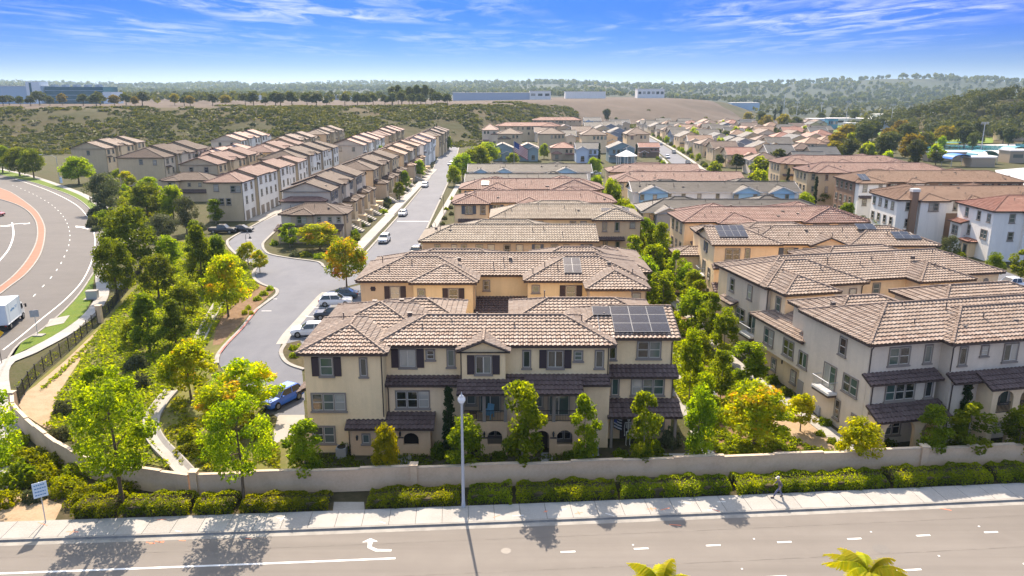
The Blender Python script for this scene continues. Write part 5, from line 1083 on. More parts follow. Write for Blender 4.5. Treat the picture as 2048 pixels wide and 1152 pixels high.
B.hip(-6.8, 6.5, 0, 9, 5.9, axis='x'); B.hip(-5.6, -1.6, -0.9, 5, 5.8, axis='y'); B.shed(-7, 6.8, -2.0, 0, 2.6, 3.3, 'S', 'tile_shaded'); B.walls(-6.6, 6.4, -1.6, 0, 0, 2.6); B.win('S', -3.6, -0.9, 3.9, 1.8, 1.4, 'dbl'); B.win('S', 1, 0, 4.2, .7, .8); B.win('S', 4, 0, 4.2, .7, .8); B.finish()
lrow('beige gabled row behind the two-storey house with low tile roof', -97.5, -86.5, 222, 262, tile='tile_pink', seed=81, wall='stucco_tan', east='stucco_sand', lod=1, front='gable')
lrow('yellow-tan row with hipped pink roof behind the beige gabled row', -96, -84, 268, 305, tile='tile_pink', seed=82, wall='stucco_yellow', east='stucco_greige', lod=1)
lrow('white row under pink tiles near the foot of the slope', -116, -103, 270, 306, z=7.0, tile='tile_pink', seed=83, wall='stucco_white', east='stucco_white', lod=2)
lrow('ochre row with hipped end at the very foot of the slope', -102, -90.5, 372, 412, z=9.9, tile='tile_rose', seed=184, wall='stucco_ochre', east='stucco_tan', lod=2)
lrow('beige row with stepped ridges at the foot of the slope', -104, -92, 320, 362, tile='tile_rose', seed=84, wall='stucco_tan', east='stucco_tan', lod=2, front='gable')
lrow('small tan row standing apart beside the boulevard bend', -166, -153, 286, 316, tile='tile_rose', seed=85, wall='stucco_tan', east='stucco_sand', lod=2, front='gable', south=((0.5, 7),))
lrow('white-sided row highest on the left below the scrub', -131.5, -118.5, 333, 376, tile='tile_pink', seed=86, wall='stucco_greige', east='stucco_white', lod=2, front='gable')
# ---------------------------------------------------------------- detached houses beyond
def house(label, X, Y, w, d, z, tile, wall, axis='x', gable=True, rz=0.0, seed=1, wing=True, group='detached houses beyond the rows', fascia='trim_white', zb=0.0, face='S'):
    B = Building('detached_house', label, (X, Y, zb), rz, group, 'house', wall=wall, tile=tile, lod=2, seed=seed, fascia=fascia, pitch=0.42, course=0.9); rg = random.Random(seed)
    B.hip(-w / 2, w / 2, 0, d, z, axis=axis, gl=gable, gr=gable, oh=0.4)
    if wing:
        s = rg.choice((-1, 1)); ww = w * rg.uniform(0.36, 0.5); c = s * (w / 2 - ww / 2 - 0.3)
        B.hip(c - ww / 2, c + ww / 2, -1.8, d * 0.5, z - rg.choice((0.2, 0.5, 2.4)), axis='y', gl=gable, oh=0.35)
        B.shed(-s * w * 0.28 - w * 0.2, -s * w * 0.28 + w * 0.2, -1.6, 0, 2.6, 3.1, 'S')
        B.win('S', c, -1.8, z - (4.6 if z < 6.5 else 2.4), 1.2, 1.4, 'dbl', lod=2); B.win('S', c, -1.8, 0.8, 1.4, 1.4, 'dbl', lod=2)
    for k in range(2 if wing else 4): B.win('S', (-s if wing else 1) * w * 0.22 + (k - (0.5 if wing else 1.5)) * 1.9, 0, z - 2.1, 0.9, 1.3, 'sh', lod=2)
    for yy in (d * 0.3, d * 0.7): B.win('E', yy, w / 2, z - 2.1, 0.9, 1.2, 'sh', lod=2); B.win('W', yy, -w / 2, z - 2.1, 0.9, 1.2, 'sh', lod=2)
    B.finish(); return B
HL = [((1020, 303), 12.5, 12, 9.0, 'tile_rose', 'stucco_tan', False, 'tan block house with sand hip roof above the blue cottages'), ((1103, 303), 13.5, 13, 9.0, 'tile_rose', 'stucco_tan', False, 'wide tan block house with sand hip roof beside a round tree'),
      ((1188, 306), 12.5, 14, 9.0, 'tile_rose', 'stucco_sand', False, 'sand block house with pink hip roof and corner cypress'), ((1275, 304), 11.5, 14, 9.0, 'tile_rose', 'stucco_sand', False, 'sand block house with pink hip roof next to the far avenue'),
      ((1005, 322), 9, 9, 5.8, 'tile_sand', 'siding_teal', True, 'teal cottage with white porch left of the flag'), ((1056, 322), 9, 9, 5.8, 'tile_sand', 'siding_teal', True, 'teal cottage with columns right of the flag'),
      ((1127, 320), 11, 10, 5.4, 'tile_red', 'stucco_taupe', False, 'taupe house with red tile hip roof'), ((1175, 325), 10, 10, 6.0, 'shingle_slate', 'siding_pale_blue', True, 'pale blue house with dark shutters and slate roof'),
      ((1243, 325), 11, 11, 6.2, 'shingle_grey', 'siding_teal', True, 'teal gabled house with grey roof beside the gazebo'), ((1298, 314), 9.5, 8, 4.6, 'tile_red', 'stucco_brown', True, 'low brown house with plain red roof at the far avenue'),
      ((980, 290), 9, 14, 8.6, 'tile_pink', 'stucco_greige', False, 'greige block house at the foot of the green slope'), ((1210, 268), 15, 12, 6.0, 'shingle_grey', 'siding_slate', True, 'slate grey gabled house behind the sand blocks'), ((1240, 262), 15, 12, 6.0, 'shingle_slate', 'stucco_taupe', True, 'taupe gabled house with slate roof behind the sand blocks'),
      ((1185, 256), 14, 12, 6.0, 'shingle_slate', 'siding_pale_blue', True, 'blue-grey house furthest up the near lane'), ((1140, 262), 14, 12, 6.2, 'tile_brown', 'stucco_taupe', True, 'brown-roofed taupe house behind the long red row')]
for i, ((px, py), w, d, z, tl, wl_, gb_, lab) in enumerate(HL):
    X, Y = at(px, py); house(lab, X, Y, w, d, z, tl, wl_, 'y' if i in (4, 5, 8) else 'x', gb_, seed=200 + i, wing=(i not in (1, 2)), fascia='trim_white' if gb_ else 'fascia_brown')
row('long tan row under a red tile roof at the foot of the slope', (at(993, 282)[0], at(993, 282)[1]), 40, 11, z=9.2, wall='stucco_tan', tile='tile_red', lod=2, seed=231, bays=((28, 38, 1),), low=False, rear=True)
row('second red-roofed row higher behind the long tan row', (at(1066, 266)[0], at(1066, 266)[1]), 36, 11, z=9.4, wall='stucco_taupe', tile='tile_red', lod=2, seed=232, low=False, rear=False)
tl_ = ['shingle_grey', 'shingle_slate', 'tile_rose', 'tile_brown', 'tile_rose', 'shingle_grey', 'tile_red']; wa_ = ['stucco_greige', 'stucco_tan', 'stucco_greige', 'siding_slate', 'stucco_sand', 'stucco_tan', 'stucco_taupe', 'stucco_tan']
cn = {'shingle_grey': 'grey shingle', 'shingle_slate': 'slate', 'tile_pink': 'pink tile', 'tile_brown': 'brown tile', 'tile_sand': 'sand tile', 'tile_rose': 'rose tile', 'tile_red': 'red tile', 'stucco_greige': 'greige', 'stucco_tan': 'tan', 'stucco_white': 'white', 'siding_slate': 'slate grey', 'stucco_sand': 'sand coloured', 'siding_pale_blue': 'pale blue', 'stucco_taupe': 'taupe'}
rg = random.Random(5); Y = 252.0; far_houses = []
while Y < 640:
    xa = 92 + max(0, (Y - 330)) * 0.05; xb = 100 + (Y - 210) * 0.36; X = xa + rg.uniform(0, 3); k = 0
    while X < xb:
        if not (Y < 265 and X < 126):
            t, w_ = rg.choice(tl_), rg.choice(wa_); zz = hz(X, Y); gab = not t.startswith('tile') or rg.random() < 0.4
            house('%s detached house with %s %s roof right of the far avenue' % (cn[w_], cn[t], 'gabled' if gab else 'hipped'), X, Y, rg.uniform(10, 12.5), rg.uniform(11, 14), rg.uniform(5.3, 6.2), t, w_, rg.choice('xy'), gab, rz=R(rg.uniform(-4, 4)), seed=300 + len(far_houses), zb=zz, fascia='trim_white' if len(far_houses) % 3 == 0 else 'trim_taupe', group='detached houses right of the far avenue')
            far_houses.append((X, Y))
        X += rg.uniform(15.5, 18); k += 1
    Y += 24 + 4 * rg.random()
for (X, Y) in ((30, 430), (48, 452), (20, 470), (44, 480), (60, 505), (36, 515), (58, 545), (76, 570), (52, 420), (66, 470)):
    t, w_ = rg.choice(tl_), rg.choice(wa_)
    house('%s detached house with %s roof left of the far avenue' % (cn[w_], cn[t]), X, Y, 12, 13, 5.8, t, w_, rg.choice('xy'), True, seed=400 + int(X), group='detached houses left of the far avenue', zb=hz(X, Y))
ribbon('far_avenue', smooth_line([(62, 225), (66, 262), (70, 300), (75, 345), (80, 400), (85, 460), (92, 560), (100, 640)]), -4.2, 4.2, 0.012, 'court_asphalt')
fa = smooth_line([(62, 225), (66, 262), (70, 300), (75, 345), (80, 400), (85, 460), (92, 560)]); ribbon('sidewalk', fa, -6.8, -5.2, 0.05, 'concrete'); ribbon('sidewalk', fa, 5.2, 6.8, 0.05, 'concrete')
# ---------------------------------------------------------------- vegetation
leafmat('leaf_bright', [(0.06, 0.105, 0.010), (0.15, 0.21, 0.015), (0.27, 0.305, 0.025)], 0.6)
leafmat('leaf_yellow', [(0.15, 0.18, 0.010), (0.28, 0.29, 0.014), (0.38, 0.34, 0.02)], 0.6)
leafmat('leaf_golden', [(0.085, 0.14, 0.010), (0.17, 0.235, 0.014), (0.25, 0.295, 0.018), (0.30, 0.30, 0.018), (0.42, 0.24, 0.03)], 0.6)
leafmat('leaf_orange', [(0.08, 0.12, 0.012), (0.15, 0.20, 0.015), (0.20, 0.22, 0.016), (0.32, 0.20, 0.02), (0.45, 0.12, 0.03)], 0.5)
leafmat('leaf_dark', [(0.045, 0.075, 0.009), (0.10, 0.145, 0.012), (0.18, 0.215, 0.02)], 0.5)
leafmat('leaf_olive', [(0.055, 0.068, 0.034), (0.09, 0.105, 0.05), (0.14, 0.15, 0.075)], 0.3, tcol=(1.6, 1.6, 0.9))
leafmat('leaf_cypress', [(0.012, 0.026, 0.008), (0.024, 0.042, 0.012), (0.04, 0.06, 0.018)], 0.2)
leafmat('leaf_wood', [(0.035, 0.052, 0.016), (0.065, 0.082, 0.024), (0.105, 0.11, 0.03)], 0.3)
leafmat('leaf_autumn', [(0.10, 0.095, 0.014), (0.17, 0.14, 0.018), (0.23, 0.17, 0.022)], 0.4)
leafmat('leaf_hedge', [(0.07, 0.105, 0.007), (0.17, 0.21, 0.010), (0.31, 0.32, 0.014)], 0.55)
leafmat('leaf_cover', [(0.07, 0.105, 0.012), (0.145, 0.185, 0.014), (0.26, 0.265, 0.022)], 0.55)
leafmat('leaf_scrub', [(0.022, 0.028, 0.005), (0.055, 0.062, 0.007), (0.095, 0.094, 0.010), (0.11, 0.09, 0.03)], 0.3)
leafmat('leaf_palm', [(0.14, 0.19, 0.012), (0.27, 0.31, 0.016), (0.42, 0.36, 0.02)], 0.6)
def leaves(rs, P, N, size, tint, aspect=0.55):
    """leaf quads at P facing N"""
    n = len(P); N = N / np.linalg.norm(N, axis=1, keepdims=True); a = rs.normal(size=(n, 3)); T = np.cross(N, a); T /= np.linalg.norm(T, axis=1, keepdims=True) + 1e-9; B = np.cross(N, T)
    s = size * rs.uniform(0.65, 1.35, (n, 1)); T = T * s; B = B * s * aspect; bend = N * s * 0.25
    V = np.stack([P - T - bend, P - B * 1.0, P + T - bend, P + B * 1.0], 1).reshape(-1, 3)
    return V, np.arange(n * 4).reshape(n, 4), tint
def crown_mesh(name, seed, H0, H1, Rm, prof, ncl, nlf, leaf, rc, material, tip=0.0, squash=0.8):
    rs = np.random.RandomState(seed); P, N, T = [], [], []; C = []
    for k in range(ncl):
        t = rs.rand(); t = min(1, max(0, t)); z = H0 + (H1 - H0) * t; ra = Rm * prof(t); q = math.sqrt(rs.uniform(0.15, 1)) * ra; w = rs.rand() * 6.283
        c = np.array([math.cos(w) * q, math.sin(w) * q, z]); C.append(c); r = rc * rs.uniform(0.65, 1.3)
        d = rs.normal(size=(nlf, 3)); d /= np.linalg.norm(d, axis=1, keepdims=True)
        p = c + d * np.array([1, 1, squash]) * r * (0.35 + 0.65 * rs.rand(nlf, 1) ** 0.5)
        P.append(p); N.append(d * 0.7 + rs.normal(size=(nlf, 3)) * 0.55 + np.array([0, 0, 0.35])); b = rs.uniform(0.15, 0.75)
        tt = b + rs.normal(size=nlf) * 0.13
        if rs.rand() < tip: tt = np.where(d[:, 2] > 0.2, 0.95, tt)
        T.append(np.clip(tt, 0, 1 if tip else 0.9))
    V, Q, tt = leaves(rs, np.concatenate(P), np.concatenate(N), leaf, np.concatenate(T))
    return np_mesh(name, V, Q, material, tt), C
def trunk_mesh(name, seed, h, r, C, m, limbs=7, lean=0.15):
    rs = random.Random(seed); b = MB(); pts = []; x = y = 0
    for k in range(6):
        t = k / 5; pts.append((x, y, h * t)); x += rs.uniform(-lean, lean) * h * 0.06; y += rs.uniform(-lean, lean) * h * 0.06
    b.tube(pts, [r * (1.25 if k == 0 else 1 - 0.14 * k) for k in range(6)], 7)
    for c in rs.sample(list(C), min(limbs, len(C))):
        z0 = min(h * rs.uniform(0.55, 0.98), max(h * 0.3, c[2] - 0.3)); i = min(4, int(z0 / h * 5)); p0 = Vector(pts[i]).lerp(Vector(pts[i + 1]), z0 / h * 5 - i); p1 = Vector(c); mid = p0.lerp(p1, 0.5) + Vector((0, 0, -0.08 * (p1 - p0).length))
        b.tube([p0, mid, p1], [r * 0.45, r * 0.28, r * 0.1], 5)
    return b.mesh(name, m, smooth=True)
def ov(t): return max(0.12, math.sin(math.pi * (0.10 + 0.85 * t)) ** 0.7)
def egg(t): return max(0.1, (1 - t) ** 0.55 * min(1, 0.45 + t * 3))
def umb(t): return max(0.25, math.sqrt(max(0, 1 - (t * 0.95) ** 2)) * (0.75 + 0.25 * min(1, t * 4)))
def col_(t): return max(0.08, min(1, 0.55 + t * 2) * (1 - t) ** 0.45)
def irr(t): return 0.55 + 0.45 * math.sin(3 + 7 * t)
SPEC = {  # height, crown from, radius, profile, clumps, leaves, leaf size, clump radius, leaf, bark, trunk radius, trunk height fraction, variants, tip
    'bright': (6.0, 0.9, 1.5, ov, 38, 95, 0.13, 0.54, 'leaf_bright', 'bark_pale', 0.07, 0.85, 4, 0), 'yellow': (4.0, 1.0, 1.4, umb, 40, 75, 0.11, 0.42, 'leaf_yellow', 'bark_pale', 0.06, 0.7, 2, 0),
    'street': (10.0, 2.6, 3.4, ov, 64, 80, 0.15, 0.74, 'leaf_bright', 'bark', 0.16, 0.85, 2, 0), 'golden': (5.5, 1.3, 2.6, umb, 62, 85, 0.14, 0.64, 'leaf_golden', 'bark', 0.10, 0.7, 4, 0.05),
    'orange': (6.5, 1.8, 3.0, umb, 70, 85, 0.145, 0.68, 'leaf_orange', 'bark', 0.11, 0.7, 1, 0.05), 'dark': (8.5, 1.6, 3.6, umb, 90, 80, 0.17, 0.85, 'leaf_dark', 'bark', 0.18, 0.75, 3, 0),
    'pine': (9.0, 1.0, 2.6, egg, 85, 80, 0.155, 0.7, 'leaf_dark', 'bark', 0.14, 0.9, 3, 0), 'olive': (5.0, 0.6, 2.4, ov, 55, 75, 0.125, 0.7, 'leaf_olive', 'bark', 0.12, 0.7, 3, 0),
    'round': (6.0, 1.0, 2.9, umb, 80, 80, 0.155, 0.75, 'leaf_bright', 'bark', 0.13, 0.7, 2, 0), 'cypress': (7.0, 0.1, 0.62, col_, 130, 30, 0.13, 0.30, 'leaf_cypress', 'bark', 0.06, 0.9, 1, 0),
    'wood': (12.0, 2.5, 4.6, irr, 60, 26, 0.55, 1.5, 'leaf_wood', 'bark', 0.25, 0.8, 4, 0), 'farround': (7.0, 2.0, 3.2, umb, 34, 22, 0.50, 1.1, 'leaf_wood', 'bark', 0.2, 0.75, 3, 0), 'autumn': (10.0, 2.0, 4.2, ov, 50, 26, 0.5, 1.3, 'leaf_autumn', 'bark', 0.22, 0.8, 2, 0),
    'farbright': (8.0, 1.5, 3.8, umb, 40, 24, 0.5, 1.2, 'leaf_bright', 'bark', 0.2, 0.75, 2, 0)}
_tp = {}
def tree_proto(kind, v):
    k = (kind, v)
    if k not in _tp:
        H, h0, r, pf, nc, nl, lf, rc, lm, bk, tr, tf, nv, tip = SPEC[kind]
        cm, C = crown_mesh('crown', hash(kind) % 1 + 100 * v + sum(map(ord, kind)), h0 + rc * 0.6, H - rc * 0.6, r - rc * 0.55, pf, nc, nl, lf, rc, M[lm], tip)
        _tp[k] = (cm, trunk_mesh('trunk', v + len(kind), H * tf, tr, C, M[bk]))
    return _tp[k]
TREES = []
_tc = [0]
def tree(kind, X, Y, h, w, label, group=None, z=0.0, name=None, cat='tree'):
    H, h0, r = SPEC[kind][:3]; v = _tc[0] % SPEC[kind][12]; _tc[0] += 1; cm, tm = tree_proto(kind, v); rr = random.Random(_tc[0] * 31)
    o = empty(name or {'cypress': 'cypress_tree', 'olive': 'olive_tree', 'pine': 'pine_tree'}.get(kind, 'tree'), (X, Y, z), rr.uniform(0, 6.28), label, cat, group); sx = w / (2 * r); sz = h / H; o.scale = (sx, sx, sz)
    put('trunk', tm, o); put('crown', cm, o); return o
def tpx(kind, px, pb, pt, wpx, label, group=None, Y=None, z=0.0):
    if Y is None: X, Y = at(px, pb, z)
    else: X = (px - 1024) / 1500.0 * depth(Y, 3 + z)
    h = max(1.5, height_at(pt, Y) - z); return tree(kind, X, Y, h, wpx / 1500.0 * depth(Y, 3 + z), label, group, z)
G1 = 'young trees between the street wall and the houses'
for (k, px, top, w, lab) in (('bright', 607, 842, 92, 'round bushy green tree at the left corner of the cream row'), ('yellow', 770, 846, 62, 'thin yellow-green tree before the cream row porch'), ('bright', 928, 832, 80, 'slim green tree behind the white street lamp post'),
        ('bright', 1045, 756, 104, 'tallest bright green tree before the cream row balconies'), ('bright', 1168, 790, 64, 'slim green tree between arches and house flag'), ('bright', 1287, 780, 76, 'full green tree hiding the skeleton porch'), ('bright', 1398, 770, 70, 'loose green tree off the right end of the cream row')):
    X0 = (px - 1024) / 1500 * 58; tpx(k, px, 0, top, w, lab, G1, Y=wall_y(X0) + 0.95)
for (k, px, top, w, lab) in (('yellow', 1722, 836, 98, 'umbrella-shaped yellow-green tree at the path end by the wall'), ('bright', 1868, 812, 70, 'dense green tree before the porch of the pale row'), ('bright', 1940, 803, 90, 'wide green tree before the loggia of the pale row'), ('bright', 2042, 810, 70, 'green tree beside the walk of the pale row')):
    X0 = (px - 1024) / 1500 * 60; tpx(k, px, 0, top, w, lab, G1, Y=wall_y(X0) + 0.95)
tpx('street', 246, 1012, 738, 185, 'tall open street tree growing out of the hedge beside the curved wall'); tpx('street', 490, 1008, 788, 155, 'tall street tree in the hedge gap right of the curved wall'); tpx('street', -15, 1000, 765, 150, 'leafy tree at the street corner by the dirt patch')
GB = 'trees on the planted bank'
for (k, px, pb, pt, w, lab) in (('golden', 383, 800, 683, 122, 'golden-green tree above the drainage ditch on the bank'), ('golden', 498, 838, 718, 155, 'golden-green tree with orange tips beside the blue car'), ('golden', 450, 872, 770, 140, 'broad golden-green tree below the court lamp'), ('golden', 457, 633, 510, 108, 'golden tree on bare mulch beside the court kerb'),
        ('golden', 497, 530, 484, 48, 'small sparse tree beside the alley lamp'), ('orange', 694, 580, 476, 100, 'tree covered in orange seed pods at the court entrance'), ('golden', 640, 500, 447, 100, 'low golden tree before the two-storey end house'), ('bright', 580, 495, 445, 42, 'little green tree before the two-storey end house'),
        ('dark', 262, 545, 412, 122, 'large dark round tree leaning over the boulevard walk'), ('dark', 236, 600, 474, 92, 'dark tree shading the boulevard walk'), ('dark', 318, 597, 508, 84, 'dark tree with bare trunk above the iron fence'), ('pine', 405, 580, 448, 70, 'dark upright tree before the court alley'), ('pine', 442, 572, 466, 56, 'dark upright tree beside the alley kerb'),
        ('pine', 300, 705, 586, 84, 'dark tree rising mid bank'), ('pine', 352, 690, 598, 72, 'dark tree beside the concrete ditch'), ('dark', 296, 440, 364, 78, 'dark tree far along the boulevard fence'), ('olive', 212, 424, 345, 76, 'grey-green tree beside the boulevard walk'), ('round', 158, 368, 312, 72, 'bright round tree at the blue street sign'),
        ('olive', 374, 466, 392, 54, 'grey-brown tree beside the parked black pickup'), ('round', 348, 440, 370, 62, 'green tree before the taupe garage row'), ('golden', 255, 380, 342, 40, 'yellow tree between boulevard and beige houses'), ('olive', 328, 478, 427, 70, 'grey mound-shaped shrub tree above the bank'), ('bright', 432, 448, 398, 38, 'small green tree against the taupe garage row'),
        ('bright', 205, 880, 730, 80, 'loose light green tree on the open bank'), ('bright', 372, 650, 560, 60, 'light green tree behind the ditch'), ('round', 268, 690, 640, 60, 'low green tree by the iron fence pillar'), ('dark', 40, 352, 294, 64, 'first dark boulevard tree beyond the bend'), ('dark', 68, 356, 297, 58, 'second dark boulevard tree beyond the bend'), ('dark', 6, 346, 290, 52, 'dark boulevard tree at the far bend'),
        ('pine', 225, 405, 350, 50, 'dark tree behind the grey-green walk tree'), ('round', 300, 395, 352, 50, 'green tree before the beige house roofs'), ('pine', 395, 525, 440, 55, 'dark tree above the alley wall'), ('bright', 340, 540, 470, 50, 'pale green sapling mid bank'), ('golden', 520, 545, 500, 40, 'small golden tree on the court bulb')):
    tpx(k, px, pb, pt, w, lab, GB)
GG = 'trees of the greenbelt'
for (k, px, pb, pt, w, lab) in (('bright', 1318, 562, 446, 48, 'tall light tree by the annexe in the greenbelt'), ('bright', 1347, 600, 498, 46, 'light green tree mid greenbelt'), ('bright', 1370, 610, 524, 42, 'light green tree before the pale row side wall'), ('bright', 1322, 632, 538, 58, 'full green tree behind the cream row end'), ('bright', 1392, 650, 560, 48, 'narrow green tree along the greenbelt path'),
        ('bright', 1416, 695, 582, 58, 'green tree on the bare strip of the greenbelt'), ('bright', 1445, 728, 614, 54, 'green tree by the white path before the low wing'), ('bright', 1493, 782, 680, 84, 'bushy green tree beside the low tiled wing'), ('golden', 1508, 892, 768, 165, 'broad golden-green tree on the lawn by the wall'), ('yellow', 1600, 862, 786, 70, 'yellow-leaved tree over the path'),
        ('bright', 1378, 800, 655, 50, 'thin tall tree beside the cream row gable'), ('bright', 1405, 880, 740, 62, 'twiggy tree at the house path'), ('bright', 1440, 800, 700, 56, 'green tree in the middle of the lawn'), ('bright', 1300, 520, 452, 36, 'tree behind the annexe roof'), ('bright', 1395, 745, 660, 48, 'slim green tree left of the lawn')):
    tpx(k, px, pb, pt, w, lab, GG)
GC = 'round street trees'
for (k, px, pb, pt, w, lab) in (('round', 926, 362, 306, 58, 'clipped round tree at the private street bend'), ('round', 955, 345, 290, 66, 'big round tree behind the street bend'), ('round', 976, 330, 284, 58, 'round tree below the teal cottages'), ('round', 908, 372, 330, 34, 'low round tree beside the grey shingle row'), 
        ('round', 1188, 352, 314, 36, 'green tree beside the parked white car'), ('round', 1088, 318, 286, 22, 'round topiary tree beside the flag'), ('round', 1026, 330, 305, 30, 'round bush tree under the flag'), ('farbright', 1522, 356, 312, 54, 'bright tree before the far tan row'), ('farbright', 1548, 372, 332, 44, 'bright tree at the arched-window row'), ('farbright', 1470, 286, 252, 26, 'bright green pair tree among detached houses'), ('farbright', 1490, 290, 262, 22, 'smaller bright tree among detached houses'), ('farbright', 1675, 320, 288, 44, 'bright tree behind the far tan row roof'), ('farbright', 1540, 305, 275, 40, 'yellow-green tree behind the slate roofs'),
        ('dark', 1768, 478, 432, 58, 'dark tree before the stone chimney row'), ('olive', 1735, 468, 436, 34, 'grey tree in front of white and chocolate row'), ('dark', 1640, 412, 372, 44, 'dark shrub tree before the tan pink-roofed row'), ('olive', 1895, 520, 470, 44, 'grey shrub tree before the white red-roofed row'), ('dark', 1985, 560, 505, 44, 'dark round tree before the arched window'), ('bright', 2040, 560, 498, 48, 'bright tree beside the parked white pickup'), ('olive', 1925, 505, 462, 40, 'grey tree by the white entry porch'), ('dark', 1850, 470, 440, 30, 'small dark tree beside the white blue-trimmed row'),
        ('farbright', 1430, 350, 322, 34, 'bright tree in the lawn before detached houses'), ('dark', 1600, 395, 366, 34, 'dark tree before the end tan row')):
    tpx(k, px, pb, pt, w, lab, GC)
tree('round', 21.6, 141, 9.6, 6.5, 'wide green tree beside the solar hip roof', GC); tree('round', 22.6, 152, 9.0, 6.0, 'leafy green tree between solar hip roof and slate blue gable', GC); tree('round', 23.0, 172, 11.0, 5.6, 'tall yellow-green tree between pink and grey roofs', GC); tree('round', 22.0, 196, 9.0, 5.0, 'green tree where the pink rows meet', GC)
for i, (X, Y, h, w, k) in enumerate(((19.0, 104, 7.5, 4.2, 'bright'), (21.5, 111, 8.0, 4.4, 'bright'), (24.6, 99, 6.5, 3.8, 'bright'), (19.5, 118, 8.0, 4.5, 'bright'), (24.0, 118, 7.0, 4.2, 'bright'), (21.0, 128, 8.5, 5.0, 'round'), (24.2, 134, 8.0, 4.6, 'bright'), (20.0, 96, 6.8, 3.8, 'bright'), (22.6, 90, 6.4, 3.8, 'bright'), (63, 104, 6.0, 4.5, 'dark'), (64.5, 118, 7.0, 5.0, 'olive'), (66, 132, 7.0, 5.0, 'dark'), (69, 146, 6.5, 4.5, 'olive'), (72, 160, 7.0, 4.8, 'dark'), (70, 178, 7.0, 5.0, 'round'), (71, 196, 7.5, 5.2, 'round'), (68, 212, 8.0, 5.5, 'farbright'), (73, 222, 8.0, 5.5, 'farbright'))):
    tree(k, X, Y, h, w, ('leafy tree crowding the narrow greenbelt between the rows' if i < 9 else 'leafy tree in the gap before the right-hand rows'), 'trees crowding the greenbelt' if i < 9 else 'trees before the right-hand rows')
for (px, pb, pt, lab) in ((899, 912, 772, 'dark cypress in the corner of the cream row'), (1918, 885, 752, 'dark cypress against the pale row wall'), (1627, 425, 352, 'slim cypress at the corner of a tan row'), (1572, 405, 335, 'slim cypress at the arched-window tan row'), (1903, 490, 418, 'cypress before the white and brown row'), (1198, 332, 285, 'cypress beside the sand block house'), (1272, 320, 288, 'cypress close to the gazebo'), (1503, 560, 480, 'small cypress by the pale row balcony'), (1497, 690, 610, 'dark cypress under the low wing balcony')):
    tpx('cypress', px, pb, pt, max(6, 1500 * 1.2 / depth(at(px, pb)[1])), lab, 'cypress trees')
rg = random.Random(61)
for i in range(46):
    X = rg.choice((-56.5, -83.5, -107, -137, -76, -32.5)) + rg.uniform(-3, 3); Y = rg.uniform(205 if X > -90 else 235, 420)
    if -64 < X < -50 and Y < 305: continue
    kk = rg.choice(('olive', 'dark', 'round')); o_ = tree(kk, X, Y, rg.uniform(4, 7.5), rg.uniform(3, 5.5), None, 'trees between the left rows'); o_['label'] = {'olive': 'grey-green', 'dark': 'dark green', 'round': 'bright green'}[kk] + ' tree between the left townhouse rows'
for i in range(48):
    X, Y = rg.choice(far_houses); X += rg.choice((-8, 8)); Y += rg.uniform(-3, 14); kk = 'farround' if rg.random() < 0.6 else 'farbright'; tree(kk, X, Y, rg.uniform(5, 9), rg.uniform(4, 7), ('dark' if kk == 'farround' else 'bright green') + ' garden tree between the detached houses', 'garden trees between detached houses', hz(X, Y))
# -- far trees: along the mesa edge, in the park, on the wooded hill
rg = random.Random(77)
for i in range(46):
    px = 15 + i * 19.5 + rg.uniform(-7, 7); Y = 585 + rg.uniform(-14, 30); X = (px - 1024) / 1500 * Y; h = rg.uniform(7, 11)
    if rg.random() < 0.9: tree('farround' if rg.random() < 0.8 else 'autumn', X, Y, h, h * rg.uniform(0.9, 1.25), 'round dark tree in the row along the mesa edge', 'trees along the mesa edge', hz(X, Y))
for i in range(9): X = (795 + i * 9 - 1024) / 1500 * 640; tree('wood', X, 640 + rg.uniform(-8, 8), rg.uniform(12, 16), rg.uniform(7, 9), 'tall flat-topped tree in the mesa grove', 'mesa grove', hz(X, 640))
park = []
for i in range(420):
    Y = rg.uniform(262, 640); px = rg.uniform(1480, 2090); X = (px - 1024) / 1500 * depth(Y)
    if X < 130 + (Y - 260) * 0.12 + (30 if Y < 300 else 0): continue
    if any((X - a) ** 2 + (Y - b) ** 2 < 75 for a, b in park) or any(abs(X - a) < 10 and abs(Y - b) < 12 for a, b in far_houses): continue
    if (212 < X < 262 and 330 < Y < 395) or (186 < X < 300 and 252 < Y < 322) or (X / Y > 0.56 and Y < 372): continue
    park.append((X, Y))
    if Y > 470:
        if px < 1860 and rg.random() < 0.75: park.pop()
        continue
    k = rg.choice(['wood', 'wood', 'wood', 'farround', 'autumn', 'farbright'] if Y < 480 else ['wood', 'wood', 'wood', 'farround'])
    h = rg.uniform(9, 15) if k in ('wood', 'autumn') else rg.uniform(6, 9)
    tree(k, X, Y, h, h * rg.uniform(0.75, 1.1), {'wood': 'tall olive-green park tree right of the detached houses', 'autumn': 'yellowing park tree right of the detached houses', 'farround': 'round dark park tree right of the detached houses', 'farbright': 'bright green park tree right of the detached houses'}[k], 'park trees', hz(X, Y))
HILL = []
for i in range(330):
    a = rg.uniform(0, 6.28); q = math.sqrt(rg.random()); X = 405 + math.cos(a) * q * 125; Y = 590 + math.sin(a) * q * 110
    if X / Y < 0.8: HILL.append((X, Y))
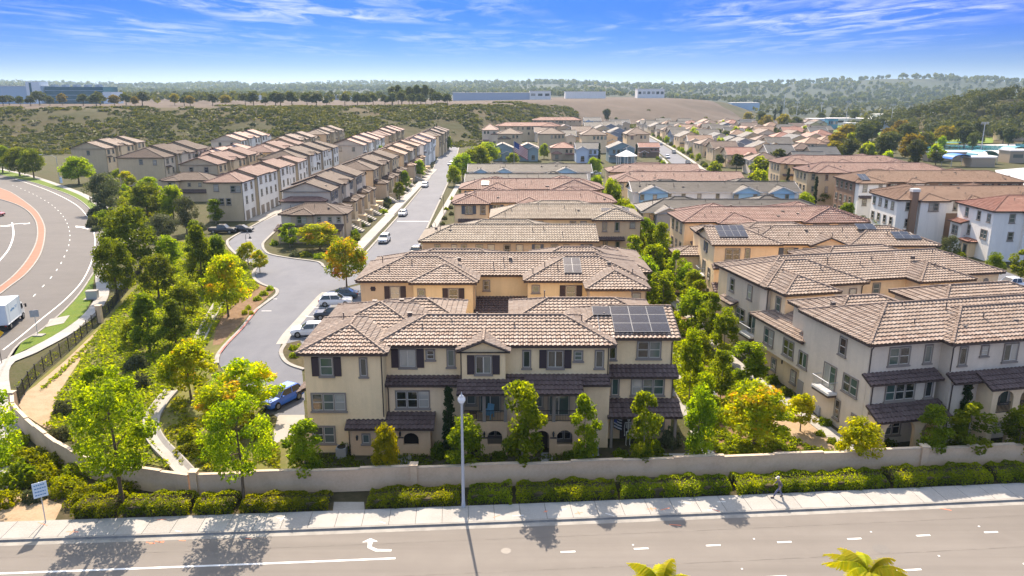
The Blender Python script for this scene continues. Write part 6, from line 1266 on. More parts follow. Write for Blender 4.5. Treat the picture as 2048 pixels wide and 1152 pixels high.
for (px, py, h, k) in ((1213, 215, 12, 'wood'), (1325, 235, 7, 'farround'), (1232, 223, 5, 'farround'), (1560, 235, 18, 'cypress'), (1548, 240, 15, 'cypress'), (1705, 190, 14, 'wood'), (1640, 188, 12, 'wood'), (1520, 232, 13, 'wood'), (1495, 245, 12, 'autumn'), (1530, 262, 14, 'autumn'), (1565, 262, 14, 'autumn'), (1590, 262, 12, 'wood')):
    Y = 30.0 / max(0.012, (py - 183) / 1500.0) if py > 212 else 760.0; Y = min(Y, 700); X = (px - 1024) / 1500 * depth(Y); tree(k, X, Y, h, h * (0.16 if k == 'cypress' else 0.8), {'wood': 'tall tree standing alone near the dry hill', 'farround': 'round bush on the bare dry hill', 'cypress': 'dark columnar tree beyond the detached houses', 'autumn': 'golden tree beyond the detached houses'}[k], 'trees around the dry hill', hz(X, Y))
# -- shrubs
def shrub_mesh(seed, m, n=700, leaf=0.1):
    rs = np.random.RandomState(seed); d = rs.normal(size=(n, 3)); d /= np.linalg.norm(d, axis=1, keepdims=True); d[:, 2] = np.abs(d[:, 2]); lump = 0.75 + 0.25 * np.sin(d[:, :1] * 5 + seed) * np.cos(d[:, 1:2] * 4 + seed)
    P = d * lump * (0.55 + 0.45 * rs.rand(n, 1) ** 0.4); V, Q, t = leaves(rs, P, d * 0.8 + rs.normal(size=(n, 3)) * 0.6, leaf, np.clip(0.45 + rs.normal(size=n) * 0.2 + 0.12 * np.sin(P[:, 0] * 4), 0, 0.95)); return np_mesh('shrub', V, Q, m, t)
SH = {k: [shrub_mesh(s + j * 9, M[m], n, lf) for j in range(2)] for k, m, n, lf, s in (('green', 'leaf_bright', 700, 0.105, 1), ('olive', 'leaf_olive', 700, 0.105, 2), ('hedge', 'leaf_hedge', 900, 0.08, 3), ('cover', 'leaf_cover', 700, 0.1, 4), ('dark', 'leaf_dark', 700, 0.105, 5))}
_sc = [0]
def shrub(k, X, Y, w, h, label, group=None, z=0.0):
    _sc[0] += 1; o = put('shrub', SH[k][_sc[0] % 2], None, (X, Y, z - 0.02), (0, 0, _sc[0] * 1.7), (w / 2, w / 2, h)); return tag(o, label, 'shrub', group)
for (k, px, py, w, h, lab) in (('olive', 275, 738, 3.4, 2.0, 'feathery grey-green shrub mid bank'), ('olive', 278, 775, 3.2, 1.9, 'second feathery grey-green shrub below it on the bank'), ('olive', 128, 826, 2.6, 1.6, 'dark wiry shrub by the bare strip'), ('olive', 122, 878, 2.4, 1.5, 'wiry shrub close behind the curved wall'), ('dark', 255, 800, 2.6, 1.6, 'dark shrub mid bank'), ('green', 370, 880, 2.0, 1.2, 'green shrub beside the curved ditch'), ('cover', 372, 905, 2.2, 1.0, 'yellowish shrub inside the ditch bend'),
        ('green', 590, 715, 1.6, 0.9, 'clipped shrub in the kerbed planter'), ('green', 600, 700, 1.5, 0.9, 'second clipped shrub in the kerbed planter'), ('green', 585, 700, 1.3, 0.8, 'third clipped shrub in the kerbed planter'), ('hedge', 490, 628, 1.2, 0.9, 'ball shrub at the red kerb'), ('hedge', 497, 618, 1.1, 0.8, 'second ball shrub at the red kerb'), ('hedge', 503, 630, 1.0, 0.8, 'third ball shrub at the red kerb'),
        ('green', 540, 580, 1.6, 0.9, 'low shrub in the court bulb'), ('green', 528, 590, 1.8, 0.9, 'low green shrub along the court bulb edge'), ('green', 515, 600, 1.8, 0.8, 'spreading shrub beside the court pad'), ('olive', 590, 512, 3.0, 1.2, 'pale flowering shrub at the island tip'), ('green', 610, 512, 3.4, 1.1, 'green hedge shrub before the two-storey house'), ('green', 640, 515, 3.0, 1.1, 'second hedge shrub before the two-storey house'), ('green', 665, 517, 3.0, 1.1, 'third hedge shrub before the two-storey house'), ('green', 548, 490, 2.0, 1.4, 'boxy shrub at the alley corner'),
        ('dark', 690, 905, 1.8, 1.2, 'dark shrub under the corner windows'), ('dark', 880, 912, 2.2, 1.6, 'dark shrub beside the cypress'), ('olive', 1340, 890, 2.4, 1.9, 'spiky pale shrub at the end porch'), ('dark', 1310, 905, 2.0, 1.0, 'dark shrub before the end porch'), ('dark', 1000, 915, 1.6, 0.8, 'low shrub between the arches'), ('dark', 1140, 915, 1.6, 0.8, 'low shrub before the second arches'), ('green', 1240, 912, 1.8, 0.8, 'low shrub below the house flag'),
        ('dark', 1570, 790, 2.0, 1.1, 'dark shrub along the pale side wall'), ('dark', 1545, 765, 2.0, 1.1, 'second dark shrub along the pale side wall'), ('dark', 1520, 742, 2.0, 1.1, 'third dark shrub along the pale side wall'), ('dark', 1595, 808, 1.8, 1.0, 'fourth dark shrub along the pale side wall'), ('dark', 1650, 850, 1.6, 0.9, 'shrub by the air conditioner of the pale row'), ('dark', 1780, 895, 1.6, 0.9, 'shrub under the porch arch'), ('dark', 1960, 890, 1.6, 0.8, 'shrub under the loggia'),
        ('green', 1640, 870, 1.2, 0.6, 'young shrub on the dirt beside the path'), ('green', 1665, 885, 1.2, 0.6, 'second young shrub on the dirt beside the path'), ('green', 1680, 898, 1.1, 0.5, 'third young shrub on the dirt beside the path'), ('dark', 40, 965, 4.0, 2.2, 'dark palm-like shrub at the street corner'), ('hedge', 8, 1010, 3.0, 1.4, 'low green shrub on the dirt corner'), ('olive', 70, 1000, 2.2, 1.2, 'grey shrub behind the blue-white sign'), ('olive', 700, 590, 1.6, 0.9, 'shrub behind the parked cars'), ('green', 905, 400, 2.0, 1.2, 'shrub at the pink-roofed corner'), ('green', 892, 420, 1.8, 1.0, 'low shrub along the right street walk'), ('hedge', 1925, 510, 5, 1.3, 'hedge shrub before the white red-roofed row')):
    X, Y = at(px, py); shrub(k, X, Y, w, h, lab)
rg = random.Random(19)
for i in range(64):
    X, Y = at(rg.uniform(175, 430), rg.uniform(352, 470))
    if X > -84 and Y > 170: X -= 12
    if Y > 208 and X > -104: continue
    if Y > 240 and -132 < X < -108: continue
    shrub(rg.choice(['olive', 'green', 'dark', 'hedge']), X, Y, rg.uniform(2.4, 5.0), rg.uniform(1.4, 3.2), 'wild shrub between boulevard walk and the left houses', 'wild shrubs beyond the boulevard')
rg = random.Random(9)
for i in range(60):
    Y = rg.uniform(148, 300); X = -33.2 - (Y - 148) * 0.012 + rg.uniform(-2.6, 1.0); shrub(rg.choice(['olive', 'olive', 'green', 'dark']), X, Y, rg.uniform(2.0, 3.6), rg.uniform(1.2, 2.6), 'leafy shrub along the private street walk before the porches', 'shrubs along the private street')
for i in range(14): Y = 150 + i * 10 + rg.uniform(-3, 3); shrub('olive', -15.8 + rg.uniform(-0.6, 0.6), Y, 1.8, 1.1, 'grey shrub between right street walk and row ends', 'shrubs along the right street walk')
for i in range(46):
    Y = 255 + i * 7; X = np.interp(Y, [225, 300, 400, 560], [62, 70, 80, 92]) + rg.choice((-8.4, 8.6)) + rg.uniform(-0.8, 0.8); shrub(rg.choice(['green', 'dark', 'olive']), X, Y, rg.uniform(2, 3.4), rg.uniform(1.5, 3), 'leafy shrub beside the far avenue walk', 'shrubs along the far avenue')
for i in range(80):
    X, Y = rg.choice(far_houses); X += rg.uniform(-9, 9); Y += rg.choice((-4.5, -6, 15)) + rg.uniform(-1, 1); shrub(rg.choice(['green', 'dark', 'hedge']), X, Y, rg.uniform(2.5, 4.5), rg.uniform(1.8, 4.0), 'garden shrub among the detached houses', 'garden shrubs among detached houses', hz(X, Y))
# -- clipped hedges along the street
def hedge(label, x0, x1, d0, d1, h, seed):
    rs = np.random.RandomState(seed); n = int((x1 - x0) * 620); u = rs.rand(n); side = rs.rand(n); xx = x0 + u * (x1 - x0); dm, dw = (d0 + d1) / 2, (d1 - d0) / 2
    ang = rs.rand(n) * math.pi; e = 0.55; cx_ = np.sign(np.cos(ang)) * np.abs(np.cos(ang)) ** e; cz_ = np.sin(ang) ** e
    lump = 1 + 0.10 * np.sin(xx * 1.3 + seed) + 0.07 * np.sin(xx * 3.3 + seed * 2) + 0.06 * np.sin(xx * 5.3 + ang * 3); endt = np.minimum(1, np.minimum(xx - x0, x1 - xx) / 0.25 + 0.55)
    P = np.stack([xx, 47.86 + 0.0716 * xx + 0.00017 * xx * xx + dm + cx_ * dw * lump, 0.05 + cz_ * h * lump * endt * (0.93 + 0.1 * rs.rand(n))], 1); N = np.stack([np.zeros(n), cx_, cz_], 1) * 0.7 + rs.normal(size=(n, 3)) * 0.6
    V, Q, t = leaves(rs, P, N, 0.085, np.clip(0.42 + rs.normal(size=n) * 0.17 + 0.16 * np.sin(xx * 0.9 + seed) + 0.1 * np.sin(xx * 3.1), 0, 0.95)); xm = (x0 + x1) / 2; V[:, 0] -= xm; V[:, 1] -= kerb_y(xm) + dm
    root = empty('hedge', (xm, kerb_y(xm) + dm, 0), 0, label, 'hedge', 'clipped hedges along the sidewalk'); put('foliage', np_mesh('foliage', V, Q, M['leaf_hedge'], t), root)
    b = MB(); k = int(x1 - x0) + 1
    for i in range(k):
        a, c_ = x0 + 0.25 + (x1 - x0 - 0.5) * i / k, x0 + 0.25 + (x1 - x0 - 0.5) * (i + 1) / k; q = [(a, d0 + 0.22), (c_, d0 + 0.22), (c_, d1 - 0.22), (a, d1 - 0.22)]; f = lambda p, z: (p[0] - xm, kerb_y(p[0]) + p[1] - kerb_y(xm) - dm, z); b.hexa([f(p, 0.0) for p in q], [f(p, h * 0.8) for p in q])
    b.build('dark_core', M['dark_bed'], root)  # solid core boxes, coloured dark for the shade inside the hedge
for i, (x0, x1, d0, d1, h, lab) in enumerate(((-32.0, -28.8, 2.45, 4.9, 1.15, 'hedge block left of the tallest street tree'), (-28.6, -23.6, 2.45, 4.8, 1.1, 'hedge block between the two tall street trees'), (-23.3, -20.4, 2.45, 4.6, 1.0, 'short hedge block at the second street tree'), (-20.0, -13.6, 2.45, 4.4, 0.95, 'low hedge left of the concrete pad'), (-10.8, -3.9, 2.45, 4.6, 0.95, 'bright hedge left of the white lamp post'), (-3.3, 0.0, 2.45, 4.7, 1.05, 'short bright hedge right of the white lamp post'),
        (0.3, 8.0, 2.45, 4.7, 1.05, 'dark hedge before the arched porches'), (8.2, 16.9, 2.45, 4.7, 1.05, 'dark hedge before the end porch'), (17.2, 29.5, 2.45, 4.7, 0.95, 'long bright hedge beside the walking person'), (29.7, 38.0, 2.45, 4.7, 1.05, 'hedge before the umbrella-shaped tree'), (38.3, 48.0, 2.45, 4.7, 1.0, 'hedge before the loggia of the pale row'))): hedge(lab, x0, x1, d0, d1, h * 0.86, 40 + i)
# hedge clumps behind the curved wall corner
for i, (px, py, w, h) in enumerate(((175, 1000, 3.6, 1.5), (130, 985, 3.4, 1.6), (215, 985, 3.2, 1.4), (90, 960, 3.6, 1.7), (60, 925, 3.4, 1.6), (150, 955, 3.4, 1.5), (20, 925, 3.6, 1.8), (30, 890, 3.2, 1.6), (110, 930, 3.0, 1.4), (250, 985, 3.0, 1.2))): X, Y = at(px, py); shrub('hedge', X, Y, w, h, ('billowing green shrub outside the curved wall', 'tall billowing shrub in the street corner bed')[i % 2 if px < 100 else 0], 'shrubs outside the curved wall')
# -- ground cover (nobody could count it)
def inside(px, py, poly):
    x, y = px, py; c = np.zeros(len(x), bool); j = len(poly) - 1
    for i in range(len(poly)):
        xi, yi = poly[i]; xj, yj = poly[j]; c ^= ((yi > y) != (yj > y)) & (x < (xj - xi) * (y - yi) / (yj - yi + 1e-12) + xi); j = i
    return c
def cover(name, label, poly, n, leaf, h, m, seed, holes=(), patch=0.0, cat='ground cover'):
    rs = np.random.RandomState(seed); A = np.array(poly); lo, hi = A.min(0), A.max(0); x = rs.uniform(lo[0], hi[0], n * 2); y = rs.uniform(lo[1], hi[1], n * 2); k = inside(x, y, poly)
    for hh in holes: k &= ~inside(x, y, hh)
    nz = np.sin(x * 0.9 + seed) * np.cos(y * 0.7) + 0.7 * np.sin(x * 2.1 + y * 1.3) + 0.4 * np.sin(x * 4.3 - y * 3.1)
    k &= (nz + rs.normal(size=len(x)) * 0.3 > patch); x, y, nz = x[k][:n], y[k][:n], nz[k][:n]; nn = len(x); hh = h * (0.35 + 0.4 * np.clip((nz + 1) / 2, 0, 1.3)) * rs.uniform(0.2, 1.0, nn)
    P = np.stack([x, y, 0.03 + hh], 1); N = rs.normal(size=(nn, 3)) * 0.5 + np.array([0, 0, 0.8]); V, Q, t = leaves(rs, P, N, leaf, np.clip(0.45 + 0.16 * nz + rs.normal(size=nn) * 0.16, 0, 0.95))
    o = put(name, np_mesh(name, V, Q, M[m], t)); return tag(o, label, cat, kind='stuff')
bank = px_line([(55, 815), (85, 775), (165, 700), (205, 655), (240, 615), (275, 575), (300, 520), (330, 490), (420, 475), (450, 500), (495, 530), (505, 560), (520, 575), (470, 610), (440, 640), (415, 690), (405, 700), (400, 740), (345, 780), (318, 810), (300, 850), (305, 885), (345, 940), (280, 930), (200, 905), (130, 880), (80, 845)])
bare = px_line([(30, 800), (90, 780), (170, 705), (150, 745), (110, 800), (100, 850), (70, 845)])
cover('bank_ground_cover', 'yellow-green ground cover on the bank', bank, 60000, 0.20, 0.6, 'leaf_cover', 3, holes=(bare,), patch=-1.1)
cover('ditch_ground_cover', 'patchy yellow-green ground cover right of the ditch', px_line([(330, 870), (345, 800), (400, 760), (440, 745), (540, 840), (560, 900), (560, 940), (370, 940), (345, 905)]), 9000, 0.17, 0.4, 'leaf_cover', 4, patch=0.1)
lawn = [(16.9, 57.4), (28.0, 58.3), (26.2, 66), (24.6, 78), (23.0, 98), (22.8, 125), (17.0, 125), (16.9, 90)]
cover('greenbelt_ground_cover', 'yellow-green ground cover between the paths of the greenbelt', lawn, 30000, 0.18, 0.45, 'leaf_cover', 5, holes=(px_line([(1590, 800), (1520, 790), (1540, 850), (1620, 895), (1700, 915), (1640, 850)]),), patch=-0.7)
cover('fence_ground_cover', 'green ground cover under the iron fence', offs([p for p in fpts if p[1] < 125], 0.15) + offs([p for p in fpts if p[1] < 125], 1.6)[::-1], 4200, 0.13, 0.35, 'leaf_hedge', 6, patch=-1.2)
cover('yard_ground_cover', 'dark green ground cover before the cream row', [(-17, 56.4), (-17, 58.2), (13.5, 58.2), (15.5, 57), (14, 55.2), (-16, 53.4)], 7000, 0.12, 0.3, 'leaf_dark', 7, patch=-0.5)
cover('yard_ground_cover', 'dark green ground cover before the pale row', [(31.5, 57.5), (31.5, 59.2), (44, 61), (52, 61), (50, 58), (34, 56)], 3500, 0.12, 0.3, 'leaf_dark', 8, patch=-0.4)
cover('verge_grass', 'short bright lawn grass on the boulevard verge', [p for p in offs(rk, -0.45) if p[1] < 127] + px_line([(182, 600), (168, 626), (148, 642), (100, 675), (40, 703), (0, 727)]), 9000, 0.07, 0.12, 'leaf_cover', 9, patch=-3)
# -- scrub of the mesa slope
rs = np.random.RandomState(21); n = 26000; X = rs.uniform(-560, 330, n); Y = np.interp(X, bx_, by_) + rs.uniform(-22, 185, n)
nz = 0.8 * wob(X, Y, 0.022, 10) + 0.7 * wob(X, Y, 0.06, 12) + 0.4 * wob(X, Y, 0.14, 11); k = (nz + rs.normal(size=n) * 0.5 > np.where(X > 60, np.where(Y > np.interp(X, bx_, by_) + 25, 2.4, 0.0), -0.15)); k &= ~((X > 40) & (Y > np.interp(X, bx_, by_) + 120)); k &= ~((X < 40) & (Y > np.interp(X, bx_, by_) + 128) & (nz < 1.0)); X, Y, nz = X[k], Y[k], nz[k]; n = len(X)
Z = hgt(X, Y); r = rs.uniform(1.0, 3.6, n); L_ = 11; d = rs.normal(size=(n, L_, 3)); d /= np.linalg.norm(d, axis=2, keepdims=True); d[:, :, 2] = np.abs(d[:, :, 2]) * 0.8
P = (np.stack([X, Y, Z], 1)[:, None, :] + d * r[:, None, None] * np.array([1.15, 1.15, 0.5])).reshape(-1, 3); N = (d + np.array([0, 0, 0.3])).reshape(-1, 3); tt = np.clip(0.36 + 0.10 * nz[:, None] + rs.normal(size=(n, 1)) * 0.17 + rs.normal(size=(n, L_)) * 0.07, 0, 1).ravel()
V, Q, t = leaves(rs, P, N, 1.15, tt, 0.75); tag(put('scrub', np_mesh('scrub', V, Q, M['leaf_scrub'], t)), 'dry olive scrub covering the mesa slope', 'scrub', kind='stuff')
# -- woods of the far ridges
def wood(name, label, X, Y, h, leaf, seed, m='leaf_wood', L_=9):
    rs = np.random.RandomState(seed); n = len(X); Z = hgt(X, Y); d = rs.normal(size=(n, L_, 3)); d /= np.linalg.norm(d, axis=2, keepdims=True); d[:, :, 2] *= 0.8
    P = (np.stack([X, Y, Z + h * 0.55], 1)[:, None, :] + d * (h * 0.5)[:, None, None] * (0.55 + 0.45 * rs.rand(n, L_, 1))).reshape(-1, 3); V, Q, t = leaves(rs, P, d.reshape(-1, 3), leaf, np.clip(0.4 + rs.normal(size=(n, 1)) * 0.2 + rs.normal(size=(n, L_)) * 0.1, 0, 0.95).ravel(), 0.8); tag(put(name, np_mesh(name, V, Q, M[m], t)), label, 'woods', kind='stuff')
HX = np.array(HILL + [p_ for p_ in park if p_[1] > 470]); wood('hill_woods', 'dark trees of the wooded hill and the park behind', HX[:, 0], HX[:, 1], np.random.RandomState(3).uniform(8, 14, len(HX)), 0.95, 36, L_=110)
rs = np.random.RandomState(33); n = 11000; Y = rs.uniform(1500, 4200, n); X = (rs.uniform(-150, 2200, n) - 1024) / 1500 * Y; k = wob(X, Y, 0.006, 14) + rs.normal(size=n) * 0.6 > -0.3; X, Y = X[k], Y[k]; wood('ridge_woods', 'hazy tree cover of the far ridges', X, Y, rs.uniform(8, 20, len(X)) * (Y / 2600), 5.5, 34)
n = 3000; Y = rs.uniform(700, 1500, n); X = (rs.uniform(-100, 2150, n) - 1024) / 1500 * Y; k = (wob(X, Y, 0.013, 15) + rs.normal(size=n) * 0.5 > 0.15) & ~((X > 40) & (X < 330) & (Y < 1000)); k &= ~((X > -110) & (X < 330) & (Y < 1250) & (Y > 640)); X, Y = X[k], Y[k]; wood('valley_woods', 'tree cover of the plateau and the valley behind', X, Y, rs.uniform(6, 13, len(X)), 2.6, 35)
# ---------------------------------------------------------------- vehicles
def paint(name, c): mat(name, c, 0.28, 0.6); bsdf = M[name].node_tree.nodes['Principled BSDF']; bsdf.inputs['Coat Weight'].default_value = 0.25; bsdf.inputs['Coat Roughness'].default_value = 0.08
paint('paint_white', (0.68, 0.70, 0.72)); paint('paint_blue', (0.0, 0.12, 0.62)); paint('paint_black', (0.012, 0.013, 0.016)); paint('paint_teal', (0.02, 0.05, 0.08)); paint('paint_silver', (0.36, 0.38, 0.41)); paint('paint_grey', (0.10, 0.11, 0.12)); paint('paint_red', (0.35, 0.03, 0.02)); paint('paint_navy', (0.03, 0.05, 0.12))
mat('tyre', (0.018, 0.018, 0.018), 0.85); mat('rim_alloy', (0.35, 0.36, 0.37), 0.35, 0.5, metal=0.7); mat('car_glass', (0.012, 0.018, 0.022), 0.06, 0.9); mat('lamp_clear', (0.75, 0.77, 0.78), 0.15, 0.8); mat('lamp_red', (0.35, 0.02, 0.02), 0.3, 0.5); mat('plastic_black', (0.02, 0.02, 0.02), 0.7); mat('plate_white', (0.7, 0.7, 0.68), 0.5)
def ring(x, hw, z0, z1, c=0.12):
    return [(x, -hw + c, z0), (x, -hw, z0 + c), (x, -hw, (z0 + z1) / 2 + 0.05), (x, -hw + c * 0.9, z1), (x, hw - c * 0.9, z1), (x, hw, (z0 + z1) / 2 + 0.05), (x, hw, z0 + c), (x, hw - c, z0)]
def loft(b, rings):
    n0 = len(b.v); k = len(rings[0])
    for r in rings: b.v += r
    for i in range(len(rings) - 1):
        for j in range(k): q = (j + 1) % k; b.f.append((n0 + i * k + j, n0 + i * k + q, n0 + (i + 1) * k + q, n0 + (i + 1) * k + j)); b.m.append(b.cm); b.t.append(0.5)
    b.f.append(tuple(n0 + j for j in range(k - 1, -1, -1))); b.f.append(tuple(n0 + (len(rings) - 1) * k + j for j in range(k))); b.m += [b.cm] * 2; b.t += [0.5] * 2
_vc = {}
def car_meshes(kind):
    if kind in _vc: return _vc[kind]
    b = MB(); g = MB(); rf = MB()
    if kind == 'suv': body = [(-2.34, .70, .42, .72), (-2.22, .86, .30, .93), (-1.9, .92, .25, 1.0), (-0.95, .94, .22, 1.06), (0.6, .95, .22, 1.10), (1.9, .93, .25, 1.12), (2.25, .88, .32, 1.05), (2.36, .76, .45, .9)]; cab = (-1.02, 2.12, -0.28, 1.62, 1.08, 1.64, .90, .68); wb = (-1.42, 1.42); wr = 0.36
    elif kind == 'sedan': body = [(-2.36, .68, .40, .62), (-2.22, .84, .28, .80), (-1.8, .90, .22, .88), (-0.9, .91, .20, .95), (1.2, .91, .20, .99), (2.0, .88, .24, .98), (2.32, .80, .34, .88), (2.40, .70, .45, .78)]; cab = (-0.98, 1.72, -0.22, 1.02, .96, 1.44, .86, .62); wb = (-1.42, 1.38); wr = 0.33
    else: body = [(-2.85, .76, .48, .85), (-2.72, .94, .36, 1.10), (-2.2, .98, .30, 1.18), (-1.2, .99, .28, 1.22), (1.0, .99, .28, 1.22), (2.6, .98, .34, 1.20), (2.85, .95, .45, 1.15), (2.9, .92, .5, 1.1)]; cab = (-1.25, 0.98, -0.62, 0.82, 1.2, 1.86, .93, .74); wb = (-1.85, 1.75); wr = 0.41
    loft(b, [ring(*q) for q in body])
    x0, x1, t0, t1, zb, zt, wb_, wt = cab
    B4 = [(x0, -wb_, zb), (x1, -wb_, zb), (x1, wb_, zb), (x0, wb_, zb)]; T4 = [(t0, -wt, zt), (t1, -wt, zt), (t1, wt, zt), (t0, wt, zt)]; g.hexa(B4, T4)
    rf.hexa([(t0 - 0.04, -wt - 0.02, zt - 0.02), (t1 + 0.05, -wt - 0.02, zt - 0.02), (t1 + 0.05, wt + 0.02, zt - 0.02), (t0 - 0.04, wt + 0.02, zt - 0.02)], [(t0 + 0.15, -wt + 0.1, zt + 0.05), (t1 - 0.12, -wt + 0.1, zt + 0.05), (t1 - 0.12, wt - 0.1, zt + 0.05), (t0 + 0.15, wt - 0.1, zt + 0.05)])
    for s in (-1, 1):
        for (bx0, tx0) in ((x0, t0), ((x0 + x1) / 2 + 0.05, (t0 + t1) / 2 + 0.05), (x1, t1)):
            rf.tube([(bx0, s * (wb_ + 0.005), zb), (tx0, s * (wt + 0.005), zt)], 0.045, 4)
    if kind == 'pickup':
        bd = MB(); bd.box(1.05, 2.8, -.82, .82, 1.225, 1.235)
    ty = MB(); ty.tube([(0, -0.11, 0), (0, 0.11, 0)], wr, 16); rm = MB(); rm.tube([(0, -0.125, 0), (0, 0.125, 0)], wr * 0.62, 10)
    ar = MB(); ar.tube([(0, -0.02, 0), (0, 0.02, 0)], wr * 1.16, 16)
    fx = body[0][0]; rx = body[-1][0]; hw = body[1][1]
    hl = MB(); hl.box(-0.05, 0.25, -0.16, 0.16, -0.07, 0.07); tl = MB(); tl.box(-0.12, 0.05, -0.12, 0.12, -0.1, 0.1); pl_ = MB(); pl_.box(-0.02, 0.02, -0.16, 0.16, -0.06, 0.06); gr = MB(); gr.box(-0.03, 0.06, -0.45, 0.45, -0.1, 0.1); mr = MB(); mr.box(-0.08, 0.08, -0.09, 0.09, -0.06, 0.07)
    _vc[kind] = dict(b=b, g=g.mesh('glass', M['car_glass']), rf=rf, ty=ty.mesh('tyre', M['tyre'], smooth=False), rm=rm.mesh('rim', M['rim_alloy']), ar=ar.mesh('wheel_arch', M['plastic_black']), hl=hl.mesh('headlight', M['lamp_clear']), tl=tl.mesh('taillight', M['lamp_red']), pl=pl_.mesh('number_plate', M['plate_white']), gr=gr.mesh('grille', M['plastic_black']), mr=mr, wb=wb, wr=wr, fx=fx, rx=rx, hw=hw, hwm=max(q[1] for q in body), hz=body[1][3] - 0.14, cab=cab, bed=bd.mesh('load_bed', M['plastic_black']) if kind == 'pickup' else None, pm={})
    return _vc[kind]
def car(label, X, Y, rz, kind, pt, group='parked cars', name='parked_car', z=0.02):
    d = car_meshes(kind); o = empty(name, (X, Y, z), rz, label, 'pickup' if kind == 'pickup' else 'car', group)
    if pt not in d['pm']: d['pm'][pt] = (d['b'].mesh('body', M[pt], smooth=False), d['rf'].mesh('roof_frame', M[pt]), d['mr'].mesh('mirror', M[pt]))
    bm, rm, mm = d['pm'][pt]; put('body', bm, o); put('windows', d['g'], o); put('roof_frame', rm, o)
    for x in d['wb']:
        for s in (-1, 1):
            w = put('wheel', d['ar'], o, (x, s * (d['hwm'] - 0.035), d['wr'])); put('tyre', d['ty'], w, (0, s * -0.06, 0)); put('rim', d['rm'], w, (0, s * -0.055, 0))
    for s in (-1, 1):
        put('headlight', d['hl'], o, (d['fx'] + 0.08, s * (d['hw'] - 0.24), d['hz'])); put('taillight', d['tl'], o, (d['rx'] - 0.04, s * (d['hw'] - 0.16), d['hz'] + 0.08)); put('mirror', mm, o, (d['cab'][0] + 0.3, s * (d['hwm'] + 0.06), d['cab'][4] + 0.06))
    put('grille', d['gr'], o, (d['fx'] + 0.02, 0, 0.52)); put('number_plate', d['pl'], o, (d['fx'] - 0.03, 0, 0.46)); put('number_plate', d['pl'], o, (d['rx'] + 0.02, 0, 0.7))
    if d['bed']: put('load_bed', d['bed'], o)
    return o
def cpx(label, px, py, rz, kind, pt, **k): X, Y = at(px, py); return car(label, X, Y, R(rz), kind, pt, **k)
cpx('white parked suv in the court bay beside a dark sedan', 672, 610, 186, 'suv', 'paint_white'); cpx('dark teal sedan behind the white suv in the court bay', 684, 596, 8, 'sedan', 'paint_teal'); cpx('black car half hidden by the cream row roof', 664, 636, 6, 'suv', 'paint_black'); cpx('white suv nosed towards the kerbed planter', 620, 670, 10, 'suv', 'paint_white')
cpx('bright blue hatchback parked at the left end of the cream row', 564, 806, 62, 'suv', 'paint_blue')
cpx('white suv parked nearest on the private street', 769, 484, 88, 'suv', 'paint_white'); cpx('white sedan parked further up the private street', 806, 431, 88, 'sedan', 'paint_white'); cpx('third white car parked up the private street', 850, 374, 88, 'suv', 'paint_white'); cpx('silver suv parked at the far street bend', 903, 331, 70, 'suv', 'paint_silver'); cpx('black car beside the left end of the taupe row', 832, 510, 88, 'suv', 'paint_black')
cpx('black pickup parked before the taupe garage row', 446, 466, 178, 'pickup', 'paint_black'); cpx('dark sedan beside the black pickup', 486, 463, 176, 'sedan', 'paint_black')
cpx('white pickup parked behind the beige row', 2022, 578, 12, 'pickup', 'paint_white'); cpx('white sedan parked in front of the white pickup', 2036, 598, 12, 'sedan', 'paint_white'); cpx('white car parked behind the grey shingle row', 1190, 350, 10, 'sedan', 'paint_white')
for i, (Y, s, k, p) in enumerate(((268, 1, 'suv', 'paint_white'), (282, 1, 'sedan', 'paint_silver'), (300, -1, 'suv', 'paint_navy'), (325, 1, 'sedan', 'paint_black'), (352, -1, 'suv', 'paint_white'), (380, 1, 'suv', 'paint_grey'), (415, -1, 'sedan', 'paint_white'), (440, 1, 'sedan', 'paint_navy'))):
    X = float(np.interp(Y, [225, 300, 400, 560], [62, 70, 80, 92])) + s * 3.0; car('%s %s parked along the far avenue, number %s from the gazebo' % ({'paint_white': 'white', 'paint_silver': 'silver', 'paint_navy': 'navy', 'paint_black': 'black', 'paint_grey': 'grey'}[p], k, ('one', 'two', 'three', 'four', 'five', 'six', 'seven', 'eight')[i]), X, Y, R(85), k, p, 'cars along the far avenue')
cpx('red car entering the boulevard turn lane', -10, 432, 175, 'sedan', 'paint_red', group=None)
# box truck on the boulevard
p, q = np.array(at(14, 665)), np.array(at(58, 628)); hd = math.atan2(q[1] - p[1], q[0] - p[0]); X, Y = at(26, 654)
mat('box_white', (0.62, 0.68, 0.72), 0.55, 0.3, noise=[(0.6, (0.55, 0.61, 0.66), 0.6)]); mat('sign_blue', (0.05, 0.22, 0.42), 0.6)
t = empty('box_truck', (X - 1.1, Y + 0.6, 0.012), hd, 'white box truck with faint blue lettering driving along the boulevard', 'truck')
b = MB(); b.box(-3.2, 1.9, -1.22, 1.22, 1.0, 3.55); cb = b.build('cargo_box', M['box_white'], t)
b = MB()
for x in (-3.22, 1.86): b.box(x, x + 0.08, -1.25, 1.25, 0.98, 3.57)
b.box(-3.2, 1.9, -1.26, 1.26, 0.92, 1.0); b.box(-2.3, -2.24, -1.24, -1.221, 1.0, 3.5); b.box(1.2, 1.26, -1.24, -1.221, 1.0, 3.5); b.build('edge_trim', M['paint_white'], cb)
b = MB(); rr = random.Random(4)
for k in range(7): x = -1.7 + k * 0.2; b.box(x, x + 0.13, -1.232, -1.221, 2.35 + rr.uniform(-0.05, 0.05), 2.35 + rr.uniform(0.18, 0.4))
b.box(-0.1, 0.7, -1.232, -1.221, 2.62, 2.68); b.box(-0.1, 0.6, -1.232, -1.221, 2.45, 2.5); b.build('lettering', M['sign_blue'], cb)
b = MB(); b.box(-3.28, -3.215, -1.1, 1.1, 1.05, 3.4); b.build('rear_door', M['box_white'], cb)
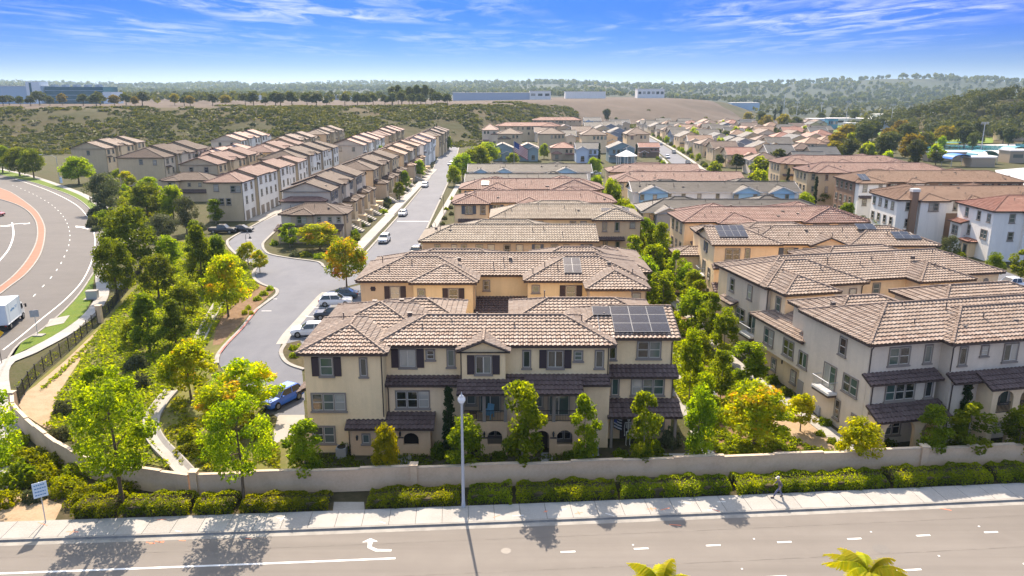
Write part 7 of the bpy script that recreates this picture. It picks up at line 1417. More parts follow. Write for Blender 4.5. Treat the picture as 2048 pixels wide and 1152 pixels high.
b = MB(); loft(b, [ring(2.0, 1.02, 0.55, 2.45), ring(2.9, 1.05, 0.5, 2.5), ring(3.5, 1.04, 0.5, 2.25), ring(3.75, 1.0, 0.55, 1.5), ring(3.8, 0.9, 0.6, 1.2)]); c_ = b.build('cab', M['paint_white'], t)
b = MB(); b.hexa([(2.35, -1.062, 1.5), (3.3, -1.062, 1.5), (3.3, 1.062, 1.5), (2.35, 1.062, 1.5)], [(2.4, -1.055, 2.2), (3.1, -1.055, 2.2), (3.1, 1.055, 2.2), (2.4, 1.055, 2.2)]); b.build('side_window', M['car_glass'], c_)
b = MB(); b.hexa([(3.6, -0.92, 1.5), (3.77, -0.92, 1.5), (3.77, 0.92, 1.5), (3.6, 0.92, 1.5)], [(3.3, -0.85, 2.3), (3.56, -0.85, 2.25), (3.56, 0.85, 2.25), (3.3, 0.85, 2.3)]); b.build('windscreen', M['car_glass'], c_)
for s in (-1, 1): b = MB(); b.box(3.5, 3.62, s * 1.3 - 0.1, s * 1.3 + 0.1, 1.5, 2.0); b.tube([(3.5, s * 1.0, 1.9), (3.55, s * 1.3, 1.85)], 0.03, 4); b.build('mirror', M['plastic_black'], c_)
b = MB(); b.box(-3.1, 3.5, -0.45, 0.45, 0.55, 0.95); b.box(-3.3, -3.1, -1.1, 1.1, 0.45, 0.7); b.box(0.1, 1.3, -1.1, -0.6, 0.5, 0.9); b.build('chassis', M['plastic_black'], t)
for x in (-1.9, 2.9):
    for s in (-1, 1): b = MB(); b.tube([(x, s * 0.85, 0.46), (x, s * 1.1, 0.46)], 0.46, 16); w = b.build('wheel', M['tyre'], t); b = MB(); b.tube([(x, s * 0.98, 0.46), (x, s * 1.12, 0.46)], 0.26, 10); b.build('rim', M['rim_alloy'], w)
for s in (-1, 1): b = MB(); b.box(-3.33, -3.28, s * 0.95 - 0.1, s * 0.95 + 0.1, 0.75, 0.92); b.build('taillight', M['lamp_red'], t)
# ---------------------------------------------------------------- lamps, signs, street furniture
X, Y = at(927, 1016); t = empty('street_lamp', (X, Y, 0.1), R(-2), 'tall white concrete lamp post with lantern head in the street hedge', 'lamp post')
b = MB(); b.tube([(0, 0, 0), (0, 0, 0.5), (0, 0, 8.2)], [0.17, 0.125, 0.08], 12); b.build('post', M['lamp_post_white'], t); b = MB(); b.tube([(0, 0, 8.18), (0, 0, 8.3), (0, 0, 8.36)], [0.11, 0.14, 0.2], 12); b.build('collar', M['lamp_post_white'], t)
b = MB(); b.tube([(0, 0, 8.36), (0, 0, 8.52), (0, 0, 8.72), (0, 0, 8.86)], [0.18, 0.29, 0.27, 0.15], 12); b.build('lantern', M['lamp_glass'], t, smooth=True); b = MB(); b.tube([(0, 0, 8.86), (0, 0, 8.95), (0, 0, 9.0), (0, 0, 9.2)], [0.17, 0.08, 0.05, 0.01], 10); b.build('finial', M['lamp_post_white'], t)
def gooseneck(label, px, py, h, dr=1):
    X, Y = at(px, py); t = empty('court_lamp', (X, Y, 0), 0, label, 'lamp', 'black gooseneck lamps'); b = MB(); b.tube([(0, 0, 0), (0, 0, 0.4), (0, 0, h - 0.6)], [0.09, 0.06, 0.045], 8); b.build('pole', M['dark_metal'], t)
    b = MB(); b.tube([(0, 0, h - 0.6)] + [(dr * (0.4 - 0.4 * math.cos(a)), 0, h - 0.45 + 0.42 * math.sin(a)) for a in np.linspace(0, math.pi, 9)] + [(dr * 0.8, 0, h - 0.6)], 0.035, 6); b.build('arm', M['dark_metal'], t); b = MB(); b.tube([(dr * 0.8, 0, h - 0.55), (dr * 0.8, 0, h - 0.72), (dr * 0.8, 0, h - 0.98)], [0.05, 0.13, 0.30], 10); b.build('shade', M['dark_metal'], t)
gooseneck('black gooseneck lamp rising behind the golden trees', 480, 838, 4.9, 1); gooseneck('black gooseneck lamp at the mouth of the court alley', 495, 515, 4.6, 1); gooseneck('black gooseneck lamp on the right street walk', 888, 436, 5.6, -1); gooseneck('black gooseneck lamp beside the taupe row', 872, 498, 5.4, -1)
def sign_post(name, label, px, py, h, w, hh, rz, m, post='galvanised', diamond=False, lines=0, linem='sign_blue'):
    X, Y = at(px, py); t = empty(name, (X, Y, 0.02), R(rz), label, 'sign'); b = MB(); b.box(-0.035, 0.035, -0.025, 0.025, 0, h - (0 if not diamond else hh * 0.3)); b.build('post', M[post], t); b = MB()
    if diamond: b.hexa([(0, -0.05, h - hh), (w, -0.05, h), (0, -0.05, h + hh), (-w, -0.05, h)], [(0, -0.03, h - hh), (w, -0.03, h), (0, -0.03, h + hh), (-w, -0.03, h)])
    else: b.box(-w / 2, w / 2, -0.05, -0.026, h - hh, h)
    pn = b.build('panel', M[m], t)
    if lines:
        b = MB(); r_ = random.Random(px)
        for k in range(lines):
            z = h - hh * (k + 0.8) / (lines + 0.6); x = -w * 0.38
            while x < w * 0.34: l = r_.uniform(0.05, 0.14); b.box(x, min(x + l, w * 0.4), -0.056, -0.0505, z - hh * 0.035, z + hh * 0.035); x += l + 0.035
        b.build('lettering', M[linem], pn)
mat('sign_pale', (0.55, 0.66, 0.74), 0.5); mat('sign_yellow', (0.75, 0.42, 0.02), 0.5); mat('sign_grey', (0.33, 0.35, 0.38), 0.5, metal=0.3)
sign_post('roadside_sign', 'pale blue-white sign with dark lettering on a thin post in the dirt corner', 92, 1048, 3.3, 0.9, 1.15, 38, 'sign_pale', lines=4); sign_post('roadside_sign', 'grey sign seen from behind on the boulevard verge', 76, 672, 3.4, 1.0, 0.9, 20, 'sign_grey'); sign_post('warning_sign', 'yellow diamond warning sign beside the boulevard', 4, 728, 3.6, 0.7, 0.7, 40, 'sign_yellow', post='pipe_brown', diamond=True); sign_post('roadside_sign', 'blue and white sign beside the round boulevard tree', 125, 377, 3.6, 1.2, 1.9, -30, 'sign_pale', post='pipe_brown', lines=3)
b = MB(); X, Y = at(78, 673); b.box(-0.6, 0.6, -0.45, 0.45, 0, 0.2); tag(b.build('concrete_footing', M['concrete'], None, (X, Y + 0.1, 0.02)), 'small concrete footing block on the boulevard verge', 'footing')
X, Y = at(186, 598); t = empty('utility_cabinet', (X, Y, 0.1), R(10), 'grey utility cabinet on the boulevard lawn', 'cabinet'); b = MB(); b.box(-0.75, 0.75, -0.5, 0.5, 0.06, 1.15); b.build('box', M['galvanised'], t); b = MB(); b.box(-0.8, 0.8, -0.55, 0.55, 1.152, 1.24); b.build('lid', M['concrete'], t); b = MB(); b.box(-1.1, 1.1, -0.8, 0.8, 0.0, 0.06); b.build('plinth', M['concrete'], t)
X, Y = at(243, 578); t = empty('utility_cabinet', (X, Y, 0.1), R(10), 'tall pale cabinet beside the boulevard walk under the dark tree', 'cabinet'); b = MB(); b.box(-0.45, 0.45, -0.4, 0.4, 0.0, 1.5); b.build('box', M['galvanised'], t); b = MB(); b.box(-0.5, 0.5, -0.45, 0.45, 1.502, 1.58); b.build('lid', M['concrete'], t)
X, Y = at(120, 366); t = empty('street_light', (X, Y, 0), R(200), 'grey arm street light over the far boulevard bend', 'street light'); b = MB(); b.tube([(0, 0, 0), (0, 0, 9)], [0.13, 0.08], 8); b.build('pole', M['galvanised'], t); b = MB(); b.tube([(0, 0, 8.6), (1.5, 0, 9.3), (4.2, 0, 9.6)], [0.06, 0.05, 0.04], 6); b.build('arm', M['galvanised'], t); b = MB(); b.box(4.0, 4.9, -0.16, 0.16, 9.5, 9.66); b.build('lamp_head', M['galvanised'], t)
def ac(label, px, py, z=0.0):
    X, Y = at(px, py); t = empty('air_conditioner', (X, Y, z), 0, label, 'air conditioner'); b = MB(); b.box(-0.42, 0.42, -0.42, 0.42, 0.08, 0.85); b.build('housing', M['galvanised'], t); b = MB(); b.tube([(0, 0, 0.852), (0, 0, 0.9)], 0.36, 14); b.build('fan_grille', M['dark_metal'], t); b = MB(); b.box(-0.5, 0.5, -0.5, 0.5, 0, 0.08); b.build('pad', M['concrete'], t)
ac('grey air conditioner below the corner windows of the cream row', 684, 912); ac('blue-topped air conditioner by the path of the pale row', 1642, 828); ac('air conditioner between the arches of the cream row', 1186, 908)
mat('bin_blue', (0.05, 0.12, 0.2), 0.6); mat('pumpkin', (0.6, 0.17, 0.02), 0.6); mat('bone', (0.55, 0.53, 0.47), 0.7); mat('chair_blue', (0.13, 0.34, 0.47), 0.6); mat('wood_brown', (0.12, 0.07, 0.04), 0.7)
# pumpkins by the porch
for i, (px, py, r_) in enumerate(((826, 902, 0.26), (834, 905, 0.2))):
    X, Y = at(px, py); t = empty('pumpkin', (X, Y, 0.01), 0, ('larger orange pumpkin on the bed by the left porch', 'smaller orange pumpkin beside the larger one')[i], 'pumpkin', 'pumpkins'); b = MB(); b.tube([(0, 0, 0), (0, 0, r_ * 0.4), (0, 0, r_), (0, 0, r_ * 1.5), (0, 0, r_ * 1.6)], [r_ * 0.5, r_ * 0.95, r_ * 1.1, r_ * 0.8, r_ * 0.3], 12); b.build('body', M['pumpkin'], t, smooth=True); b = MB(); b.tube([(0, 0, r_ * 1.58), (0.03, 0, r_ * 1.9)], 0.03, 5); b.build('stem', M['bark'], t)
X, Y = at(846, 900); t = empty('garden_cross', (X, Y, 0), R(12), 'small white cross decoration with a blue sash beside the left porch', 'decoration'); b = MB(); b.box(-0.06, 0.06, -0.03, 0.03, 0, 1.1); b.box(-0.32, -0.062, -0.03, 0.03, 0.72, 0.86); b.box(0.062, 0.32, -0.03, 0.03, 0.72, 0.86); b.build('cross', M['rail_white'], t); b = MB(); b.box(-0.075, 0.075, -0.045, 0.045, 0.45, 0.68); b.build('sash', M['sign_blue'], t)
# big skeleton decoration in the end porch
t = empty('skeleton_decoration', (10.15, 60.2, 0.0), R(8), 'tall white skeleton decoration standing in the shaded end porch', 'decoration')
b = MB(); b.tube([(0, 0, 2.28), (0, -0.02, 2.36), (0, -0.02, 2.5), (0, 0, 2.6)], [0.09, 0.13, 0.14, 0.06], 10); b.build('skull', M['bone'], t, smooth=True); b = MB(); b.tube([(0, 0, 1.2), (0, 0.03, 1.7), (0, 0, 2.26)], 0.04, 6)
for k in range(5): z = 1.65 + k * 0.1; b.tube([(0.22 * math.cos(a) * (1 - 0.04 * k), 0.13 * math.sin(a), z) for a in np.linspace(0, 6.28, 13)], 0.02, 4)
b.tube([(-0.3, 0, 2.14), (0.3, 0, 2.14)], 0.035, 5); b.tube([(-0.2, 0, 1.2), (0, 0.02, 1.28), (0.2, 0, 1.2)], 0.06, 5); b.build('ribs_and_spine', M['bone'], t)
for s in (-1, 1):
    b = MB(); b.tube([(s * 0.3, 0, 2.12), (s * 0.36, 0, 1.6), (s * 0.34, -0.1, 1.1), (s * 0.35, -0.12, 0.95)], [0.035, 0.025, 0.022, 0.04], 5); b.build('arm', M['bone'], t); b = MB(); b.tube([(s * 0.15, 0, 1.2), (s * 0.17, -0.02, 0.62), (s * 0.17, 0, 0.06), (s * 0.18, -0.2, 0.03)], [0.045, 0.035, 0.03, 0.03], 5); b.build('leg', M['bone'], t)
# striped house flag on a slanted pole
mat('flag_black', (0.02, 0.02, 0.025), 0.8); mat('flag_white', (0.6, 0.6, 0.6), 0.8); mat('flag_navy', (0.03, 0.06, 0.2), 0.8); mat('flag_red', (0.4, 0.03, 0.04), 0.8)
def flag(label, X, Y, z, rz, w, h, ms, stripes, canton, pole, tilt=0.0):
    t = empty('flag', (X, Y, z), rz, label, 'flag'); b = MB(); b.tube(pole, 0.035 * max(1, w / 2), 6); b.build('pole', M['galvanised'], t); b = MB(); n = 8; top = Vector(pole[-1])
    f = lambda u, v: (top.x + u * w * math.cos(tilt) , top.y + 0.12 * w * math.sin(u * 7 + v * 2) * u, top.z - 0.05 - v * h - u * w * math.sin(tilt))
    for s in range(stripes):
        b.cm = s % 2
        for k in range(n): 
            u0, u1, v0, v1 = k / n, (k + 1) / n, s / stripes, (s + 1) / stripes; cm = b.cm
            if u1 <= 0.42 and v1 <= 0.56: b.cm = 2
            b.face([f(u0, v0), f(u1, v0), f(u1, v1), f(u0, v1)]); b.cm = cm
    b.build('cloth', [M[m] for m in ms], t)
flag('black and white striped house flag hanging by the end porch', 9.0, 60.9, 1.9, 0, 0.85, 1.25, ('flag_black', 'flag_white', 'flag_navy'), 9, True, [(0, 0.5, 0.3), (-0.1, -0.4, 0.9)], 0.5)
X, Y = at(1028, 336); flag('large striped flag with blue canton flying before the teal cottages', X, Y, 0, 0, 6.5, 4.2, ('flag_red', 'flag_white', 'flag_navy'), 13, True, [(0, 0, 0), (0, 0, 10.8)], 0.55)
# balcony chair and table
t = empty('balcony_chair', (-2.0, 59.05, 3.12), R(-25), 'pale blue slatted chair on the covered balcony behind the lamp post', 'chair'); 
for k in range(5): b = MB(); b.box(-0.3 + k * 0.125, -0.2 + k * 0.125, -0.02, 0.02, 0, 0.75); b.build('back_slat', M['chair_blue'], t, (0, 0.3, 0.35), (R(-18), 0, 0))
b = MB(); b.box(-0.32, 0.32, -0.35, 0.3, 0.36, 0.41); b.build('seat', M['chair_blue'], t)
for s in (-1, 1): b = MB(); b.box(s * 0.36 - 0.06, s * 0.36 + 0.06, -0.4, 0.35, 0.58, 0.62); b.build('arm', M['chair_blue'], t)
for sx in (-0.34, 0.34):
    for sy in (-0.34, 0.3): b = MB(); b.box(sx - 0.03, sx + 0.03, sy - 0.03, sy + 0.03, 0, 0.58); b.build('leg', M['chair_blue'], t)
t = empty('balcony_table', (-3.3, 58.9, 3.12), 0, 'small brown table on the covered balcony behind the lamp post', 'table'); b = MB(); b.box(-0.35, 0.35, -0.35, 0.35, 0.52, 0.57); b.build('table_top', M['wood_brown'], t)
for sx in (-0.3, 0.3):
    for sy in (-0.3, 0.3): b = MB(); b.box(sx - 0.03, sx + 0.03, sy - 0.03, sy + 0.03, 0, 0.52); b.build('leg', M['wood_brown'], t)
# ---------------------------------------------------------------- walking person
mat('skin', (0.42, 0.27, 0.19), 0.6); mat('cloth_grey', (0.13, 0.12, 0.14), 0.9); mat('cloth_denim', (0.12, 0.13, 0.20), 0.9); mat('cap_pale', (0.48, 0.47, 0.42), 0.9); mat('shoe_dark', (0.05, 0.05, 0.07), 0.7)
def skin_obj(name, V, E_, Rr, m, parent, lv=1):
    me = bpy.data.meshes.new(name); me.from_pydata(V, E_, []); me.materials.append(M[m]); o = put(name, me, parent); md = o.modifiers.new('skin', 'SKIN'); sv = me.skin_vertices[0] if len(me.skin_vertices) else None
    if sv is None: bpy.context.view_layer.objects.active = o; me.skin_vertices if False else None
    return o, md
X, Y = at(1563, 1006); P0 = empty('person', (X, kerb_y(X) + 1.75, 0.14), 0, 'person in pale cap, grey top and jeans walking left along the sidewalk', 'person')
J = dict(pel=(0, 0, .93), sp=(-.05, 0, 1.14), ch=(-.11, 0, 1.34), nk=(-.16, 0, 1.48), hd=(-.21, 0, 1.60), hdt=(-.23, 0, 1.70), shL=(-.11, -.19, 1.40), elL=(.05, -.25, 1.16), wrL=(-.08, -.24, .95), shR=(-.11, .19, 1.40), elR=(-.20, .25, 1.15), wrR=(-.40, .22, 1.04), hpL=(0, -.09, .90), knL=(-.30, -.10, .53), anL=(-.48, -.10, .10), toL=(-.66, -.10, .05), hpR=(0, .09, .90), knR=(.06, .09, .50), anR=(.26, .09, .12), toR=(.12, .09, .04))
def limb(b, names, rad, n=8): b.tube([J[k] for k in names], rad, n)
def skinned(name, m, chains, parent=P0):
    """one continuous surface: joints as connected edges with a radius each"""
    idx, V, Rr, E_ = {}, [], [], []
    for ch in chains:
        prev = None
        for k, r in ch:
            co = J[k] if isinstance(k, str) else k
            key = k if isinstance(k, str) else tuple(co)
            if key not in idx: idx[key] = len(V); V.append(co); Rr.append(r)
            if prev is not None and (prev, idx[key]) not in E_: E_.append((prev, idx[key]))
            prev = idx[key]
    me = bpy.data.meshes.new(name); me.from_pydata(V, E_, []); me.materials.append(M[m]); o = put(name, me, parent)
    o.modifiers.new('skin', 'SKIN'); lay = me.attributes.get('skin_vertex')
    try:
        bm_ = __import__('bmesh').new(); bm_.from_mesh(me); l = bm_.verts.layers.skin.verify()
        for v, r in zip(bm_.verts, Rr): v[l].radius = (r, r); v[l].use_root = (v.index == 0)
        bm_.to_mesh(me); bm_.free()
    except Exception as ex: print('skin', ex)
    sb = o.modifiers.new('sub', 'SUBSURF'); sb.levels = 1; sb.render_levels = 2
    return o
def hand(wr, dx):
    x, y, z = wr; ch = []; palm = (x + dx * 0.04, y, z - 0.07)
    for k in range(4): yy = y + (k - 1.5) * 0.022; ch.append([(palm, .026), ((palm[0] + dx * .02, yy, palm[2] - .05), .011), ((palm[0] + dx * .05, yy, palm[2] - .085 + 0.008 * abs(k - 1)), .008)])
    ch.append([(palm, .026), ((palm[0] - dx * .035, y, palm[2] - .02), .011), ((palm[0] - dx * .05, y, palm[2] - .05), .009)]); return palm, ch
pL, hL = hand(J['wrL'], -1); pR, hR = hand(J['wrR'], -1)
body = skinned('body', 'skin', [[('pel', .13), ('sp', .115), ('ch', .13), ('nk', .055), ('hd', .10), ('hdt', .085)], [('ch', .13), ('shL', .062), ('elL', .042), ('wrL', .028), (pL, .026)], [('ch', .13), ('shR', .062), ('elR', .042), ('wrR', .028), (pR, .026)], [('pel', .13), ('hpL', .09), ('knL', .06), ('anL', .04), ('toL', .035)], [('pel', .13), ('hpR', .09), ('knR', .06), ('anR', .04), ('toR', .035)]] + hL + hR)
skinned('shirt', 'cloth_grey', [[((0, 0, .90), .155), ('sp', .145), ('ch', .155), ((-.14, 0, 1.43), .09)], [('ch', .155), ('shL', .082), ('elL', .06), ((-.04, -.243, 1.02), .048)], [('ch', .155), ('shR', .082), ('elR', .06), ((-.33, .228, 1.075), .048)]])
skinned('trousers', 'cloth_denim', [[((0, 0, .98), .15), ('pel', .15), ('hpL', .108), ('knL', .08), ((-.46, -.10, .15), .065)], [('pel', .15), ('hpR', .108), ('knR', .08), ((.235, .09, .16), .065)]])
for s in ('L', 'R'): a_, t_ = Vector(J['an' + s]), Vector(J['to' + s]); b = MB(); b.tube([a_ + Vector((0.05, 0, -0.03)), a_ + Vector((-0.02, 0, -0.03)), t_, t_ + (t_ - a_) * 0.15], [.05, .058, .05, .03], 8); b.build('shoe', M['shoe_dark'], P0)
b = MB(); b.tube([(-.20, 0, 1.645), (-.225, 0, 1.70), (-.24, 0, 1.76), (-.24, 0, 1.785)], [.115, .118, .085, .03], 12); b.hexa([(-.27, -.09, 1.64), (-.27, .09, 1.64), (-.42, .06, 1.615), (-.42, -.06, 1.615)], [(-.27, -.09, 1.66), (-.27, .09, 1.66), (-.42, .06, 1.63), (-.42, -.06, 1.63)]); b.build('cap', M['cap_pale'], P0)
b = MB(); b.tube([(-.31, 0, 1.60), (-.325, 0, 1.585)], [.02, .012], 6); b.build('nose', M['skin'], P0)
for s in (-1, 1): b = MB(); b.tube([(-.20, s * .095, 1.58), (-.20, s * .11, 1.62)], .018, 5); b.build('ear', M['skin'], P0); b = MB(); b.tube([(-.302, s * .035, 1.625), (-.31, s * .035, 1.625)], .009, 5); b.build('eye', M['shoe_dark'], P0)
b = MB(); b.box(-.312, -.30, -.025, .025, 1.545, 1.553); b.build('mouth', M['lamp_red'], P0)
# ---------------------------------------------------------------- queen palms on the street median below the frame
sheet('street_median', [(-60, 26), (60, 30), (60, 34.5), (-60, 30.5)], 0.1, 'bare_dirt')
def palm(label, X, Y, h, seed, L0=2.6):
    t = empty('palm_tree', (X, Y, 0.1), 0, label, 'palm', 'palms on the street median'); rs = np.random.RandomState(seed); b = MB(); b.tube([(0, 0, 0), (0.05, 0, h * 0.5), (0, 0, h)], [0.2, 0.15, 0.13], 10); b.build('trunk', M['bark_pale'], t)
    for k in range(15):
        w = k * 2.4 + rs.rand() * 0.4; up = rs.uniform(0.45, 1.4); P, N, T = [], [], []; V_ = []; Q_ = []; tt = []
        n = 64; L = L0 * rs.uniform(0.85, 1.1)
        for i in range(n):
            u = i / n; x = L * u * math.cos(up * (1 - u * 0.4)) * 0.95; z = L * (math.sin(up) * u - 0.75 * u * u); c = np.array([math.cos(w) * x, math.sin(w) * x, z]); side = np.array([-math.sin(w), math.cos(w), 0]); ln = 0.55 * math.sin(math.pi * (0.12 + 0.85 * u)) 
            for s in (-1, 1):
                tip = c + side * s * ln * 0.8 + np.array([math.cos(w) * 0.16, math.sin(w) * 0.16, -ln * 0.55 + rs.normal() * 0.04]); wv = np.array([math.cos(w), math.sin(w), 0]) * 0.045; k0 = len(V_); V_ += [c - wv, c + wv, tip + wv * 0.3, tip - wv * 0.3]; Q_.append((k0, k0 + 1, k0 + 2, k0 + 3)); tt.append(min(0.95, max(0, 0.5 + 0.3 * u + rs.normal() * 0.12)))
        put('frond', np_mesh('frond', np.array(V_), np.array(Q_), M['leaf_palm'], tt), t, (0, 0, h))
for (px, pt_, Yp, lab, sd) in ((1322, 1108, 30.0, 'palm crown showing low at the street edge', 1), (1735, 1086, 31.5, 'taller palm crown at the street edge', 2)):
    h = height_at(pt_, Yp) - 1.95; palm(lab, (px - 1024) / 1500 * depth(Yp, h), Yp, h, sd)
# ---------------------------------------------------------------- gazebo
X, Y = at(1252, 334); t = empty('gazebo', (X, Y, 0), 0, 'white gazebo with pale hexagonal roof beyond the pink rows', 'gazebo'); n = 8; r_ = 4.6
b = MB(); b.hexa([(r_ * math.cos(i * 6.2832 / n), r_ * math.sin(i * 6.2832 / n), 4.6) for i in range(n)], [(0.35 * math.cos(i * 6.2832 / n), 0.35 * math.sin(i * 6.2832 / n), 6.8) for i in range(n)]); b.build('roof', M['rail_white'], t); b = MB(); b.tube([(0, 0, 6.8), (0, 0, 7.9)], [0.25, 0.05], 8); b.build('finial', M['rail_white'], t)
for i in range(n): b = MB(); x, y = 3.9 * math.cos(i * 6.2832 / n), 3.9 * math.sin(i * 6.2832 / n); b.box(x - 0.15, x + 0.15, y - 0.15, y + 0.15, 0, 4.6); b.build('post', M['rail_white'], t)
# ---------------------------------------------------------------- park: lawns, pools, shade canopies, service buildings
mat('park_lawn', (0.11, 0.17, 0.02), 0.9, 0.1, noise=[(0.05, (0.15, 0.18, 0.03), 0.6)], coords='World'); mat('pool_water', (0.03, 0.24, 0.34), 0.08, 0.6); mat('canopy_blue', (0.01, 0.16, 0.55), 0.6); mat('canopy_teal', (0.06, 0.25, 0.33), 0.6); mat('pool_deck', (0.42, 0.41, 0.39), 0.9); mat('block_tan', (0.36, 0.28, 0.20), 0.9); mat('lot_white', (0.36, 0.36, 0.36), 0.9)
def pxs(n, pts, z, m): return sheet(n, px_line(pts), z, m)
pxs('park_lawn', [(1835, 282), (1850, 266), (1900, 262), (1990, 275), (1985, 286), (1900, 288)], 0.02, 'park_lawn'); pxs('park_lawn', [(1600, 262), (1760, 258), (1770, 270), (1620, 276)], 0.02, 'park_lawn'); pxs('park_lawn', [(1660, 246), (1800, 244), (1800, 252), (1660, 255)], 0.02, 'park_lawn')
pxs('park_path', [(1870, 262), (1890, 258), (1925, 270), (1960, 276), (1955, 279), (1915, 274)], 0.03, 'concrete'); pxs('pool_deck', [(1830, 292), (2120, 286), (2140, 318), (1850, 310)], 0.025, 'pool_deck'); pxs('pool_water', [(1836, 290.5), (1880, 290), (2060, 292), (2060, 301), (1850, 300)], 0.05, 'pool_water'); pxs('parking_lot', [(1990, 340), (2120, 330), (2160, 380), (2000, 372)], 0.02, 'lot_white'); pxs('pool_water', [(2030, 288), (2120, 286), (2120, 300), (2035, 300)], 0.055, 'pool_water')
def canopy(label, px, py, w, d, z, m, arch=True):
    X, Y = at(px, py); t = empty('shade_canopy', (X, Y, 0), R(4), label, 'canopy', 'pool shade canopies'); b = MB(); n = 8
    for i in range(n):
        a0, a1 = math.pi * i / n, math.pi * (i + 1) / n; P = lambda a, y: (-w / 2 * math.cos(a), y, z + (w * 0.22 * math.sin(a) if arch else 0.05)); b.hexa([P(a0, -d / 2), P(a1, -d / 2), P(a1, d / 2), P(a0, d / 2)], [(q[0], q[1], q[2] + 0.12) for q in (P(a0, -d / 2), P(a1, -d / 2), P(a1, d / 2), P(a0, d / 2))])
    b.build('roof', M[m], t)
    for sx in (-1, 1):
        for sy in (-1, 1): b = MB(); b.tube([(sx * w * 0.48, sy * d * 0.45, 0), (sx * w * 0.48, sy * d * 0.45, z + 0.03)], 0.12, 6); b.build('post', M['galvanised'], t)
canopy('bright blue arched shade canopy at the pool', 1912, 332, 9, 7, 3.0, 'canopy_blue'); canopy('teal arched canopy behind the bright blue one', 1962, 326, 10, 7, 3.2, 'canopy_teal'); canopy('long teal canopy along the far pool edge', 1900, 296, 14, 6, 3.0, 'canopy_teal', False); canopy('teal canopy at the right pool', 2025, 318, 8, 8, 4.0, 'canopy_teal')
def block(name, label, px, py, w, d, h, m, roofm='trim_white', group=None, bays=0, z=None, Y=None, cat='building'):
    if Y is None: X, Y = at(px, py)
    else: X = (px - 1024) / 1500 * depth(Y)
    zb = hz(X, Y) if z is None else z; t = empty(name, (X, Y, zb), 0, label, cat, group); b = MB(); b.box(-w / 2, w / 2, 0, d, -1.5, h); b.build('wall', M[m], t); b = MB(); b.box(-w / 2 - 0.25, w / 2 + 0.25, -0.25, d + 0.25, h + 0.01, h + 0.5); b.build('roof', M[roofm], t)
    for i in range(bays): x = -w / 2 + w * (i + 0.5) / bays; make_window(t, (x, 0, h * 0.45), 0, w / bays * 0.6, h * 0.28, 'slide', None, False, 2)
    return t
block('pool_building', 'low tan pool building under the long canopy', 1905, 322, 22, 8, 3.6, 'block_tan', bays=5); block('pool_building', 'tan building with white rim right of the bright blue canopy', 1965, 334, 10, 6, 3.6, 'block_tan'); block('pool_building', 'tan service block at the right pool', 2050, 326, 14, 8, 5.0, 'block_tan', bays=2)
for i, (px, Y, w, d, h, m, lab) in enumerate(((1600, 640, 26, 12, 6, 'stucco_white', 'white low school block in the valley'), (1640, 660, 18, 12, 7, 'siding_pale_blue', 'pale blue school block in the valley'), (1665, 640, 8, 8, 8, 'canopy_teal', 'small bright blue block among the white ones'), (1690, 700, 36, 14, 6, 'stucco_white', 'long white block behind the field lights'), (1740, 690, 30, 14, 6, 'stucco_greige', 'greige valley block beside white ones'), (1780, 720, 26, 14, 9, 'stucco_white', 'white two-storey valley building'), (1830, 740, 34, 14, 10, 'stucco_white', 'tall white valley building with window bands'), (1720, 620, 20, 10, 5, 'stucco_white', 'white shed roof hall in the park'), (1790, 600, 18, 10, 5, 'siding_pale_blue', 'pale blue hall in the park'), (1860, 690, 20, 12, 8, 'stucco_white', 'white building under the wooded hill'))): block('valley_building', lab, px, 0, w, d, h, m, Y=Y, bays=4, group='valley buildings')
for i, (px, py, h) in enumerate(((1590, 262, 22), (1690, 258, 22), (1780, 262, 20), (1962, 300, 14), (1640, 250, 20))):
    X, Y = at(px, py); t = empty('field_light', (X, Y, 0), 0, 'tall field light mast with a lamp bank above the park trees', 'light mast', 'field lights'); b = MB(); b.tube([(0, 0, 0), (0, 0, h)], [0.3, 0.15], 6); b.build('mast', M['galvanised'], t); b = MB(); b.box(-2, 2, -0.2, 0.2, h - 0.6, h - 0.3); b.box(-2, 2, -0.2, 0.2, h + 0.2, h + 0.5); b.build('lamp_bank', M['galvanised'], t)
# buildings on the mesa
mat('lab_teal', (0.02, 0.10, 0.13), 0.15, 0.7); mat('lab_panel', (0.33, 0.45, 0.55), 0.6); mat('warehouse_grey', (0.36, 0.42, 0.50), 0.7)
t = block('laboratory', 'large white and teal glass laboratory on the mesa', 40, 0, 50, 30, 15, 'lab_panel', Y=690); X, Y, zb = t.location
b = MB(); b.box(26, 78, 2, 28, -1, 14.5); b.build('glass_wing', M['lab_teal'], t)
for k in range(3): b = MB(); b.box(26.1, 77.9, 1.9, 1.998, 3.2 + k * 4, 3.5 + k * 4); b.build('floor_band', M['lab_panel'], t)
b = MB(); b.box(12, 24, -2, 12, -1, 19); b.build('stair_tower', M['box_white'], t); b = MB(); b.box(15, 17, -2.1, -2.002, 1, 18); b.build('tower_slot', M['lab_teal'], t)
for k in range(5): b = MB(); b.box(28 + k * 10, 32 + k * 10, 8, 14, 14.5, 16.5); b.build('roof_plant', M['galvanised'], t)
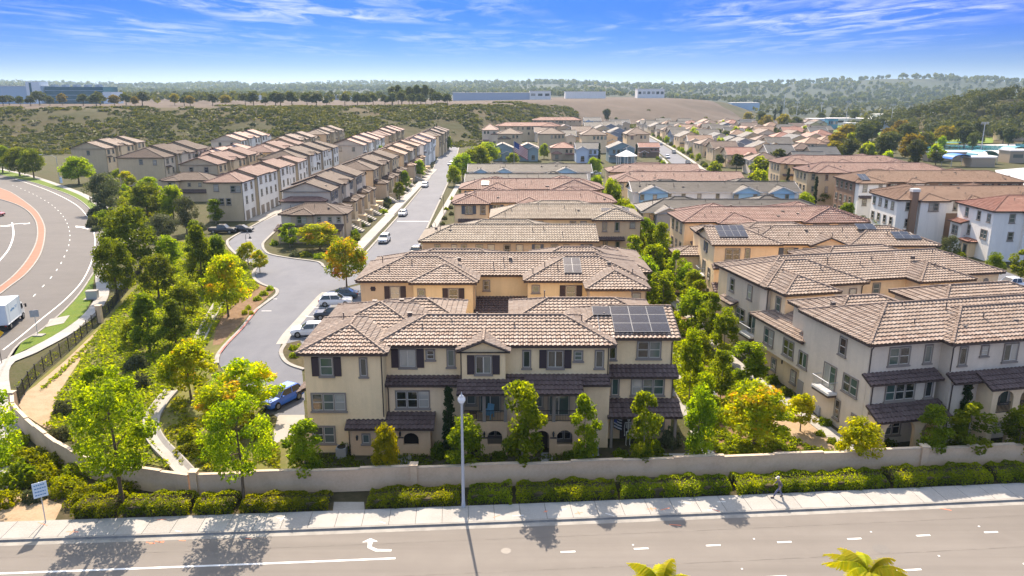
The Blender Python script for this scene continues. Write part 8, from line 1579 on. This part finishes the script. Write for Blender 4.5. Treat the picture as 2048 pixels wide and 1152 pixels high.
b = MB(); b.box(78.2, 86, 0, 20, -1, 10); b.build('end_block', M['box_white'], t)
block('warehouse', 'long grey warehouse on the mesa edge', 985, 0, 90, 30, 8, 'warehouse_grey', Y=880, bays=0); block('warehouse', 'pale end of the mesa warehouse', 1080, 0, 24, 24, 9, 'stucco_white', Y=878, bays=3); block('warehouse', 'low white hall behind the dry hill', 1170, 0, 50, 20, 8, 'stucco_white', Y=960); block('office_block', 'white office block with dark windows on the dry hill', 1300, 0, 34, 20, 11, 'stucco_white', Y=980, bays=6); block('warehouse', 'pale blue-grey hall on the far knoll', 1490, 0, 40, 20, 9, 'lab_panel', Y=1100); block('warehouse', 'low grey hall left of the mesa grove', 700, 0, 60, 20, 6, 'warehouse_grey', Y=1000); block('warehouse', 'low white hall behind the mesa tree row', 520, 0, 50, 20, 6, 'stucco_white', Y=980)
block('hill_villa', 'orange stucco villa on the wooded hill', 2030, 0, 16, 10, 6, 'stucco_ochre', 'tile_red', Y=480, bays=3, cat='house'); block('hill_villa', 'white villa beside the orange one on the wooded hill', 2062, 0, 14, 10, 6, 'stucco_white', 'tile_pink', Y=482, bays=3, cat='house')
X = (1553 - 1024) / 1500 * 1150; b = MB(); b.tube([(0, 0, 0), (0, 0, 26)], [0.6, 0.3], 5); tag(b.build('radio_mast', M['galvanised'], None, (X, 1150, hz(X, 1150))), 'thin dark mast on the far knoll', 'mast')
# ---------------------------------------------------------------- haze: one closed box of thin air round everything
b = MB(); b.box(-9400, 9400, -700, 9400, -4, 118)
o = b.build('haze', bpy.data.materials.new('haze_air')); m = o.data.materials[0]; m.use_nodes = True; t = m.node_tree; t.nodes.clear()
mo = t.nodes.new('ShaderNodeOutputMaterial'); pv = t.nodes.new('ShaderNodeVolumePrincipled'); pv.inputs['Color'].default_value = (0.56, 0.80, 1.0, 1); pv.inputs['Density'].default_value = 0.00008; pv.inputs['Anisotropy'].default_value = 0.25
t.links.new(pv.outputs[0], mo.inputs['Volume']); tag(o, 'thin pale haze in the air', 'haze', kind='stuff')
